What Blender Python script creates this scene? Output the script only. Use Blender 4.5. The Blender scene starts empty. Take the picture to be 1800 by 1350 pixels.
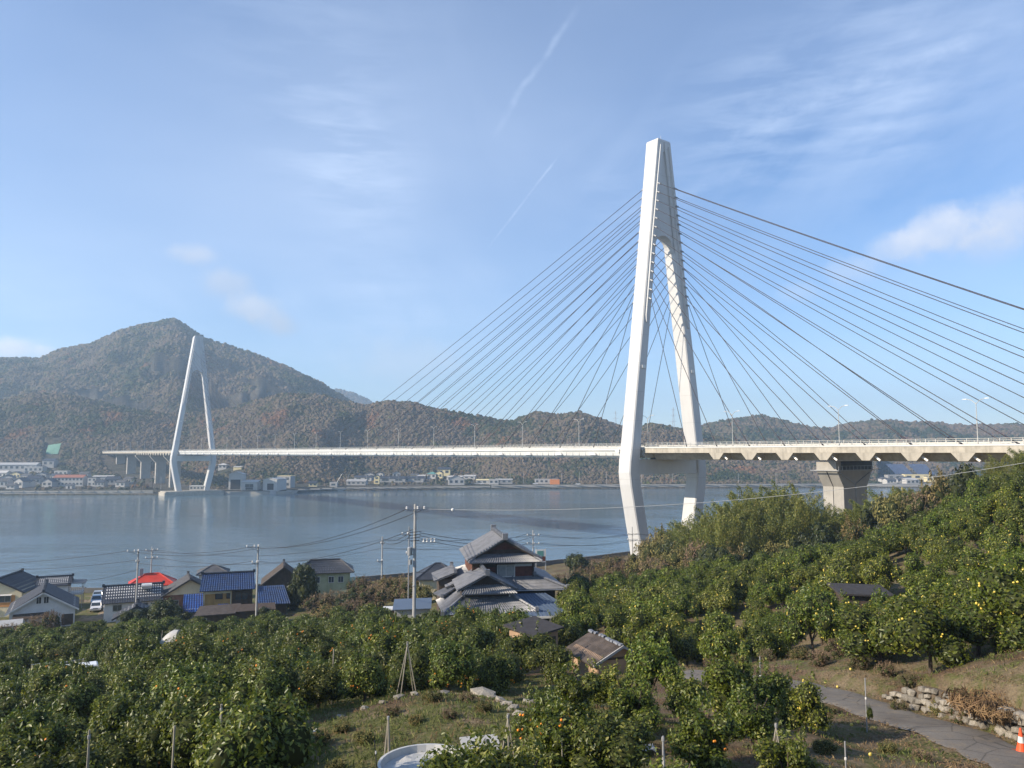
import bpy, bmesh, math, random
import numpy as np
from mathutils import Vector, Matrix
random.seed(7); rng = np.random.default_rng(7)
SC = bpy.context.scene
COL = SC.collection
R = math.radians

# ------------------------------------------------------------------ camera, sky, sun, exposure
FPX, HCAM = 1352.0, 33.0
PITCH = math.atan(122 / FPX)
cam_d = bpy.data.cameras.new('camera'); cam = bpy.data.objects.new('camera', cam_d); COL.objects.link(cam)
cam.location = (0, 0, HCAM); cam.rotation_euler = (R(90) + PITCH, 0, 0)
cam_d.sensor_width = 36; cam_d.lens = 36 * FPX / 1800; cam_d.clip_start = .1; cam_d.clip_end = 12000
SC.camera = cam
SUN_AZ = Vector((-0.95, -0.34, 0)).normalized(); SUN_EL = R(28)
sun_dir = Vector((SUN_AZ.x * math.cos(SUN_EL), SUN_AZ.y * math.cos(SUN_EL), math.sin(SUN_EL)))
sd = bpy.data.lights.new('sun', 'SUN'); sd.energy = 4.8; sd.angle = R(.5); sd.color = (1, .87, .70)
so = bpy.data.objects.new('sun', sd); COL.objects.link(so)
so.rotation_euler = sun_dir.to_track_quat('Z', 'Y').to_euler()
SC.view_settings.view_transform = 'Standard'; SC.view_settings.look = 'None'
SC.view_settings.exposure = 0.69; SC.view_settings.gamma = 1; SC.view_settings.use_curve_mapping = False
SC.render.engine = 'CYCLES'
SC.cycles.use_denoising = True
SC.cycles.max_bounces = 6; SC.cycles.diffuse_bounces = 3; SC.cycles.glossy_bounces = 3
SC.cycles.transmission_bounces = 4; SC.cycles.volume_bounces = 1; SC.cycles.transparent_max_bounces = 8
SC.cycles.sample_clamp_indirect = 4


def pdir(px, py):                                   # view direction of a photo pixel (for placing clouds and measuring)
    x = (px - 900) / FPX; y = -(py - 675) / FPX
    return Vector((x, math.cos(PITCH) - y * math.sin(PITCH), math.sin(PITCH) + y * math.cos(PITCH)))


_DZ = ([4, 15, 20, 30, 45, 60, 80, 100, 130, 200, 600, 1000], [-6, -7.6, -8.2, -9.6, -11.5, -13, -15, -17, -21, -27, -28, -15])
def depth(Y): return Y * math.cos(PITCH) + np.interp(Y, *_DZ) * math.sin(PITCH)      # distance along the tilted view axis of things standing on the ground at Y


def P(px, Y, z=None):                               # world X of a photo column at depth Y
    return (px - 900) / FPX * depth(Y)


def zat(py, Y):                                     # height of a photo row at depth Y
    d = pdir(900, py)
    return HCAM + d.z / d.y * Y


class NT:
    """small helper round a node tree"""
    def __init__(s, tree): s.t = tree; s.n = tree.nodes; s.l = tree.links
    def add(s, typ, **kw):
        n = s.n.new(typ)
        for k, v in kw.items(): setattr(n, k, v)
        return n
    def link(s, a, b): s.l.new(a, b)
    def val(s, node, key, v):
        if isinstance(v, bpy.types.NodeSocket): s.l.new(v, node.inputs[key])
        else: node.inputs[key].default_value = v
    def math(s, op, a, b=None, c=None, clamp=False):
        n = s.add('ShaderNodeMath', operation=op); n.use_clamp = clamp
        s.val(n, 0, a)
        if b is not None: s.val(n, 1, b)
        if c is not None: s.val(n, 2, c)
        return n.outputs[0]
    def vmath(s, op, a, b=None):
        n = s.add('ShaderNodeVectorMath', operation=op)
        s.val(n, 0, a)
        if b is not None: s.val(n, 1, b)
        return n.outputs['Value'] if op in ('DOT_PRODUCT', 'LENGTH', 'DISTANCE') else n.outputs[0]
    def noise(s, vec, scale, detail=4, rough=.55, dist=0.):
        n = s.add('ShaderNodeTexNoise'); n.inputs['Scale'].default_value = scale
        n.inputs['Detail'].default_value = detail; n.inputs['Roughness'].default_value = rough
        n.inputs['Distortion'].default_value = dist
        if vec is not None: s.l.new(vec, n.inputs['Vector'])
        return n.outputs['Fac']
    def ramp(s, fac, stops, interp='LINEAR'):
        n = s.add('ShaderNodeValToRGB'); cr = n.color_ramp; cr.interpolation = interp
        while len(cr.elements) < len(stops): cr.elements.new(.5)
        for e, (p, c) in zip(cr.elements, stops):
            e.position = p; e.color = tuple(c) + (1,) if len(c) == 3 else c
        s.val(n, 'Fac', fac); return n.outputs[0]
    def mrange(s, v, a, b, c=0., d=1., smooth=False):
        n = s.add('ShaderNodeMapRange'); n.clamp = True
        if smooth: n.interpolation_type = 'SMOOTHSTEP'
        s.val(n, 0, v)
        for i, q in enumerate((a, b, c, d)): s.val(n, i + 1, q)
        return n.outputs[0]
    def mix(s, fac, a, b, typ='MIX'):
        n = s.add('ShaderNodeMix', data_type='RGBA', blend_type=typ)
        s.val(n, 'Factor', fac)
        for k, v in ((6, a), (7, b)):
            if isinstance(v, bpy.types.NodeSocket): s.l.new(v, n.inputs[k])
            else: n.inputs[k].default_value = tuple(v) + (1,) if len(v) == 3 else v
        return n.outputs[2]
    def mapping(s, vec, loc=(0, 0, 0), rot=(0, 0, 0), scale=(1, 1, 1)):
        n = s.add('ShaderNodeMapping'); s.l.new(vec, n.inputs[0])
        n.inputs[1].default_value = loc; n.inputs[2].default_value = rot; n.inputs[3].default_value = scale
        return n.outputs[0]


def build_world():
    w = bpy.data.worlds.new('World'); SC.world = w; w.use_nodes = True
    nt = NT(w.node_tree); nt.n.clear()
    out = nt.add('ShaderNodeOutputWorld'); bg = nt.add('ShaderNodeBackground'); bg.inputs[1].default_value = .105
    sky = nt.add('ShaderNodeTexSky', sky_type='NISHITA'); sky.sun_disc = False
    sky.sun_elevation = SUN_EL; sky.sun_rotation = math.atan2(SUN_AZ.x, SUN_AZ.y)
    sky.altitude = 30; sky.air_density = 1.0; sky.dust_density = .1; sky.ozone_density = 4.0
    d = nt.add('ShaderNodeTexCoord').outputs['Generated']
    sep = nt.add('ShaderNodeSeparateXYZ'); nt.link(d, sep.inputs[0])
    # thin high cirrus: noise on a flat layer far above, drawn out along the wind
    zz = nt.math('ADD', nt.math('MAXIMUM', sep.outputs[2], 0.0), .12)
    comb = nt.add('ShaderNodeCombineXYZ')
    nt.val(comb, 0, nt.math('DIVIDE', sep.outputs[0], zz)); nt.val(comb, 1, nt.math('DIVIDE', sep.outputs[1], zz))
    flat = comb.outputs[0]
    c1 = nt.noise(nt.mapping(flat, rot=(0, 0, R(-38)), scale=(.9, .22, 1)), 1.7, 8, .62, .6)
    c2 = nt.noise(nt.mapping(flat, loc=(3, 1, 0)), .55, 3, .5)
    cir = nt.math('MULTIPLY', nt.mrange(c1, .46, .80), nt.mrange(c2, .42, .66))
    veil = nt.math('MULTIPLY', nt.mrange(nt.noise(nt.mapping(flat, loc=(7, 2, 0)), .35, 5, .5), .36, .75), .55)
    fac = nt.math('ADD', nt.math('MULTIPLY', cir, .42), veil, clamp=True)
    # broader feathery wisps: streaky patches about a few directions
    stw = nt.mrange(nt.noise(nt.mapping(d, rot=(0, R(38), 0), scale=(4, 4, 22)), 2.2, 6, .58, .3), .40, .78)
    for px, py, rad, st in ((600, 255, .13, .36), (655, 330, .10, .18), (640, 480, .13, .18), (1300, 240, .14, .40), (1480, 160, .17, .30), (1650, 90, .15, .22), (1540, 250, .11, .18), (1090, 350, .08, .22), (540, 60, .20, .14), (700, 640, .16, .16), (60, 560, .12, .16)):
        ln = nt.vmath('LENGTH', nt.vmath('SUBTRACT', d, tuple(pdir(px, py).normalized())))
        fac = nt.math('ADD', fac, nt.math('MULTIPLY', nt.math('MULTIPLY', nt.mrange(ln, 0., rad, 1, 0, True), stw), st), clamp=True)
    # two contrails: thin bands about great circles
    for (a, b, wd, st) in (((1012, 18), (868, 232), .0065, .22), ((978, 280), (862, 432), .0024, .30), ((1800, 30), (1260, 248), .016, .22), ((1640, 180), (1050, 390), .012, .13)):
        va, vb = pdir(*a).normalized(), pdir(*b).normalized()
        nrm = va.cross(vb).normalized(); mid = (va + vb).normalized(); half = va.angle(vb) / 2
        wob = nt.math('MULTIPLY', nt.math('SUBTRACT', nt.noise(d, 14, 5, .6), .5), wd * 2.2)
        dist = nt.math('ABSOLUTE', nt.math('ADD', nt.vmath('DOT_PRODUCT', d, tuple(nrm)), wob))
        band = nt.mrange(dist, 0., wd, 1, 0, True)
        along = nt.mrange(nt.vmath('DOT_PRODUCT', d, tuple(mid)), math.cos(half * 1.15), math.cos(half * .65), 0, 1, True)
        tex = nt.mrange(nt.noise(d, 38, 5, .65), .30, .68)
        fac = nt.math('ADD', fac, nt.math('MULTIPLY', nt.math('MULTIPLY', nt.math('MULTIPLY', band, along), tex), st), clamp=True)
    skyc = nt.mix(1.0, sky.outputs[0], (.95, .99, 1.08), 'MULTIPLY')
    base = nt.mix(nt.math('MULTIPLY', fac, .8), skyc, (4.9, 5.8, 7.4))
    # low cumulus puffs, each a noisy blob about one direction
    puffs = [(1775, 378, .060, .62, .92), (1660, 408, .058, .62, .92), (1580, 435, .040, .5, .92), (1730, 425, .05, .42, .86), (1500, 480, .045, .30, .9), (1410, 515, .035, .2, .9), (28, 612, .028, .8, .95), (75, 620, .018, .5, .95), (338, 448, .032, .55, .84), (400, 500, .042, .42, .74),
             (450, 545, .044, .55, .78), (490, 570, .038, .52, .70), (720, 640, .10, .25, .80)]
    nz = nt.noise(d, 17, 7, .6); nz2 = nt.noise(d, 42, 5, .6)
    nn = nt.math('ADD', nt.math('MULTIPLY', nt.math('SUBTRACT', nz, .5), .95), nt.math('MULTIPLY', nt.math('SUBTRACT', nz2, .5), .45))
    for px, py, rad, op, gray in puffs:
        c = pdir(px, py).normalized()
        df = nt.vmath('SUBTRACT', d, tuple(c))
        df = nt.mapping(df, scale=(1 / (1.45 * rad), 1 / (1.45 * rad), 1 / (.78 * rad)))
        ln = nt.vmath('LENGTH', df)
        den = nt.mrange(nt.math('SUBTRACT', nn, nt.math('SUBTRACT', ln, .62)), -.12, .55, 0, 1, True)
        s2 = nt.add('ShaderNodeSeparateXYZ'); nt.link(df, s2.inputs[0])
        up = nt.mrange(nt.math('ADD', nt.math('SUBTRACT', s2.outputs[2], nt.math('MULTIPLY', s2.outputs[0], .35)), nn), -.8, .7)
        colr = nt.mix(up, (4.2 * gray, 4.7 * gray, 5.8 * gray), (6.8 * gray, 6.8 * gray, 7.1 * gray))
        base = nt.mix(nt.math('MULTIPLY', den, op), base, colr)
    nt.link(base, bg.inputs[0]); nt.link(bg.outputs[0], out.inputs[0])
build_world()

# ------------------------------------------------------------------ mesh helpers
class MB:
    """collects faces for one mesh"""
    def __init__(s): s.v = []; s.f = []; s.m = []
    def face(s, pts, m=0):
        b = len(s.v); s.v.extend([tuple(p) for p in pts]); s.f.append(tuple(range(b, b + len(pts)))); s.m.append(m); return s
    def box(s, x0, x1, y0, y1, z0, z1, m=0, yaw=0, c=None):
        return s.hexa([(x0, y0, z0), (x1, y0, z0), (x1, y1, z0), (x0, y1, z0)], [(x0, y0, z1), (x1, y0, z1), (x1, y1, z1), (x0, y1, z1)], m, yaw, c)
    def hexa(s, lo, hi, m=0, yaw=0, c=None):
        n = len(lo); b = len(s.v); pts = list(lo) + list(hi)
        if yaw:
            cx, cy = c if c else (0, 0); ca, sa = math.cos(yaw), math.sin(yaw)
            pts = [(cx + (x - cx) * ca - (y - cy) * sa, cy + (x - cx) * sa + (y - cy) * ca, z) for x, y, z in pts]
        s.v.extend(pts)
        s.f.append(tuple(b + i for i in reversed(range(n)))); s.f.append(tuple(b + n + i for i in range(n)))
        for i in range(n):
            j = (i + 1) % n; s.f.append((b + i, b + j, b + n + j, b + n + i))
        s.m.extend([m] * (n + 2)); return s
    def loft(s, rings, m=0, cap=True, closed=True):
        b = len(s.v); n = len(rings[0])
        for r in rings: s.v.extend([tuple(p) for p in r])
        for k in range(len(rings) - 1):
            for i in range(n if closed else n - 1):
                j = (i + 1) % n; s.f.append((b + k * n + i, b + k * n + j, b + (k + 1) * n + j, b + (k + 1) * n + i)); s.m.append(m)
        if cap:
            s.f.append(tuple(b + i for i in reversed(range(n)))); s.f.append(tuple(b + (len(rings) - 1) * n + i for i in range(n))); s.m.extend([m, m])
        return s
    def tube(s, pts, r, seg=6, m=0, r2=None, cap=True):
        pts = [Vector(p) for p in pts]; rings = []
        for k, p in enumerate(pts):
            a = pts[max(0, k - 1)]; c = pts[min(len(pts) - 1, k + 1)]; d = (c - a).normalized()
            up = Vector((0, 0, 1)) if abs(d.z) < .95 else Vector((1, 0, 0))
            x = d.cross(up).normalized(); y = x.cross(d)
            rr = r if r2 is None else r + (r2 - r) * k / max(1, len(pts) - 1)
            rings.append([p + (x * math.cos(t) + y * math.sin(t)) * rr for t in [2 * math.pi * i / seg for i in range(seg)]])
        return s.loft(rings, m, cap)
    def lathe(s, prof, seg=12, c=(0, 0, 0), m=0):
        rings = [[(c[0] + r * math.cos(2 * math.pi * i / seg), c[1] + r * math.sin(2 * math.pi * i / seg), c[2] + z) for i in range(seg)] for r, z in prof]
        return s.loft(rings, m)
    def corr(s, a, b, c, d, pitch=.3, amp=.045, m=0, sub=4, rows=1, step=0.0):
        """ribbed sheet: a-b is the eave, d-c the ridge side; ribs run a->d"""
        a, b, c, d = map(Vector, (a, b, c, d)); w = max((b - a).length, (c - d).length)
        n = max(1, int(w / pitch)) * sub; nrm = (b - a).cross(d - a).normalized()
        if nrm.z < 0: nrm = -nrm
        rr = []
        for r in range(rows + 1):
            v = r / rows
            for q in ((0, 1) if (step and 0 < r < rows) else (0,)):
                row = []
                for i in range(n + 1):
                    u = i / n; p = (a.lerp(b, u)).lerp(d.lerp(c, u), v)
                    row.append(p + nrm * (amp * math.sin(2 * math.pi * i / sub + .6) + (0 if not q else step) + 0))
                rr.append(row)
        base = len(s.v)
        for row in rr: s.v.extend([tuple(p) for p in row])
        for k in range(len(rr) - 1):
            for i in range(n): s.f.append((base + k * (n + 1) + i, base + k * (n + 1) + i + 1, base + (k + 1) * (n + 1) + i + 1, base + (k + 1) * (n + 1) + i)); s.m.append(m)
        e = [x - nrm * .12 for x in (a, b, c, d)]; s.face(e[::-1], m)
        for p, q, pe, qe in ((a, b, e[0], e[1]), (b, c, e[1], e[2]), (d, a, e[3], e[0])): s.face([p - nrm * amp, q - nrm * amp, qe, pe], m)
        return s
    def mesh(s, name, mats, smooth=False):
        me = bpy.data.meshes.new(name); me.from_pydata(s.v, [], s.f)
        for m in (mats if isinstance(mats, (list, tuple)) else [mats]): me.materials.append(m)
        if any(s.m): me.polygons.foreach_set('material_index', s.m)
        if smooth: me.polygons.foreach_set('use_smooth', [True] * len(s.f))
        me.update(); return me
    def build(s, name, mats, parent=None, smooth=False, loc=None):
        return obj(name, s.mesh(name, mats, smooth), parent, loc)


def obj(name, me, parent=None, loc=None, rot=None):
    o = bpy.data.objects.new(name, me); COL.objects.link(o)
    if parent: o.parent = parent
    if loc: o.location = loc
    if rot: o.rotation_euler = rot
    return o


def tag(o, label=None, cat=None, group=None, kind=None):
    if label: o['label'] = label
    if cat: o['category'] = cat
    if group: o['group'] = group
    if kind: o['kind'] = kind
    return o


def thing(name, label, cat, loc=(0, 0, 0), rz=0, group=None):
    o = obj(name, None, None, loc, (0, 0, rz)); o.empty_display_size = .3
    return tag(o, label, cat, group)


def copy_tree(o, parent=None):
    c = o.copy(); COL.objects.link(c)
    if parent: c.parent = parent
    for ch in o.children: copy_tree(ch, c)
    return c


# ------------------------------------------------------------------ materials
MATS = {}
def mat(name, col, rough=.7, var=.15, scale=3., metal=0., bump=0., col2=None, streak=0., spec=.4, world=False, obj_var=0., bscale=None):
    if name in MATS: return MATS[name]
    m = bpy.data.materials.new(name); m.use_nodes = True; MATS[name] = m
    nt = NT(m.node_tree); b = nt.n['Principled BSDF']
    tc = nt.add('ShaderNodeTexCoord'); geo = nt.add('ShaderNodeNewGeometry')
    v = geo.outputs['Position'] if world else tc.outputs['Object']
    f = nt.noise(v, scale, 6, .6)
    c2 = col2 or tuple(x * (1 - 2.2 * var) for x in col)
    c = nt.mix(nt.mrange(f, .35, .68), col, c2)
    if streak:
        st = nt.noise(nt.mapping(v, scale=(1, 1, .12)), scale * 2.2, 5, .65)
        c = nt.mix(nt.math('MULTIPLY', nt.mrange(st, .48, .75), streak), c, tuple(x * .45 for x in col))
    if obj_var:
        oi = nt.add('ShaderNodeObjectInfo')
        hs = nt.add('ShaderNodeHueSaturation'); nt.link(c, hs.inputs['Color'])
        nt.val(hs, 'Value', nt.mrange(oi.outputs['Random'], 0, 1, 1 - obj_var, 1 + obj_var)); c = hs.outputs[0]
    nt.link(c, b.inputs['Base Color'])
    b.inputs['Roughness'].default_value = rough; b.inputs['Metallic'].default_value = metal
    b.inputs['Specular IOR Level'].default_value = spec
    if bump:
        bp = nt.add('ShaderNodeBump'); bp.inputs['Strength'].default_value = .6; bp.inputs['Distance'].default_value = bump
        nt.link(nt.noise(v, bscale or scale * 4, 5, .6), bp.inputs['Height']); nt.link(bp.outputs[0], b.inputs['Normal'])
    return m


def leaf_mat(name, lo, hi, fresh, gloss=.45, trans=.3, ov=.30, fresh_amt=.9):
    m = bpy.data.materials.new(name); m.use_nodes = True; MATS[name] = m
    nt = NT(m.node_tree); b = nt.n['Principled BSDF']; out = nt.n['Material Output']
    at = nt.add('ShaderNodeAttribute', attribute_name='leafv'); oi = nt.add('ShaderNodeObjectInfo')
    f = at.outputs['Fac']
    c = nt.mix(nt.mrange(f, 0, .8), lo, hi)
    c = nt.mix(nt.math('MULTIPLY', nt.mrange(f, .80, 1.0), fresh_amt), c, fresh)
    hs = nt.add('ShaderNodeHueSaturation'); nt.link(c, hs.inputs['Color'])
    nt.val(hs, 'Value', nt.mrange(oi.outputs['Random'], 0, 1, 1 - ov, 1 + ov))
    rr = nt.math('FRACT', nt.math('MULTIPLY', oi.outputs['Random'], 7.31))
    nt.val(hs, 'Hue', nt.mrange(rr, 0, 1, .482, .518))
    c = hs.outputs[0]
    nt.link(c, b.inputs['Base Color']); b.inputs['Roughness'].default_value = gloss; b.inputs['Specular IOR Level'].default_value = .5
    tr = nt.add('ShaderNodeBsdfTranslucent'); nt.link(nt.mix(.4, c, hi), tr.inputs['Color'])
    mx = nt.add('ShaderNodeMixShader'); mx.inputs[0].default_value = trans
    nt.link(b.outputs[0], mx.inputs[1]); nt.link(tr.outputs[0], mx.inputs[2]); nt.link(mx.outputs[0], out.inputs[0])
    return m


M_WHITE = mat('white_steel_paint', (.555, .555, .545), .45, .05, .08, streak=.24)
def joint_lines(m, every=8.5, wide=.10):
    # weld seams across the painted plates
    nt = NT(m.node_tree); b = nt.n['Principled BSDF']; src = b.inputs['Base Color'].links[0].from_socket
    sx = nt.add('ShaderNodeSeparateXYZ'); nt.link(nt.add('ShaderNodeTexCoord').outputs['Object'], sx.inputs[0])
    ln = nt.math('LESS_THAN', nt.math('FRACT', nt.math('DIVIDE', sx.outputs[2], every)), wide / every)
    nt.link(nt.mix(nt.math('MULTIPLY', ln, .35), src, (.20, .20, .19)), b.inputs['Base Color'])
joint_lines(M_WHITE)
M_STEEL = mat('grey_white_girder_paint', (.62, .62, .59), .5, .06, .15, streak=.15)
M_CONC = mat('weathered_concrete', (.47, .43, .355), .85, .14, .6, streak=.75, bump=.01)
M_CONCD = mat('pier_concrete', (.40, .38, .34), .85, .10, .35, streak=.25, bump=.01)
M_ASPH = mat('old_asphalt', (.120, .105, .090), .9, .20, .55, bump=.006, world=True, bscale=40, col2=(.185, .17, .15))
def wear(m):
    nt = NT(m.node_tree); b = nt.n['Principled BSDF']; src = b.inputs['Base Color'].links[0].from_socket; p = nt.add('ShaderNodeNewGeometry').outputs['Position']
    vo = nt.add('ShaderNodeTexVoronoi', feature='DISTANCE_TO_EDGE'); vo.inputs['Scale'].default_value = .8; nt.link(nt.vmath('ADD', p, nt.vmath('SCALE', p)), vo.inputs['Vector']) if False else nt.link(p, vo.inputs['Vector'])
    crack = nt.mrange(vo.outputs['Distance'], 0., .03, .75, 0.)
    c = nt.mix(crack, src, (.035, .032, .03)); dirt = nt.mrange(nt.noise(p, 1.9, 7, .7), .50, .66, 0, .8)
    c = nt.mix(dirt, c, (.22, .18, .13)); c = nt.mix(nt.mrange(nt.noise(p, 22, 3, .6), .45, .7, 0, .45), c, (.05, .048, .045))
    nt.link(c, b.inputs['Base Color'])
wear(M_ASPH)
M_RAIL = mat('galvanised_rail', (.52, .51, .47), .5, .06, 1., metal=.3)
M_CABLE = mat('dark_cable_sheath', (.045, .04, .05), .5, .05, 2.)
M_WIRE = mat('black_wire', (.03, .03, .035), .6, .05, 2.)
M_PALEWIRE = mat('pale_wire', (.5, .5, .48), .5, .05, 2.)
M_POLE = mat('utility_pole_concrete', (.40, .39, .37), .8, .06, 2., streak=.2)
M_METAL = mat('grey_metal_fitting', (.35, .36, .37), .45, .06, 3., metal=.5)
M_CERAM = mat('pale_insulator', (.72, .70, .66), .3, .05, 6.)
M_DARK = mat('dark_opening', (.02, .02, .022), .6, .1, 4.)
M_GLASS = mat('window_glass', (.06, .075, .085), .08, .1, 3., spec=.7)
M_CURT = mat('curtained_glass', (.42, .42, .40), .15, .1, 5., spec=.6)
M_TILE = mat('silver_grey_roof_tile', (.215, .22, .235), .42, .16, 1.1, streak=.25, spec=.5)
M_TILED = mat('dark_slate_roof_tile', (.050, .055, .068), .5, .18, .9, spec=.45)
M_TILEB = mat('blue_glazed_roof_tile', (.020, .075, .30), .32, .25, 1.6, col2=(.03, .06, .15), spec=.6)
M_TILEB2 = mat('faded_blue_roof_tile', (.024, .062, .175), .38, .25, 1.6, col2=(.035, .045, .075), spec=.6)
M_TILEG = mat('plain_grey_roof_tile', (.105, .105, .11), .75, .16, 1.2)
M_TILEBR = mat('brown_weathered_roof', (.10, .08, .068), .8, .25, 1.6, bump=.01)
M_RED = mat('bright_red_roof_sheet', (.62, .055, .03), .5, .12, .8)
M_BLUEM = mat('blue_grey_metal_roof', (.10, .14, .205), .6, .05, .5)
M_PLASTW = mat('white_plaster', (.66, .65, .62), .85, .07, .8, streak=.15)
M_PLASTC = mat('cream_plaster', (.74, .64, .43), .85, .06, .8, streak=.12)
M_PLASTG = mat('mossy_yellow_green_plaster', (.52, .53, .34), .85, .10, .8, col2=(.36, .38, .22), streak=.35)
M_ORANGE = mat('orange_wall_panel', (.62, .29, .10), .8, .08, 1.2)
M_OCHRE = mat('ochre_earth_wall', (.58, .33, .11), .9, .14, 1.2, streak=.2)
M_SAND = mat('tan_mud_wall', (.45, .30, .19), .9, .12, 1.4, streak=.15)
M_WOOD = mat('dark_weathered_board', (.085, .060, .045), .8, .2, 2., streak=.4)
M_WOODR = mat('red_brown_board', (.16, .055, .04), .75, .2, 2., streak=.3)
M_BRICK = mat('brown_clad_wall', (.26, .13, .09), .85, .2, 1.6)
M_GREYB = mat('pale_grey_block', (.42, .42, .41), .85, .08, 1.)
M_BARK = mat('tree_bark', (.10, .075, .055), .9, .2, 6., bump=.01)
M_STAKE = mat('bleached_bamboo_stake', (.33, .30, .24), .6, .12, 5.)
M_STAKEG = mat('grey_steel_stake', (.30, .30, .30), .5, .1, 5.)
M_STONE = mat('pale_wall_stone', (.31, .28, .23), .9, .22, 5., bump=.02, obj_var=.3)
M_SEAW = mat('dark_wet_seawall', (.17, .16, .145), .85, .15, .4, streak=.3)
M_SEAWF = mat('pale_seawall', (.40, .375, .33), .85, .10, .05, streak=.35, col2=(.28, .26, .23))
M_TYRE = mat('tyre_rubber', (.02, .02, .02), .8, .1, 5.)
M_LAMP = mat('lamp_lens', (.75, .75, .72), .2, .03, 5.)
M_CARW = mat('white_car_paint', (.78, .79, .80), .25, .02, 1., spec=.6)
M_CARS = mat('silver_car_paint', (.46, .49, .52), .28, .03, 1., metal=.4, spec=.6)
M_CARB = mat('pale_blue_car_paint', (.40, .50, .60), .28, .03, 1., metal=.3, spec=.6)
M_TUB = mat('white_tub_plastic', (.50, .50, .48), .35, .05, 2., streak=.15)
M_SHEET = mat('white_plastic_sheet', (.46, .46, .44), .5, .08, 2., bump=.03)
M_CONE = mat('orange_red_cone', (.75, .10, .03), .5, .05, 3.)
M_ORF = mat('orange_fruit', (.80, .27, .02), .45, .1, 8., spec=.5, obj_var=.1)
M_YEF = mat('yellow_fruit', (.74, .56, .09), .45, .12, 8., spec=.5, obj_var=.1)
L_CIT = leaf_mat('citrus_leaf', (.040, .066, .010), (.145, .175, .020), (.36, .34, .07), .42, .38)
L_LEM = leaf_mat('lemon_leaf', (.055, .088, .010), (.185, .215, .022), (.38, .35, .075), .42, .40)
L_BAM = leaf_mat('bamboo_leaf', (.070, .100, .018), (.235, .24, .045), (.25, .20, .05), .5, .35, .3)
L_BRW = leaf_mat('dry_brush_leaf', (.12, .085, .055), (.27, .195, .115), (.30, .22, .10), .8, .2, .3)
L_BRG = leaf_mat('tawny_green_leaf', (.10, .09, .030), (.25, .20, .065), (.32, .24, .08), .7, .25, .3)
L_DRK = leaf_mat('dark_evergreen_leaf', (.018, .030, .012), (.055, .075, .022), (.12, .14, .04), .5, .22)
L_FLA = leaf_mat('dry_grass_blade', (.16, .11, .055), (.30, .22, .10), (.42, .34, .17), .8, .25)
L_GRS = leaf_mat('grass_blade', (.065, .100, .022), (.18, .19, .05), (.26, .21, .09), .7, .3)

# ------------------------------------------------------------------ near land: thin-plate surface through surveyed points (photo column, depth, height)
CP = [(0,16,24.2),(450,16,24.9),(900,16,25.4),(1300,17,25.3),(1800,17,25.2),(900,4,27.6),(100,4,27),(1700,4,27.5),(650,22,25.2),(850,27,24.9),(680,31,23.3),(920,31,23.1),
(520,22,24.9),(300,20,24.4),(100,25,22.9),(0,30,21.6),(300,30,22.2),(450,40,20.4),(0,45,18.4),(200,50,17.4),(600,45,19.8),(750,55,18.4),(900,45,20.1),(150,70,13.9),(0,70,13.2),(300,70,14.4),
(450,70,14.9),(600,65,16.0),(728,78,14.5),(880,88,14.8),(1000,88,15.2),(800,97,13.4),(700,100,11.6),(600,105,10.2),(450,112,8.7),(241,125,6.4),(180,143,5.5),(180,132,5.6),(50,122,5.7),(0,150,5.4),(350,120,7.4),
(580,140,7.2),(500,130,7.3),(760,118,11.3),(700,150,6.0),(900,130,8.3),(1000,160,5),(1110,226,3.2),(1000,200,3.2),(850,180,3.6),(0,105,7.5),(0,90,9.7),(200,100,8.6),(-150,120,6),(-150,60,14.5),(-150,30,21),
(1820,22.3,24.1),(1720,25,23.7),(1600,28.7,23.2),(1480,33,22.9),(1380,36,22.5),(1250,39,21.95),(1160,42,21.5),(1500,20,25.1),(1500,27,23.95),(1250,27,24.0),(1100,20,25.1),(1080,30,23.2),
(1600,32.5,23.5),(1800,27,24.9),(1800,35,24.6),(1450,40,22.9),(1800,44,23.6),(1800,60,24.0),(1800,80,26.6),(1800,100,29),(1700,62,23.4),(1700,75,25),(1700,45,22.5),(1500,58,20.8),(1300,50,19.4),(1300,75,19.0),(1250,95,17.0),
(1150,65,18.2),(1100,110,13.4),(1100,150,8.5),(1110,200,4.2),(1350,130,14.2),(1500,130,17.5),(1500,182,7.5),(1650,115,22.2),(1800,130,29),(1950,40,25),(1950,80,28),(1950,110,31),(2100,60,28),(1300,180,7),(1400,240,3.5),(1800,200,20),(1800,260,8),
(1100,45,20.5),(1050,50,19.3),(950,62,17.4),(1000,72,16.8),(1100,85,16.6),(1600,50,21.6),(1600,95,20.8)]
cpx = np.array([[P(a, b), b] for a, b, c in CP]); cpz = np.array([c for a, b, c in CP], float)


def _tps(d2): return np.where(d2 > 1e-9, .5 * d2 * np.log(d2 + 1e-12), 0)
_n = len(CP); _A = np.zeros((_n + 3, _n + 3))
_A[:_n, :_n] = _tps(((cpx[:, None] - cpx[None]) ** 2).sum(-1)) + np.eye(_n) * 6.0
_A[:_n, _n] = 1; _A[:_n, _n + 1:] = cpx; _A[_n, :_n] = 1; _A[_n + 1:, :_n] = cpx.T
_W = np.linalg.solve(_A, np.concatenate([cpz, [0, 0, 0]]))
SHX = np.array([-600, -400, -105, -70, -50, -27, 16, 36.5, 77, 213, 500, 800.]); SHY = np.array([150, 152, 158, 158, 170, 185, 217, 235, 262, 320, 420, 480.])


def shore(x): return np.interp(x, SHX, SHY)


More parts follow.
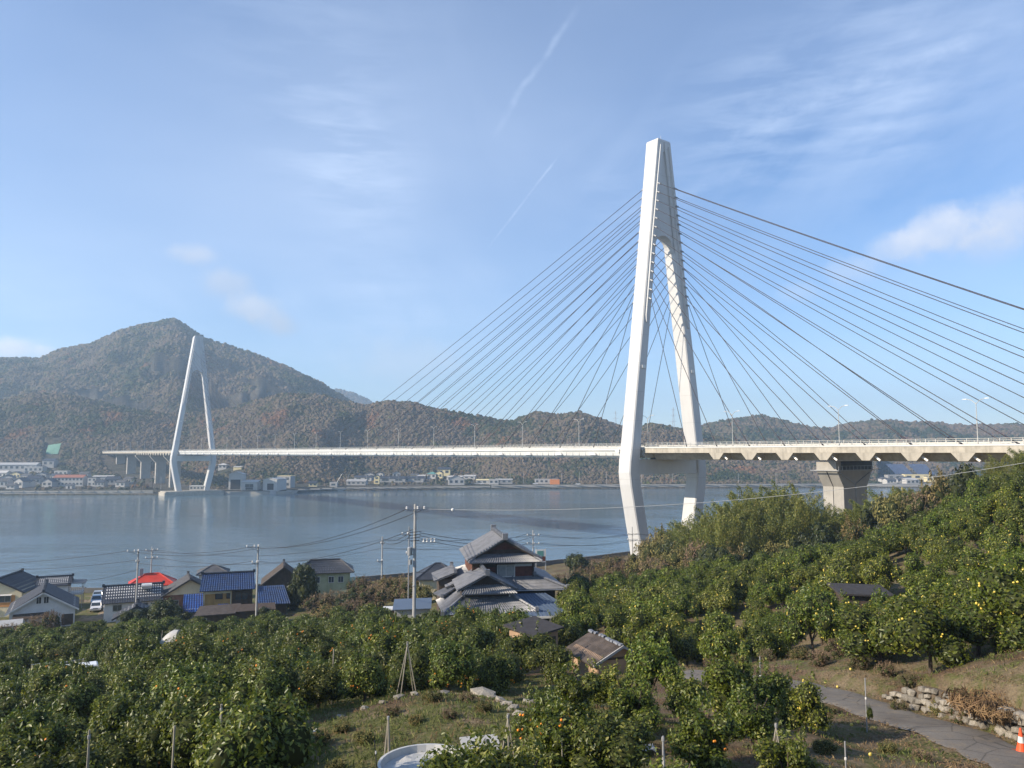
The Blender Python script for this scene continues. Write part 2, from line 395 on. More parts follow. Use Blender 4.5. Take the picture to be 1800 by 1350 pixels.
def gz(x, y):
    x = np.atleast_1d(np.asarray(x, float)); y = np.atleast_1d(np.asarray(y, float))
    z = np.zeros_like(x)
    for k in range(0, len(x), 4000):
        xx, yy = x[k:k + 4000], y[k:k + 4000]
        d2 = (xx[:, None] - cpx[None, :, 0]) ** 2 + (yy[:, None] - cpx[None, :, 1]) ** 2
        z[k:k + 4000] = _tps(d2) @ _W[:_n] + _W[_n] + _W[_n + 1] * xx + _W[_n + 2] * yy
    s = shore(x); t = np.clip((s - y) / 18, 0, 1)
    z = np.minimum(z, 34 + (z - 34) * .1); z = np.maximum(z, 2.6)
    edge = np.where(x < 0, np.clip(5.2 - (x + 80) * .03, 2.8, 5.2), 2.8)
    return np.where(t < 1, edge + (z - edge) * t * t * (3 - 2 * t), z)


def g1(x, y): return float(gz(x, y)[0])


# the lane and the yards are levelled into the slope
ROAD = [(1990, 18.5), (1880, 21.0), (1820, 22.6), (1720, 25.2), (1600, 28.7), (1480, 33), (1380, 36.2), (1250, 39.3), (1190, 41.2)]
road_xy = np.array([[P(a, b), b] for a, b in ROAD])
_t = np.linspace(0, len(ROAD) - 1, 90); road_c = np.stack([np.interp(_t, range(len(ROAD)), road_xy[:, i]) for i in (0, 1)], 1)
for _ in range(12): road_c[1:-1] = .25 * road_c[:-2] + .5 * road_c[1:-1] + .25 * road_c[2:]


def road_dist(x, y):
    d2 = (np.atleast_1d(x)[:, None] - road_c[None, :, 0]) ** 2 + (np.atleast_1d(y)[:, None] - road_c[None, :, 1]) ** 2
    return np.sqrt(d2.min(1)), d2.argmin(1)


def fbm(x, y, sc, oct=4, seed=0):
    r = np.random.default_rng(seed); z = np.zeros_like(x, float); a = 1.
    for o in range(oct):
        for _ in range(3):
            th = r.uniform(0, 2 * np.pi); ph = r.uniform(0, 2 * np.pi); k = (2 ** o) / sc * r.uniform(.8, 1.25)
            z += a / 3 * np.sin((x * np.cos(th) + y * np.sin(th)) * k * 2 * np.pi + ph + 1.3 * np.sin((x * np.sin(th) - y * np.cos(th)) * k * 4.1 + ph * 2))
        a *= .52
    return z


def ground_mat():
    m = bpy.data.materials.new('orchard_soil_and_turf'); m.use_nodes = True; nt = NT(m.node_tree); b = nt.n['Principled BSDF']
    p = nt.add('ShaderNodeNewGeometry').outputs['Position']
    n1 = nt.noise(p, .22, 5, .6); n2 = nt.noise(p, 1.4, 6, .65); n3 = nt.noise(p, 9, 6, .7)
    grass = nt.mix(nt.mrange(n3, .3, .7), (.075, .090, .028), (.16, .155, .058))
    dry = nt.mix(nt.mrange(n3, .3, .7), (.15, .115, .07), (.28, .22, .14))
    soil = nt.mix(nt.mrange(n3, .35, .65), (.085, .058, .040), (.16, .10, .066))
    c = nt.mix(nt.mrange(n2, .48, .66), grass, dry)
    sx = nt.add('ShaderNodeSeparateXYZ'); nt.link(p, sx.inputs[0])
    bare = nt.mrange(nt.math('ADD', sx.outputs[0], nt.math('MULTIPLY', nt.math('SUBTRACT', n1, .5), 14.)), 2.5, 6.)      # the cleared lower right slope is mostly bare
    c = nt.mix(nt.math('MULTIPLY', bare, nt.mrange(n2, .36, .56)), c, nt.mix(nt.mrange(n1, .40, .60), dry, soil))
    c = nt.mix(nt.mrange(n1, .54, .66), c, soil)
    nt.link(c, b.inputs['Base Color']); b.inputs['Roughness'].default_value = .95; b.inputs['Specular IOR Level'].default_value = .15
    bp = nt.add('ShaderNodeBump'); bp.inputs['Distance'].default_value = .12; nt.link(n3, bp.inputs['Height']); nt.link(bp.outputs[0], b.inputs['Normal'])
    return m


def far_mat():
    m = bpy.data.materials.new('far_hill_ground'); m.use_nodes = True; nt = NT(m.node_tree); b = nt.n['Principled BSDF']
    p = nt.add('ShaderNodeNewGeometry').outputs['Position']
    n1 = nt.noise(p, .012, 6, .6); n3 = nt.noise(p, .12, 6, .7)
    c = nt.mix(nt.mrange(n1, .4, .6), (.055, .060, .032), (.11, .09, .062)); c = nt.mix(nt.mrange(n3, .45, .7), c, (.17, .135, .10))
    d2 = nt.noise(p, .33, 5, .7); c = nt.mix(nt.mrange(d2, .35, .62), c, nt.mix(.6, c, (.02, .022, .014)))
    bp = nt.add('ShaderNodeBump'); bp.inputs['Distance'].default_value = 4.; nt.link(d2, bp.inputs['Height']); nt.link(bp.outputs[0], b.inputs['Normal'])
    nt.link(c, b.inputs['Base Color']); b.inputs['Roughness'].default_value = .95
    return m


def grid_obj(name, X, Y, Z, m, smooth=True):
    ny, nx = X.shape; v = np.stack([X, Y, Z], -1).reshape(-1, 3)
    i = np.arange(ny * nx).reshape(ny, nx)
    f = np.stack([i[:-1, :-1], i[:-1, 1:], i[1:, 1:], i[1:, :-1]], -1).reshape(-1, 4)
    me = bpy.data.meshes.new(name); me.vertices.add(len(v)); me.vertices.foreach_set('co', v.ravel())
    me.loops.add(f.size); me.loops.foreach_set('vertex_index', f.ravel().astype(np.int32))
    me.polygons.add(len(f)); me.polygons.foreach_set('loop_start', np.arange(0, f.size, 4, dtype=np.int32)); me.polygons.foreach_set('loop_total', np.full(len(f), 4, np.int32))
    if smooth: me.polygons.foreach_set('use_smooth', np.ones(len(f), bool))
    me.materials.append(m); me.update(); me.validate()
    return obj(name, me)


tan = np.gradient(road_c, axis=0); tan /= np.linalg.norm(tan, axis=1)[:, None]; nor = np.stack([-tan[:, 1], tan[:, 0]], 1)


def near_height(X, Y):
    z = gz(X.ravel(), Y.ravel())
    d, k = road_dist(X.ravel(), Y.ravel())
    rz = gz(road_c[:, 0], road_c[:, 1])[k]
    w = np.clip((2.3 - d) / 1.0, 0, 1)
    xy = np.stack([X.ravel(), Y.ravel()], 1); sd_ = -((xy - road_c[k]) * nor[k]).sum(1); al = np.clip((53.5 - k) / 5, 0, 1)
    lift = .78 * np.clip((sd_ - 1.75) / .35, 0, 1) * np.clip((9 - d) / 5, 0, 1) * al
    w = np.where(sd_ > 0, np.clip((1.95 - d) / .25, 0, 1), w)
    fade = np.clip(d / 3, .0, 1)
    z = z + (.10 * fbm(X.ravel(), Y.ravel(), 6, 3, 3) + .16 * fbm(X.ravel(), Y.ravel(), 17, 3, 4)) * fade
    z = (z + lift) * (1 - w) + (rz - .05) * w
    return z.reshape(X.shape)


def gh(x, y):
    return float(near_height(np.array([[float(x)]]), np.array([[float(y)]]))[0, 0])

xs = np.concatenate([np.linspace(-600, -140, 30)[:-1], np.linspace(-140, -30, 110)[:-1], np.linspace(-30, 34, 190)[:-1], np.linspace(34, 150, 100)[:-1], np.linspace(150, 800, 40)])
vs = np.concatenate([np.linspace(0, .12, 20)[:-1], np.linspace(.12, .42, 130)[:-1], np.linspace(.42, 1, 110)])
Xg = np.repeat(xs[None], len(vs), 0); Yg = -60 + vs[:, None] * (shore(xs)[None] + 60)
Zg = near_height(Xg, Yg)
Xg = np.concatenate([Xg, Xg[-1:]]); Yg = np.concatenate([Yg, Yg[-1:] + .3]); Zg = np.concatenate([Zg, Zg[-1:] * 0 - 3])
tag(grid_obj('ground', Xg, Yg, Zg, ground_mat()), kind='structure')

# lane: a sheet just above the levelled strip
offs = np.array([-1.15, -1.02, -.55, 0, .55, 1.02, 1.15]); wob = 1 + .07 * np.sin(np.arange(90)[:, None] * .9 + np.array([0, 0, 0, 0, 0, 2, 2])[None])
RX = road_c[:, 0:1] + nor[:, 0:1] * offs * wob; RY = road_c[:, 1:2] + nor[:, 1:2] * offs * wob
RZ = np.repeat(gz(road_c[:, 0], road_c[:, 1])[:, None], 7, 1) + np.array([-.02, .02, .03, .035, .03, .02, -.02])
tag(grid_obj('lane', RX, RY, RZ, M_ASPH), kind='structure')

# ------------------------------------------------------------------ water
def water_mat():
    m = bpy.data.materials.new('strait_water'); m.use_nodes = True; nt = NT(m.node_tree); b = nt.n['Principled BSDF']
    p = nt.add('ShaderNodeNewGeometry').outputs['Position']
    big = nt.noise(nt.mapping(p, rot=(0, 0, R(20)), scale=(.35, 1, 1)), .012, 5, .55, .5)
    b.inputs['Base Color'].default_value = (.100, .165, .215, 1); b.inputs['IOR'].default_value = 1.33
    nt.val(b, 'Roughness', nt.mrange(big, .4, .65, .05, .13))
    w1 = nt.noise(nt.mapping(p, rot=(0, 0, R(25)), scale=(.6, 1, 1)), .9, 4, .6); w2 = nt.noise(p, .16, 3, .5)
    h = nt.math('ADD', nt.math('MULTIPLY', w1, .30), nt.math('MULTIPLY', w2, .9))
    bp = nt.add('ShaderNodeBump'); bp.inputs['Distance'].default_value = 1.0
    nt.val(bp, 'Strength', nt.mrange(big, .38, .60, .07, .30)); nt.link(h, bp.inputs['Height']); nt.link(bp.outputs[0], b.inputs['Normal'])
    return m
mb = MB(); mb.face([(-2600, -50, 0), (2600, -50, 0), (2600, 3900, 0), (-2600, 3900, 0)])
tag(mb.build('water', water_mat()), kind='structure')

# ------------------------------------------------------------------ far land: shore flat, foothills, mountain, distant range
def qf(px): return (np.asarray(px, float) - 900) / FPX * .994
FSQ = qf([-700, -300, 0, 280, 420, 500, 520, 600, 830, 1100, 1500, 1800, 2300]); FSY = np.array([560, 590, 612, 622, 632, 634, 655, 690, 715, 735, 752, 752, 720.])
def fshore(q): return np.interp(q, FSQ, FSY)
def prof(pts):
    a = np.array(pts, float); q = qf(a[:, 0]); h = np.tan(np.arctan((675 - a[:, 1]) / FPX) + PITCH)    # elevation slope of the skyline
    return lambda qq: np.interp(qq, q, h)
PA = prof([(-900,715),(-300,690),(0,700),(60,690),(120,692),(200,712),(300,728),(400,715),(450,700),(500,690),(560,692),(600,702),(640,710),(680,702),(720,703),(745,710),(760,715),(800,722),(870,735),(900,738),(925,728),(945,722),(980,728),(1020,722),(1060,735),(1110,752),(1150,742),(1190,750),(1240,760),(1290,772),(1400,786),(1500,792),(1600,795),(1800,790),(2400,770)])
PB = prof([(-1100,700),(-500,655),(-300,640),(-100,632),(0,628),(60,630),(100,615),(160,603),(200,582),(240,570),(262,566),(285,561),(300,562),(320,575),(350,595),(400,610),(450,625),(500,645),(550,668),(590,690),(640,725),(700,775),(800,800),(2400,800)])
PC = prof([(-1000,800),(1100,800),(1150,790),(1200,765),(1240,745),(1290,735),(1345,730),(1390,742),(1430,752),(1460,752),(1500,742),(1550,738),(1600,742),(1640,742),(1700,748),(1800,745),(2000,740),(2200,760),(2600,740)])
PD = prof([(-1000,800),(500,740),(545,700),(575,686),(590,683),(612,689),(645,701),(680,725),(740,800),(2600,800)])


def bump_(t, a, b):
    t = np.where(t < 0, -t / a, t / b); t = np.clip(1 - t, 0, 1)
    return t * t * (3 - 2 * t) * .6 + t * .4


def zfar(x, y):
    x = np.asarray(x, float); y = np.asarray(y, float); q = x / np.maximum(y, 1); s = y - fshore(q)
    z = np.full_like(x, 0.)
    flat = np.interp(s, [0, 4, 60, 170, 260], [2.6, 3.2, 5, 12, 16])
    gul = fbm(x, y, 210, 5, 11)
    lay = [(PA, 1000., 330, 420, .20), (PB, 1560., 700, 700, .17), (PC, 1380., 450, 500, .20), (PD, 3000., 500, 500, .08)]
    for pf, yr, a, b, ng in lay:
        top = HCAM + pf(q) * yr - 4
        sh = bump_(y - yr, a, b)
        cand = np.maximum(top, 0) * sh * (1 + ng * gul * np.clip(1.02 - sh, 0, .5) * 2)
        z = np.maximum(z, cand)
    k0 = np.interp(q, qf([-700, 330, 420, 560, 640, 840, 900]), [175, 175, 60, 50, 115, 115, 50]); k = np.clip((s - k0) / 130, 0, 1)
    out = np.maximum(flat, z * k + flat * (1 - k))
    out = np.where((q > qf(1540)) & (q < qf(1760)) & (s < 330), np.maximum(flat * .8, out * np.clip((s - 200) / 130, 0, 1)), out)
    return np.where(s < 0, -3, out)


qs = np.linspace(-1.05, 1.05, 420); ws = np.concatenate([[-.002, 0], np.linspace(.004, .25, 50), np.linspace(.26, 1, 330) ** 1.3])
FX = []; FY = []
for w in ws:
    yy = fshore(qs) * (1 + w * 4.2); yy = np.minimum(yy, 3500 + 0 * yy); FY.append(yy); FX.append(qs * yy)
FX = np.array(FX); FY = np.array(FY); FZ = zfar(FX, FY); FZ[0] = -3; FZ[-1] = -3
tag(grid_obj('hills', FX, FY, FZ, far_mat()), kind='structure')


def zf1(x, y): return float(zfar(np.array([x]), np.array([y]))[0])


# ------------------------------------------------------------------ haze in the air
def haze():
    m = bpy.data.materials.new('thin_sea_haze'); m.use_nodes = True; nt = NT(m.node_tree); nt.n.clear()
    out = nt.add('ShaderNodeOutputMaterial'); v = nt.add('ShaderNodeVolumePrincipled')
    v.inputs['Color'].default_value = (.60, .80, 1, 1); v.inputs['Density'].default_value = .00025; v.inputs['Anisotropy'].default_value = .25
    nt.link(v.outputs[0], out.inputs['Volume'])
    b = MB(); b.box(-3800, 3800, -130, 4100, -5, 330); tag(b.build('haze', m), kind='stuff')
haze()

# ------------------------------------------------------------------ the cable-stayed bridge (local x across, y along; the near tower stands at 0, the far one at 490)
TH = math.atan2(.609, .793) + math.atan2(4, 490)
BR0 = Vector((46, 234, 0)); BU = Vector((-math.sin(TH), math.cos(TH), 0)); BN = Vector((math.cos(TH), math.sin(TH), 0))
def bw(x, y, z=0): return BR0 + BN * x + BU * y + Vector((0, 0, z))
bridge = thing('cable_stayed_bridge', 'long white cable-stayed bridge with two A-shaped towers spanning the strait', 'bridge', BR0, TH)
DZ = 34.5
PROF_O = [(3.0, 12.5), (12, 14.55), (24, 17.0), (27.5, 17.4), (31, 17.1), (36, 16.2), (73, 10.9), (130, 2.95)]
PROF_I = [(3.0, 8.3), (12, 10.2), (24, 12.7), (27.5, 13.1), (31, 13.0), (36, 12.4), (73, 7.55), (130, .02)]
PO = lambda z: float(np.interp(z, *zip(*PROF_O))); PI_ = lambda z: float(np.interp(z, *zip(*PROF_I)))


def ring(xi, xo, z, hl, ch=.3):
    return [(xi + ch, -hl, z), (xo - ch, -hl, z), (xo, -hl + ch, z), (xo, hl - ch, z), (xo - ch, hl, z), (xi + ch, hl, z), (xi, hl - ch, z), (xi, -hl + ch, z)]

ANCH_Z = [115.4 - 2.8 * k for k in range(14)]


def tower(y0, zlow, htop):
    t = obj('tower', None, bridge, (0, y0, 0)); t.empty_display_size = 1
    zs = [zlow, 8, 12, 18, 24, 26, 27.5, 29, 31, 36, 50, 73, 98, htop]
    for sgn in (-1, 1):
        b = MB(); rings = []
        for z in zs:
            xi, xo = PI_(z), PO(z)
            r = ring(xi, xo, z, 2.4 if z < 80 else 2.4, .3 if z < 125 else .12)
            rings.append([(sgn * x, y, zz) for x, y, zz in (r if sgn > 0 else r[::-1])])
        b.loft(rings)
        # raised strip that carries the stay anchors, on both faces of the leg, and a groove line beside it
        for fy in (-1, 1):
            st = []
            for z in (72, 74, 100, htop - 1.2):
                xc = (PI_(z) + PO(z)) / 2 + .25; w = .72 if z > 72 else .3
                if z > 115: w *= max(.35, (130 - z) / 22)
                q = [(xc - w, fy * 2.41, z), (xc + w, fy * 2.41, z), (xc + w * .75, fy * 2.85, z), (xc - w * .75, fy * 2.85, z)]
                st.append([(sgn * x, y, zz) for x, y, zz in (q if sgn * fy < 0 else q[::-1])])
            b.loft(st)
        leg = b.build('leg', M_WHITE, t)
        for fy in (-1, 1):
            for z in ANCH_Z:
                xc = ((PI_(z) + PO(z)) / 2 + .25) * sgn; k = MB()
                k.tube([(xc, fy * 2.8, z + .25), (xc, fy * 3.75, z - .30)], .30, 7, r2=.26); k.build('anchor', M_METAL, leg)
        for zz in (58.5,):
            k = MB(); x = sgn * (PI_(zz) + PO(zz)) / 2
            k.box(x - .7, x + .7, -2.75, -2.41, zz - .45, zz + .45); k.build('lamp_box', M_CERAM, leg)
    # web between the legs above the arch
    b = MB(); N = 14; out = []
    for k in range(N + 1):
        a = math.pi * k / N; out.append((-4.35 * math.cos(a), 95.4 + 4.6 * math.sin(a)))
    for k in range(N):
        (x0, z0), (x1, z1) = out[k], out[k + 1]
        X0 = max(-PI_(98) - .6, min(PI_(98) + .6, x0 * 1.0)); 
        top = htop - 3
        f = lambda x, z: x * (PI_(z) + .25) / 4.6
        rl = [(x0, -1.75, z0), (x1, -1.75, z1), (x1, 1.75, z1), (x0, 1.75, z0)]
        rh = [(f(x0, top), -1.75, top), (f(x1, top), -1.75, top), (f(x1, top), 1.75, top), (f(x0, top), 1.75, top)]
        b.hexa(rl, rh)
    b.box(-2.6, 2.6, -2.05, 2.05, htop - 2.9, htop - .05)
    b.build('arch_web', M_WHITE, t)
    b = MB(); b.hexa([(-2.98, -2.46, htop + .003), (2.98, -2.46, htop + .003), (2.98, 2.46, htop + .003), (-2.98, 2.46, htop + .003)],
                     [(-2.7, -2.3, htop + .8), (2.7, -2.3, htop + .8), (2.7, 2.3, htop + .8), (-2.7, 2.3, htop + .8)])
    b.tube([(1.2, 0, htop + .8), (1.2, 0, htop + 3.2)], .06, 5); b.build('cap', M_WHITE, t)
    b = MB()
    b.hexa([(-PI_(26.9) - .4, -1.9, 26.9), (PI_(26.9) + .4, -1.9, 26.9), (PI_(26.9) + .4, 1.9, 26.9), (-PI_(26.9) - .4, 1.9, 26.9)],
           [(-PI_(31) - .4, -1.9, 31.0), (PI_(31) + .4, -1.9, 31.0), (PI_(31) + .4, 1.9, 31.0), (-PI_(31) - .4, 1.9, 31.0)])
    b.box(-PI_(31) - .2, PI_(31) + .2, -2.05, 2.05, 31.0, 31.25); b.build('cross_beam', M_STEEL, t)
    b = MB(); b.box(-3.2, -1.2, -2.9, 2.6, 31.27, 32.5); b.box(1.2, 5.6, -2.4, 2.4, 31.27, 32.3); b.build('bearing', M_DARK, t)
    return t
tower(0, 1.2, 129.6); tower(490, 2.4, 127.2)
b = MB(); b.box(-23, 22, 481, 499, -1.5, 2.6); b.box(-22.2, 21.2, 481.8, 498.2, 2.6, 3.4); b.build('tower_footing', M_CONC, bridge)

# steel main girder
def extrude(b, sec, y0, y1, m=0): b.loft([[(x, y0, z) for x, z in sec], [(x, y1, z) for x, z in sec]], m)
b = MB()
extrude(b, [(-12.2, DZ), (-12.2, DZ - .62), (-11.75, DZ - .75), (-11.5, 32.35), (-10.6, 31.75), (10.6, 31.75), (11.5, 32.35), (11.75, DZ - .75), (12.2, DZ - .62), (12.2, DZ)][::-1], -2.6, 492.6)
gd = b.build('steel_girder', M_STEEL, bridge)
b = MB()
for s in (-1, 1):
    for k in range(164): b.box(s * 11.62 - .12, s * 11.62 + .12, 1 + 3 * k, 1.22 + 3 * k, 32.4, DZ - .66)
tag(b.build('web_stiffener', M_STEEL, bridge), kind='stuff')
MAIN_Y = [18.4 + 15.9 * k for k in range(14)]; SIDE_Y = [-(18.4 + 10.1 * k) for k in range(14)]
# cable anchor brackets on the steel fascia: little hooded lugs
b0 = MB(); b0.hexa([(-.55, -1.7, 0), (.2, -1.7, 0), (.2, 1.7, 0), (-.55, 1.7, 0)], [(-.15, -.5, .9), (.2, -.9, .9), (.2, .9, .9), (-.15, .5, .9)])
lug = b0.mesh('anchor_bracket', M_WHITE)
for y in MAIN_Y + [490 - q for q in MAIN_Y]:
    for s in (-1, 1): obj('anchor_bracket', lug, bridge, (s * 11.85, y, 32.45), (0, 0, 0 if s < 0 else math.pi))
b = MB(); b.box(-13.0, -11.9, 2.8, 4.4, 33.2, 34.3); b.box(-13.0, -11.9, 6.2, 7.6, 33.3, 34.2); b.build('inspection_box', M_CERAM, bridge)

# concrete side spans with ribs, and the approach viaduct beyond the far tower
for (y0, y1, nm) in ((-185, -2.9, 'concrete_deck'), (492.9, 640, 'concrete_deck')):
    b = MB(); extrude(b, [(-12.2, DZ), (-12.2, 33.15), (-8.2, 32.9), (-6.8, 31.25), (6.8, 31.25), (8.2, 32.9), (12.2, 33.15), (12.2, DZ)][::-1], y0, y1)
    dk = b.build(nm, M_CONC, bridge)
    rb = MB(); rb.hexa([(-12.15, -.9, 0), (-6, -.9, 0), (-6, .9, 0), (-12.15, .9, 0)], [(-12.17, -2.35, 1.72), (-6, -2.35, 1.72), (-6, 2.35, 1.72), (-12.17, 2.35, 1.72)]); rbm = rb.mesh('rib', M_CONC)
    cp = MB(); cp.tube([(0, .6, .7), (-.15, -.75, -.3)], .26, 8); cpm = cp.mesh('anchor_tube', M_CERAM)
    for k in range(1, 16):
        y = -(18.4 + 10.1 * k) if y0 < 0 else 490 + 18.4 + 8.6 * (k - 1)
        if not (y0 + 3 < y < y1 - 1): continue
        for s in (-1, 1):
            r_ = obj('rib', rbm, dk, (0, y, 31.44 - .0), (0, 0, 0 if s < 0 else math.pi))
            if y0 < 0: obj('anchor_tube', cpm, dk, (s * 10.9, y - 2.0, 31.7))
b = MB(); extrude(b, [(-12.2, DZ), (-12.2, 33.0), (-8.5, 32.8), (-7.0, 31.2), (7, 31.2), (8.5, 32.8), (12.2, 33.0), (12.2, DZ)][::-1], 640.3, 905)
b.build('viaduct_deck', M_CONC, bridge)
b = MB(); b.box(-10.9, 10.9, -184.9, 904.9, DZ + .012, DZ + .05); b.build('road_surface', M_ASPH, bridge)
b = MB()
for s in (-1, 1): b.box(s * 12.19 - .14, s * 12.19 + .14, -184.9, 904.9, DZ + .004, DZ + .32)
b.build('kerb', M_STEEL, bridge)
# railings: posts and rails, too fine to pick apart singly
for s, nm in ((-1, 'railing'), (1, 'railing')):
    b = MB(); x = s * 12.19
    for k in range(-92, 452): b.box(x - .05, x + .05, k * 2.0, k * 2.0 + .10, DZ + .32, DZ + 1.5)
    for z in (.75, 1.1, 1.46): b.box(x - .045, x + .045, -184, 904, DZ + z, DZ + z + .07)
    tag(b.build(nm, M_RAIL, bridge), kind='stuff')
b = MB()
for x in (-7.6, 7.6, 0):
    b.box(x - .12, x + .12, -184, 904, DZ + .55, DZ + .85)
    for k in range(-46, 226): b.box(x - .06, x + .06, k * 4.0, k * 4. + .12, DZ + .06, DZ + .56)
tag(b.build('guard_rail', M_RAIL, bridge), kind='stuff')

# stay cables: two planes, fourteen each way from each tower, with a slight sag
for ty, dirs, dz in ((0, ((1, MAIN_Y), (-1, [-q for q in SIDE_Y])), 0), (490, ((-1, MAIN_Y), (1, [-q for q in SIDE_Y])), 0)):
    for s in (-1, 1):
        for dr, ys in dirs:
            for k in range(14):
                z1 = ANCH_Z[k] - .3; x1 = s * ((PI_(z1) + PO(z1)) / 2 + .25); d = ys[13 - k]
                p1 = Vector((x1, ty + dr * 3.7, z1)); p0 = Vector((s * 11.7, ty + dr * d, DZ + .2)); pts = []
                for i in range(9):
                    t = i / 8; p = p1.lerp(p0, t); p.z -= 4 * t * (1 - t) * d * .0055; pts.append(p)
                b = MB(); b.tube(pts, .095, 5, cap=False)
                b.tube([p0, p0.lerp(p1, 3.2 / (p1 - p0).length)], .17, 6); b.build('stay_cable', M_CABLE, bridge, True)


# flared concrete pier beside the near tower, and slimmer ones under the far viaduct
def pier(parent, y, zb, zt, wb, wt, la, flare, name='pier', cap=True):
    b = MB(); h = la / 2
    sec = lambda w, z, l=h: [(-w, -l, z), (w, -l, z), (w, l, z), (-w, l, z)]
    zf = zt - flare
    b.loft([sec(wb, zb), sec(wb, zf), sec(wt, zt - 2.4), sec(wt, zt - 2.4 + .02)])
    o = b.build(name, M_CONCD, parent, loc=(0, y, 0))
    if cap:
        c = MB(); c.box(-wt - .3, wt + .3, -h - .3, h + .3, zt - 2.38, zt - 2.2); c.box(-wt, wt, -h * .97, h * .97, zt - 2.2, zt - .2); c.build('cap_block', M_CONCD, o)
        c = MB()
        for x in (-wt - 1.0, wt + .75): c.box(x, x + .25, -h - 1.1, h + 1.1, zt - 2.42, zt - 2.3)
        for yy in (-h - 1.1, h + .95): c.box(-wt - 1, wt + 1, yy, yy + .15, zt - 2.42, zt - 2.3)
        for yy in (-h - 1.05, h + 1.0):
            for i in range(12): c.box(-wt - 1 + i * (2 * wt + 2) / 11 - .03, -wt - 1 + i * (2 * wt + 2) / 11 + .03, yy - .03, yy + .03, zt - 2.3, zt - 1.3)
            c.box(-wt - 1, wt + 1, yy - .03, yy + .03, zt - 1.3, zt - 1.23)
        c.build('inspection_walkway', M_METAL, o)
        MB().box(-wt * .75, wt + .02, -h - .06, -h * .97 - .01, zt - 2.19, zt - .22).build('cover_with_shade', M_DARK, o)  # dark metal enclosure; the deck's shadow is also put into its colour
        g = MB()
        for yy in (-h - .02,):
            g.hexa([(-.12, yy - .12, zb), (.12, yy - .12, zb), (.12, yy, zb), (-.12, yy, zb)], [(-.12, yy - .12, zf + .6), (.12, yy - .12, zf + .6), (.12, yy, zf + .6), (-.12, yy, zf + .6)])
            for sx in (-1, 1): g.tube([(0, yy - .08, zf + .6), (sx * (wt - 1.3), yy - .08, zt - 2.9)], .13, 5)
        g.build('drain_pipe', M_METAL, o)
        g = MB(); g.box(-wb - .05, -wb + .03, -.07, .07, zb, zf - .1); g.tube([(-wb, 0, zf), (-wt, 0, zt - 2.5)], .10, 5); g.build('joint_groove', M_DARK, o)
    return o
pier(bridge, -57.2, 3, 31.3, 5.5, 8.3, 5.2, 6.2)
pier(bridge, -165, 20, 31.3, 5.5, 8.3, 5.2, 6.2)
for y in (543, 592, 648, 708, 760, 812):
    p = bw(0, y); zb = zf1(p.x, p.y) - 8
    b = MB(); h = 1.9; sec = lambda w0, w1, z: [(w0, -h, z), (w1, -h, z), (w1, h, z), (w0, h, z)]
    fl = 9.4 if y < 650 else 5.
    b.loft([sec(-4.2, 4.2, zb), sec(-4.2, 4.2, 24.5 if y < 650 else 29.8), sec(-fl, fl, 30.2), sec(-fl, fl, 31.15)])
    b.build('viaduct_pier', M_CONCD, bridge, loc=(0, y, 0))

# lamp posts along the near edge of the deck
lp = None; LB = MB(); LB.tube([(0, 0, 0), (0, 0, 8.6)], .11, 7, r2=.07); LB.box(-.22, .22, -.22, .22, 0, .3)
lpm = LB.mesh('post', M_RAIL)
AB = MB()
for s in (-1, 1): AB.tube([(0, s * .03, 8.45), (0, s * .9, 9.25), (0, s * 1.9, 9.45)], .06, 5)
abm = AB.mesh('arm', M_RAIL)
HB = MB()
HB.hexa([(-.16, -.45, 0), (.16, -.45, 0), (.12, .45, .03), (-.12, .45, .03)], [(-.1, -.4, .16), (.1, -.4, .16), (.08, .4, .13), (-.08, .4, .13)])
hbm = HB.mesh('lamp_head', M_METAL)
kk = 0; lamp_list = []
for y in [-3.7 - 29.3 * i for i in range(6)] + [25.6 + 29.0 * i for i in range(28)]:
    p = bw(-11.1, y, DZ + .05); lamp_list.append(y)
    L = thing('street_lamp', 'x', 'street lamp', p, TH, 'lamp posts along the bridge deck')
    side = 'near span' if y < 0 else 'main span'
    obj('post', lpm, L); obj('arm', abm, L)
    for s in (-1, 1): obj('lamp_head', hbm, L, (0, s * 2.1, 9.38), (0, 0, 0 if s > 0 else math.pi))
    i = kk; kk += 1
    ordn = ['first', 'second', 'third', 'fourth', 'fifth', 'sixth', 'seventh', 'eighth', 'ninth', 'tenth', 'eleventh', 'twelfth', 'thirteenth', 'fourteenth', 'fifteenth', 'sixteenth']
    if y < 0: L['label'] = f'twin-arm lamp post on the bridge deck, {ordn[i]} right of the near tower'
    elif y < 480: L['label'] = f'twin-arm lamp post on the bridge deck, {ordn[i - 6]} left of the near tower'
    else: L['label'] = f'twin-arm lamp post on the viaduct, {ordn[i - 22]} left of the far tower'

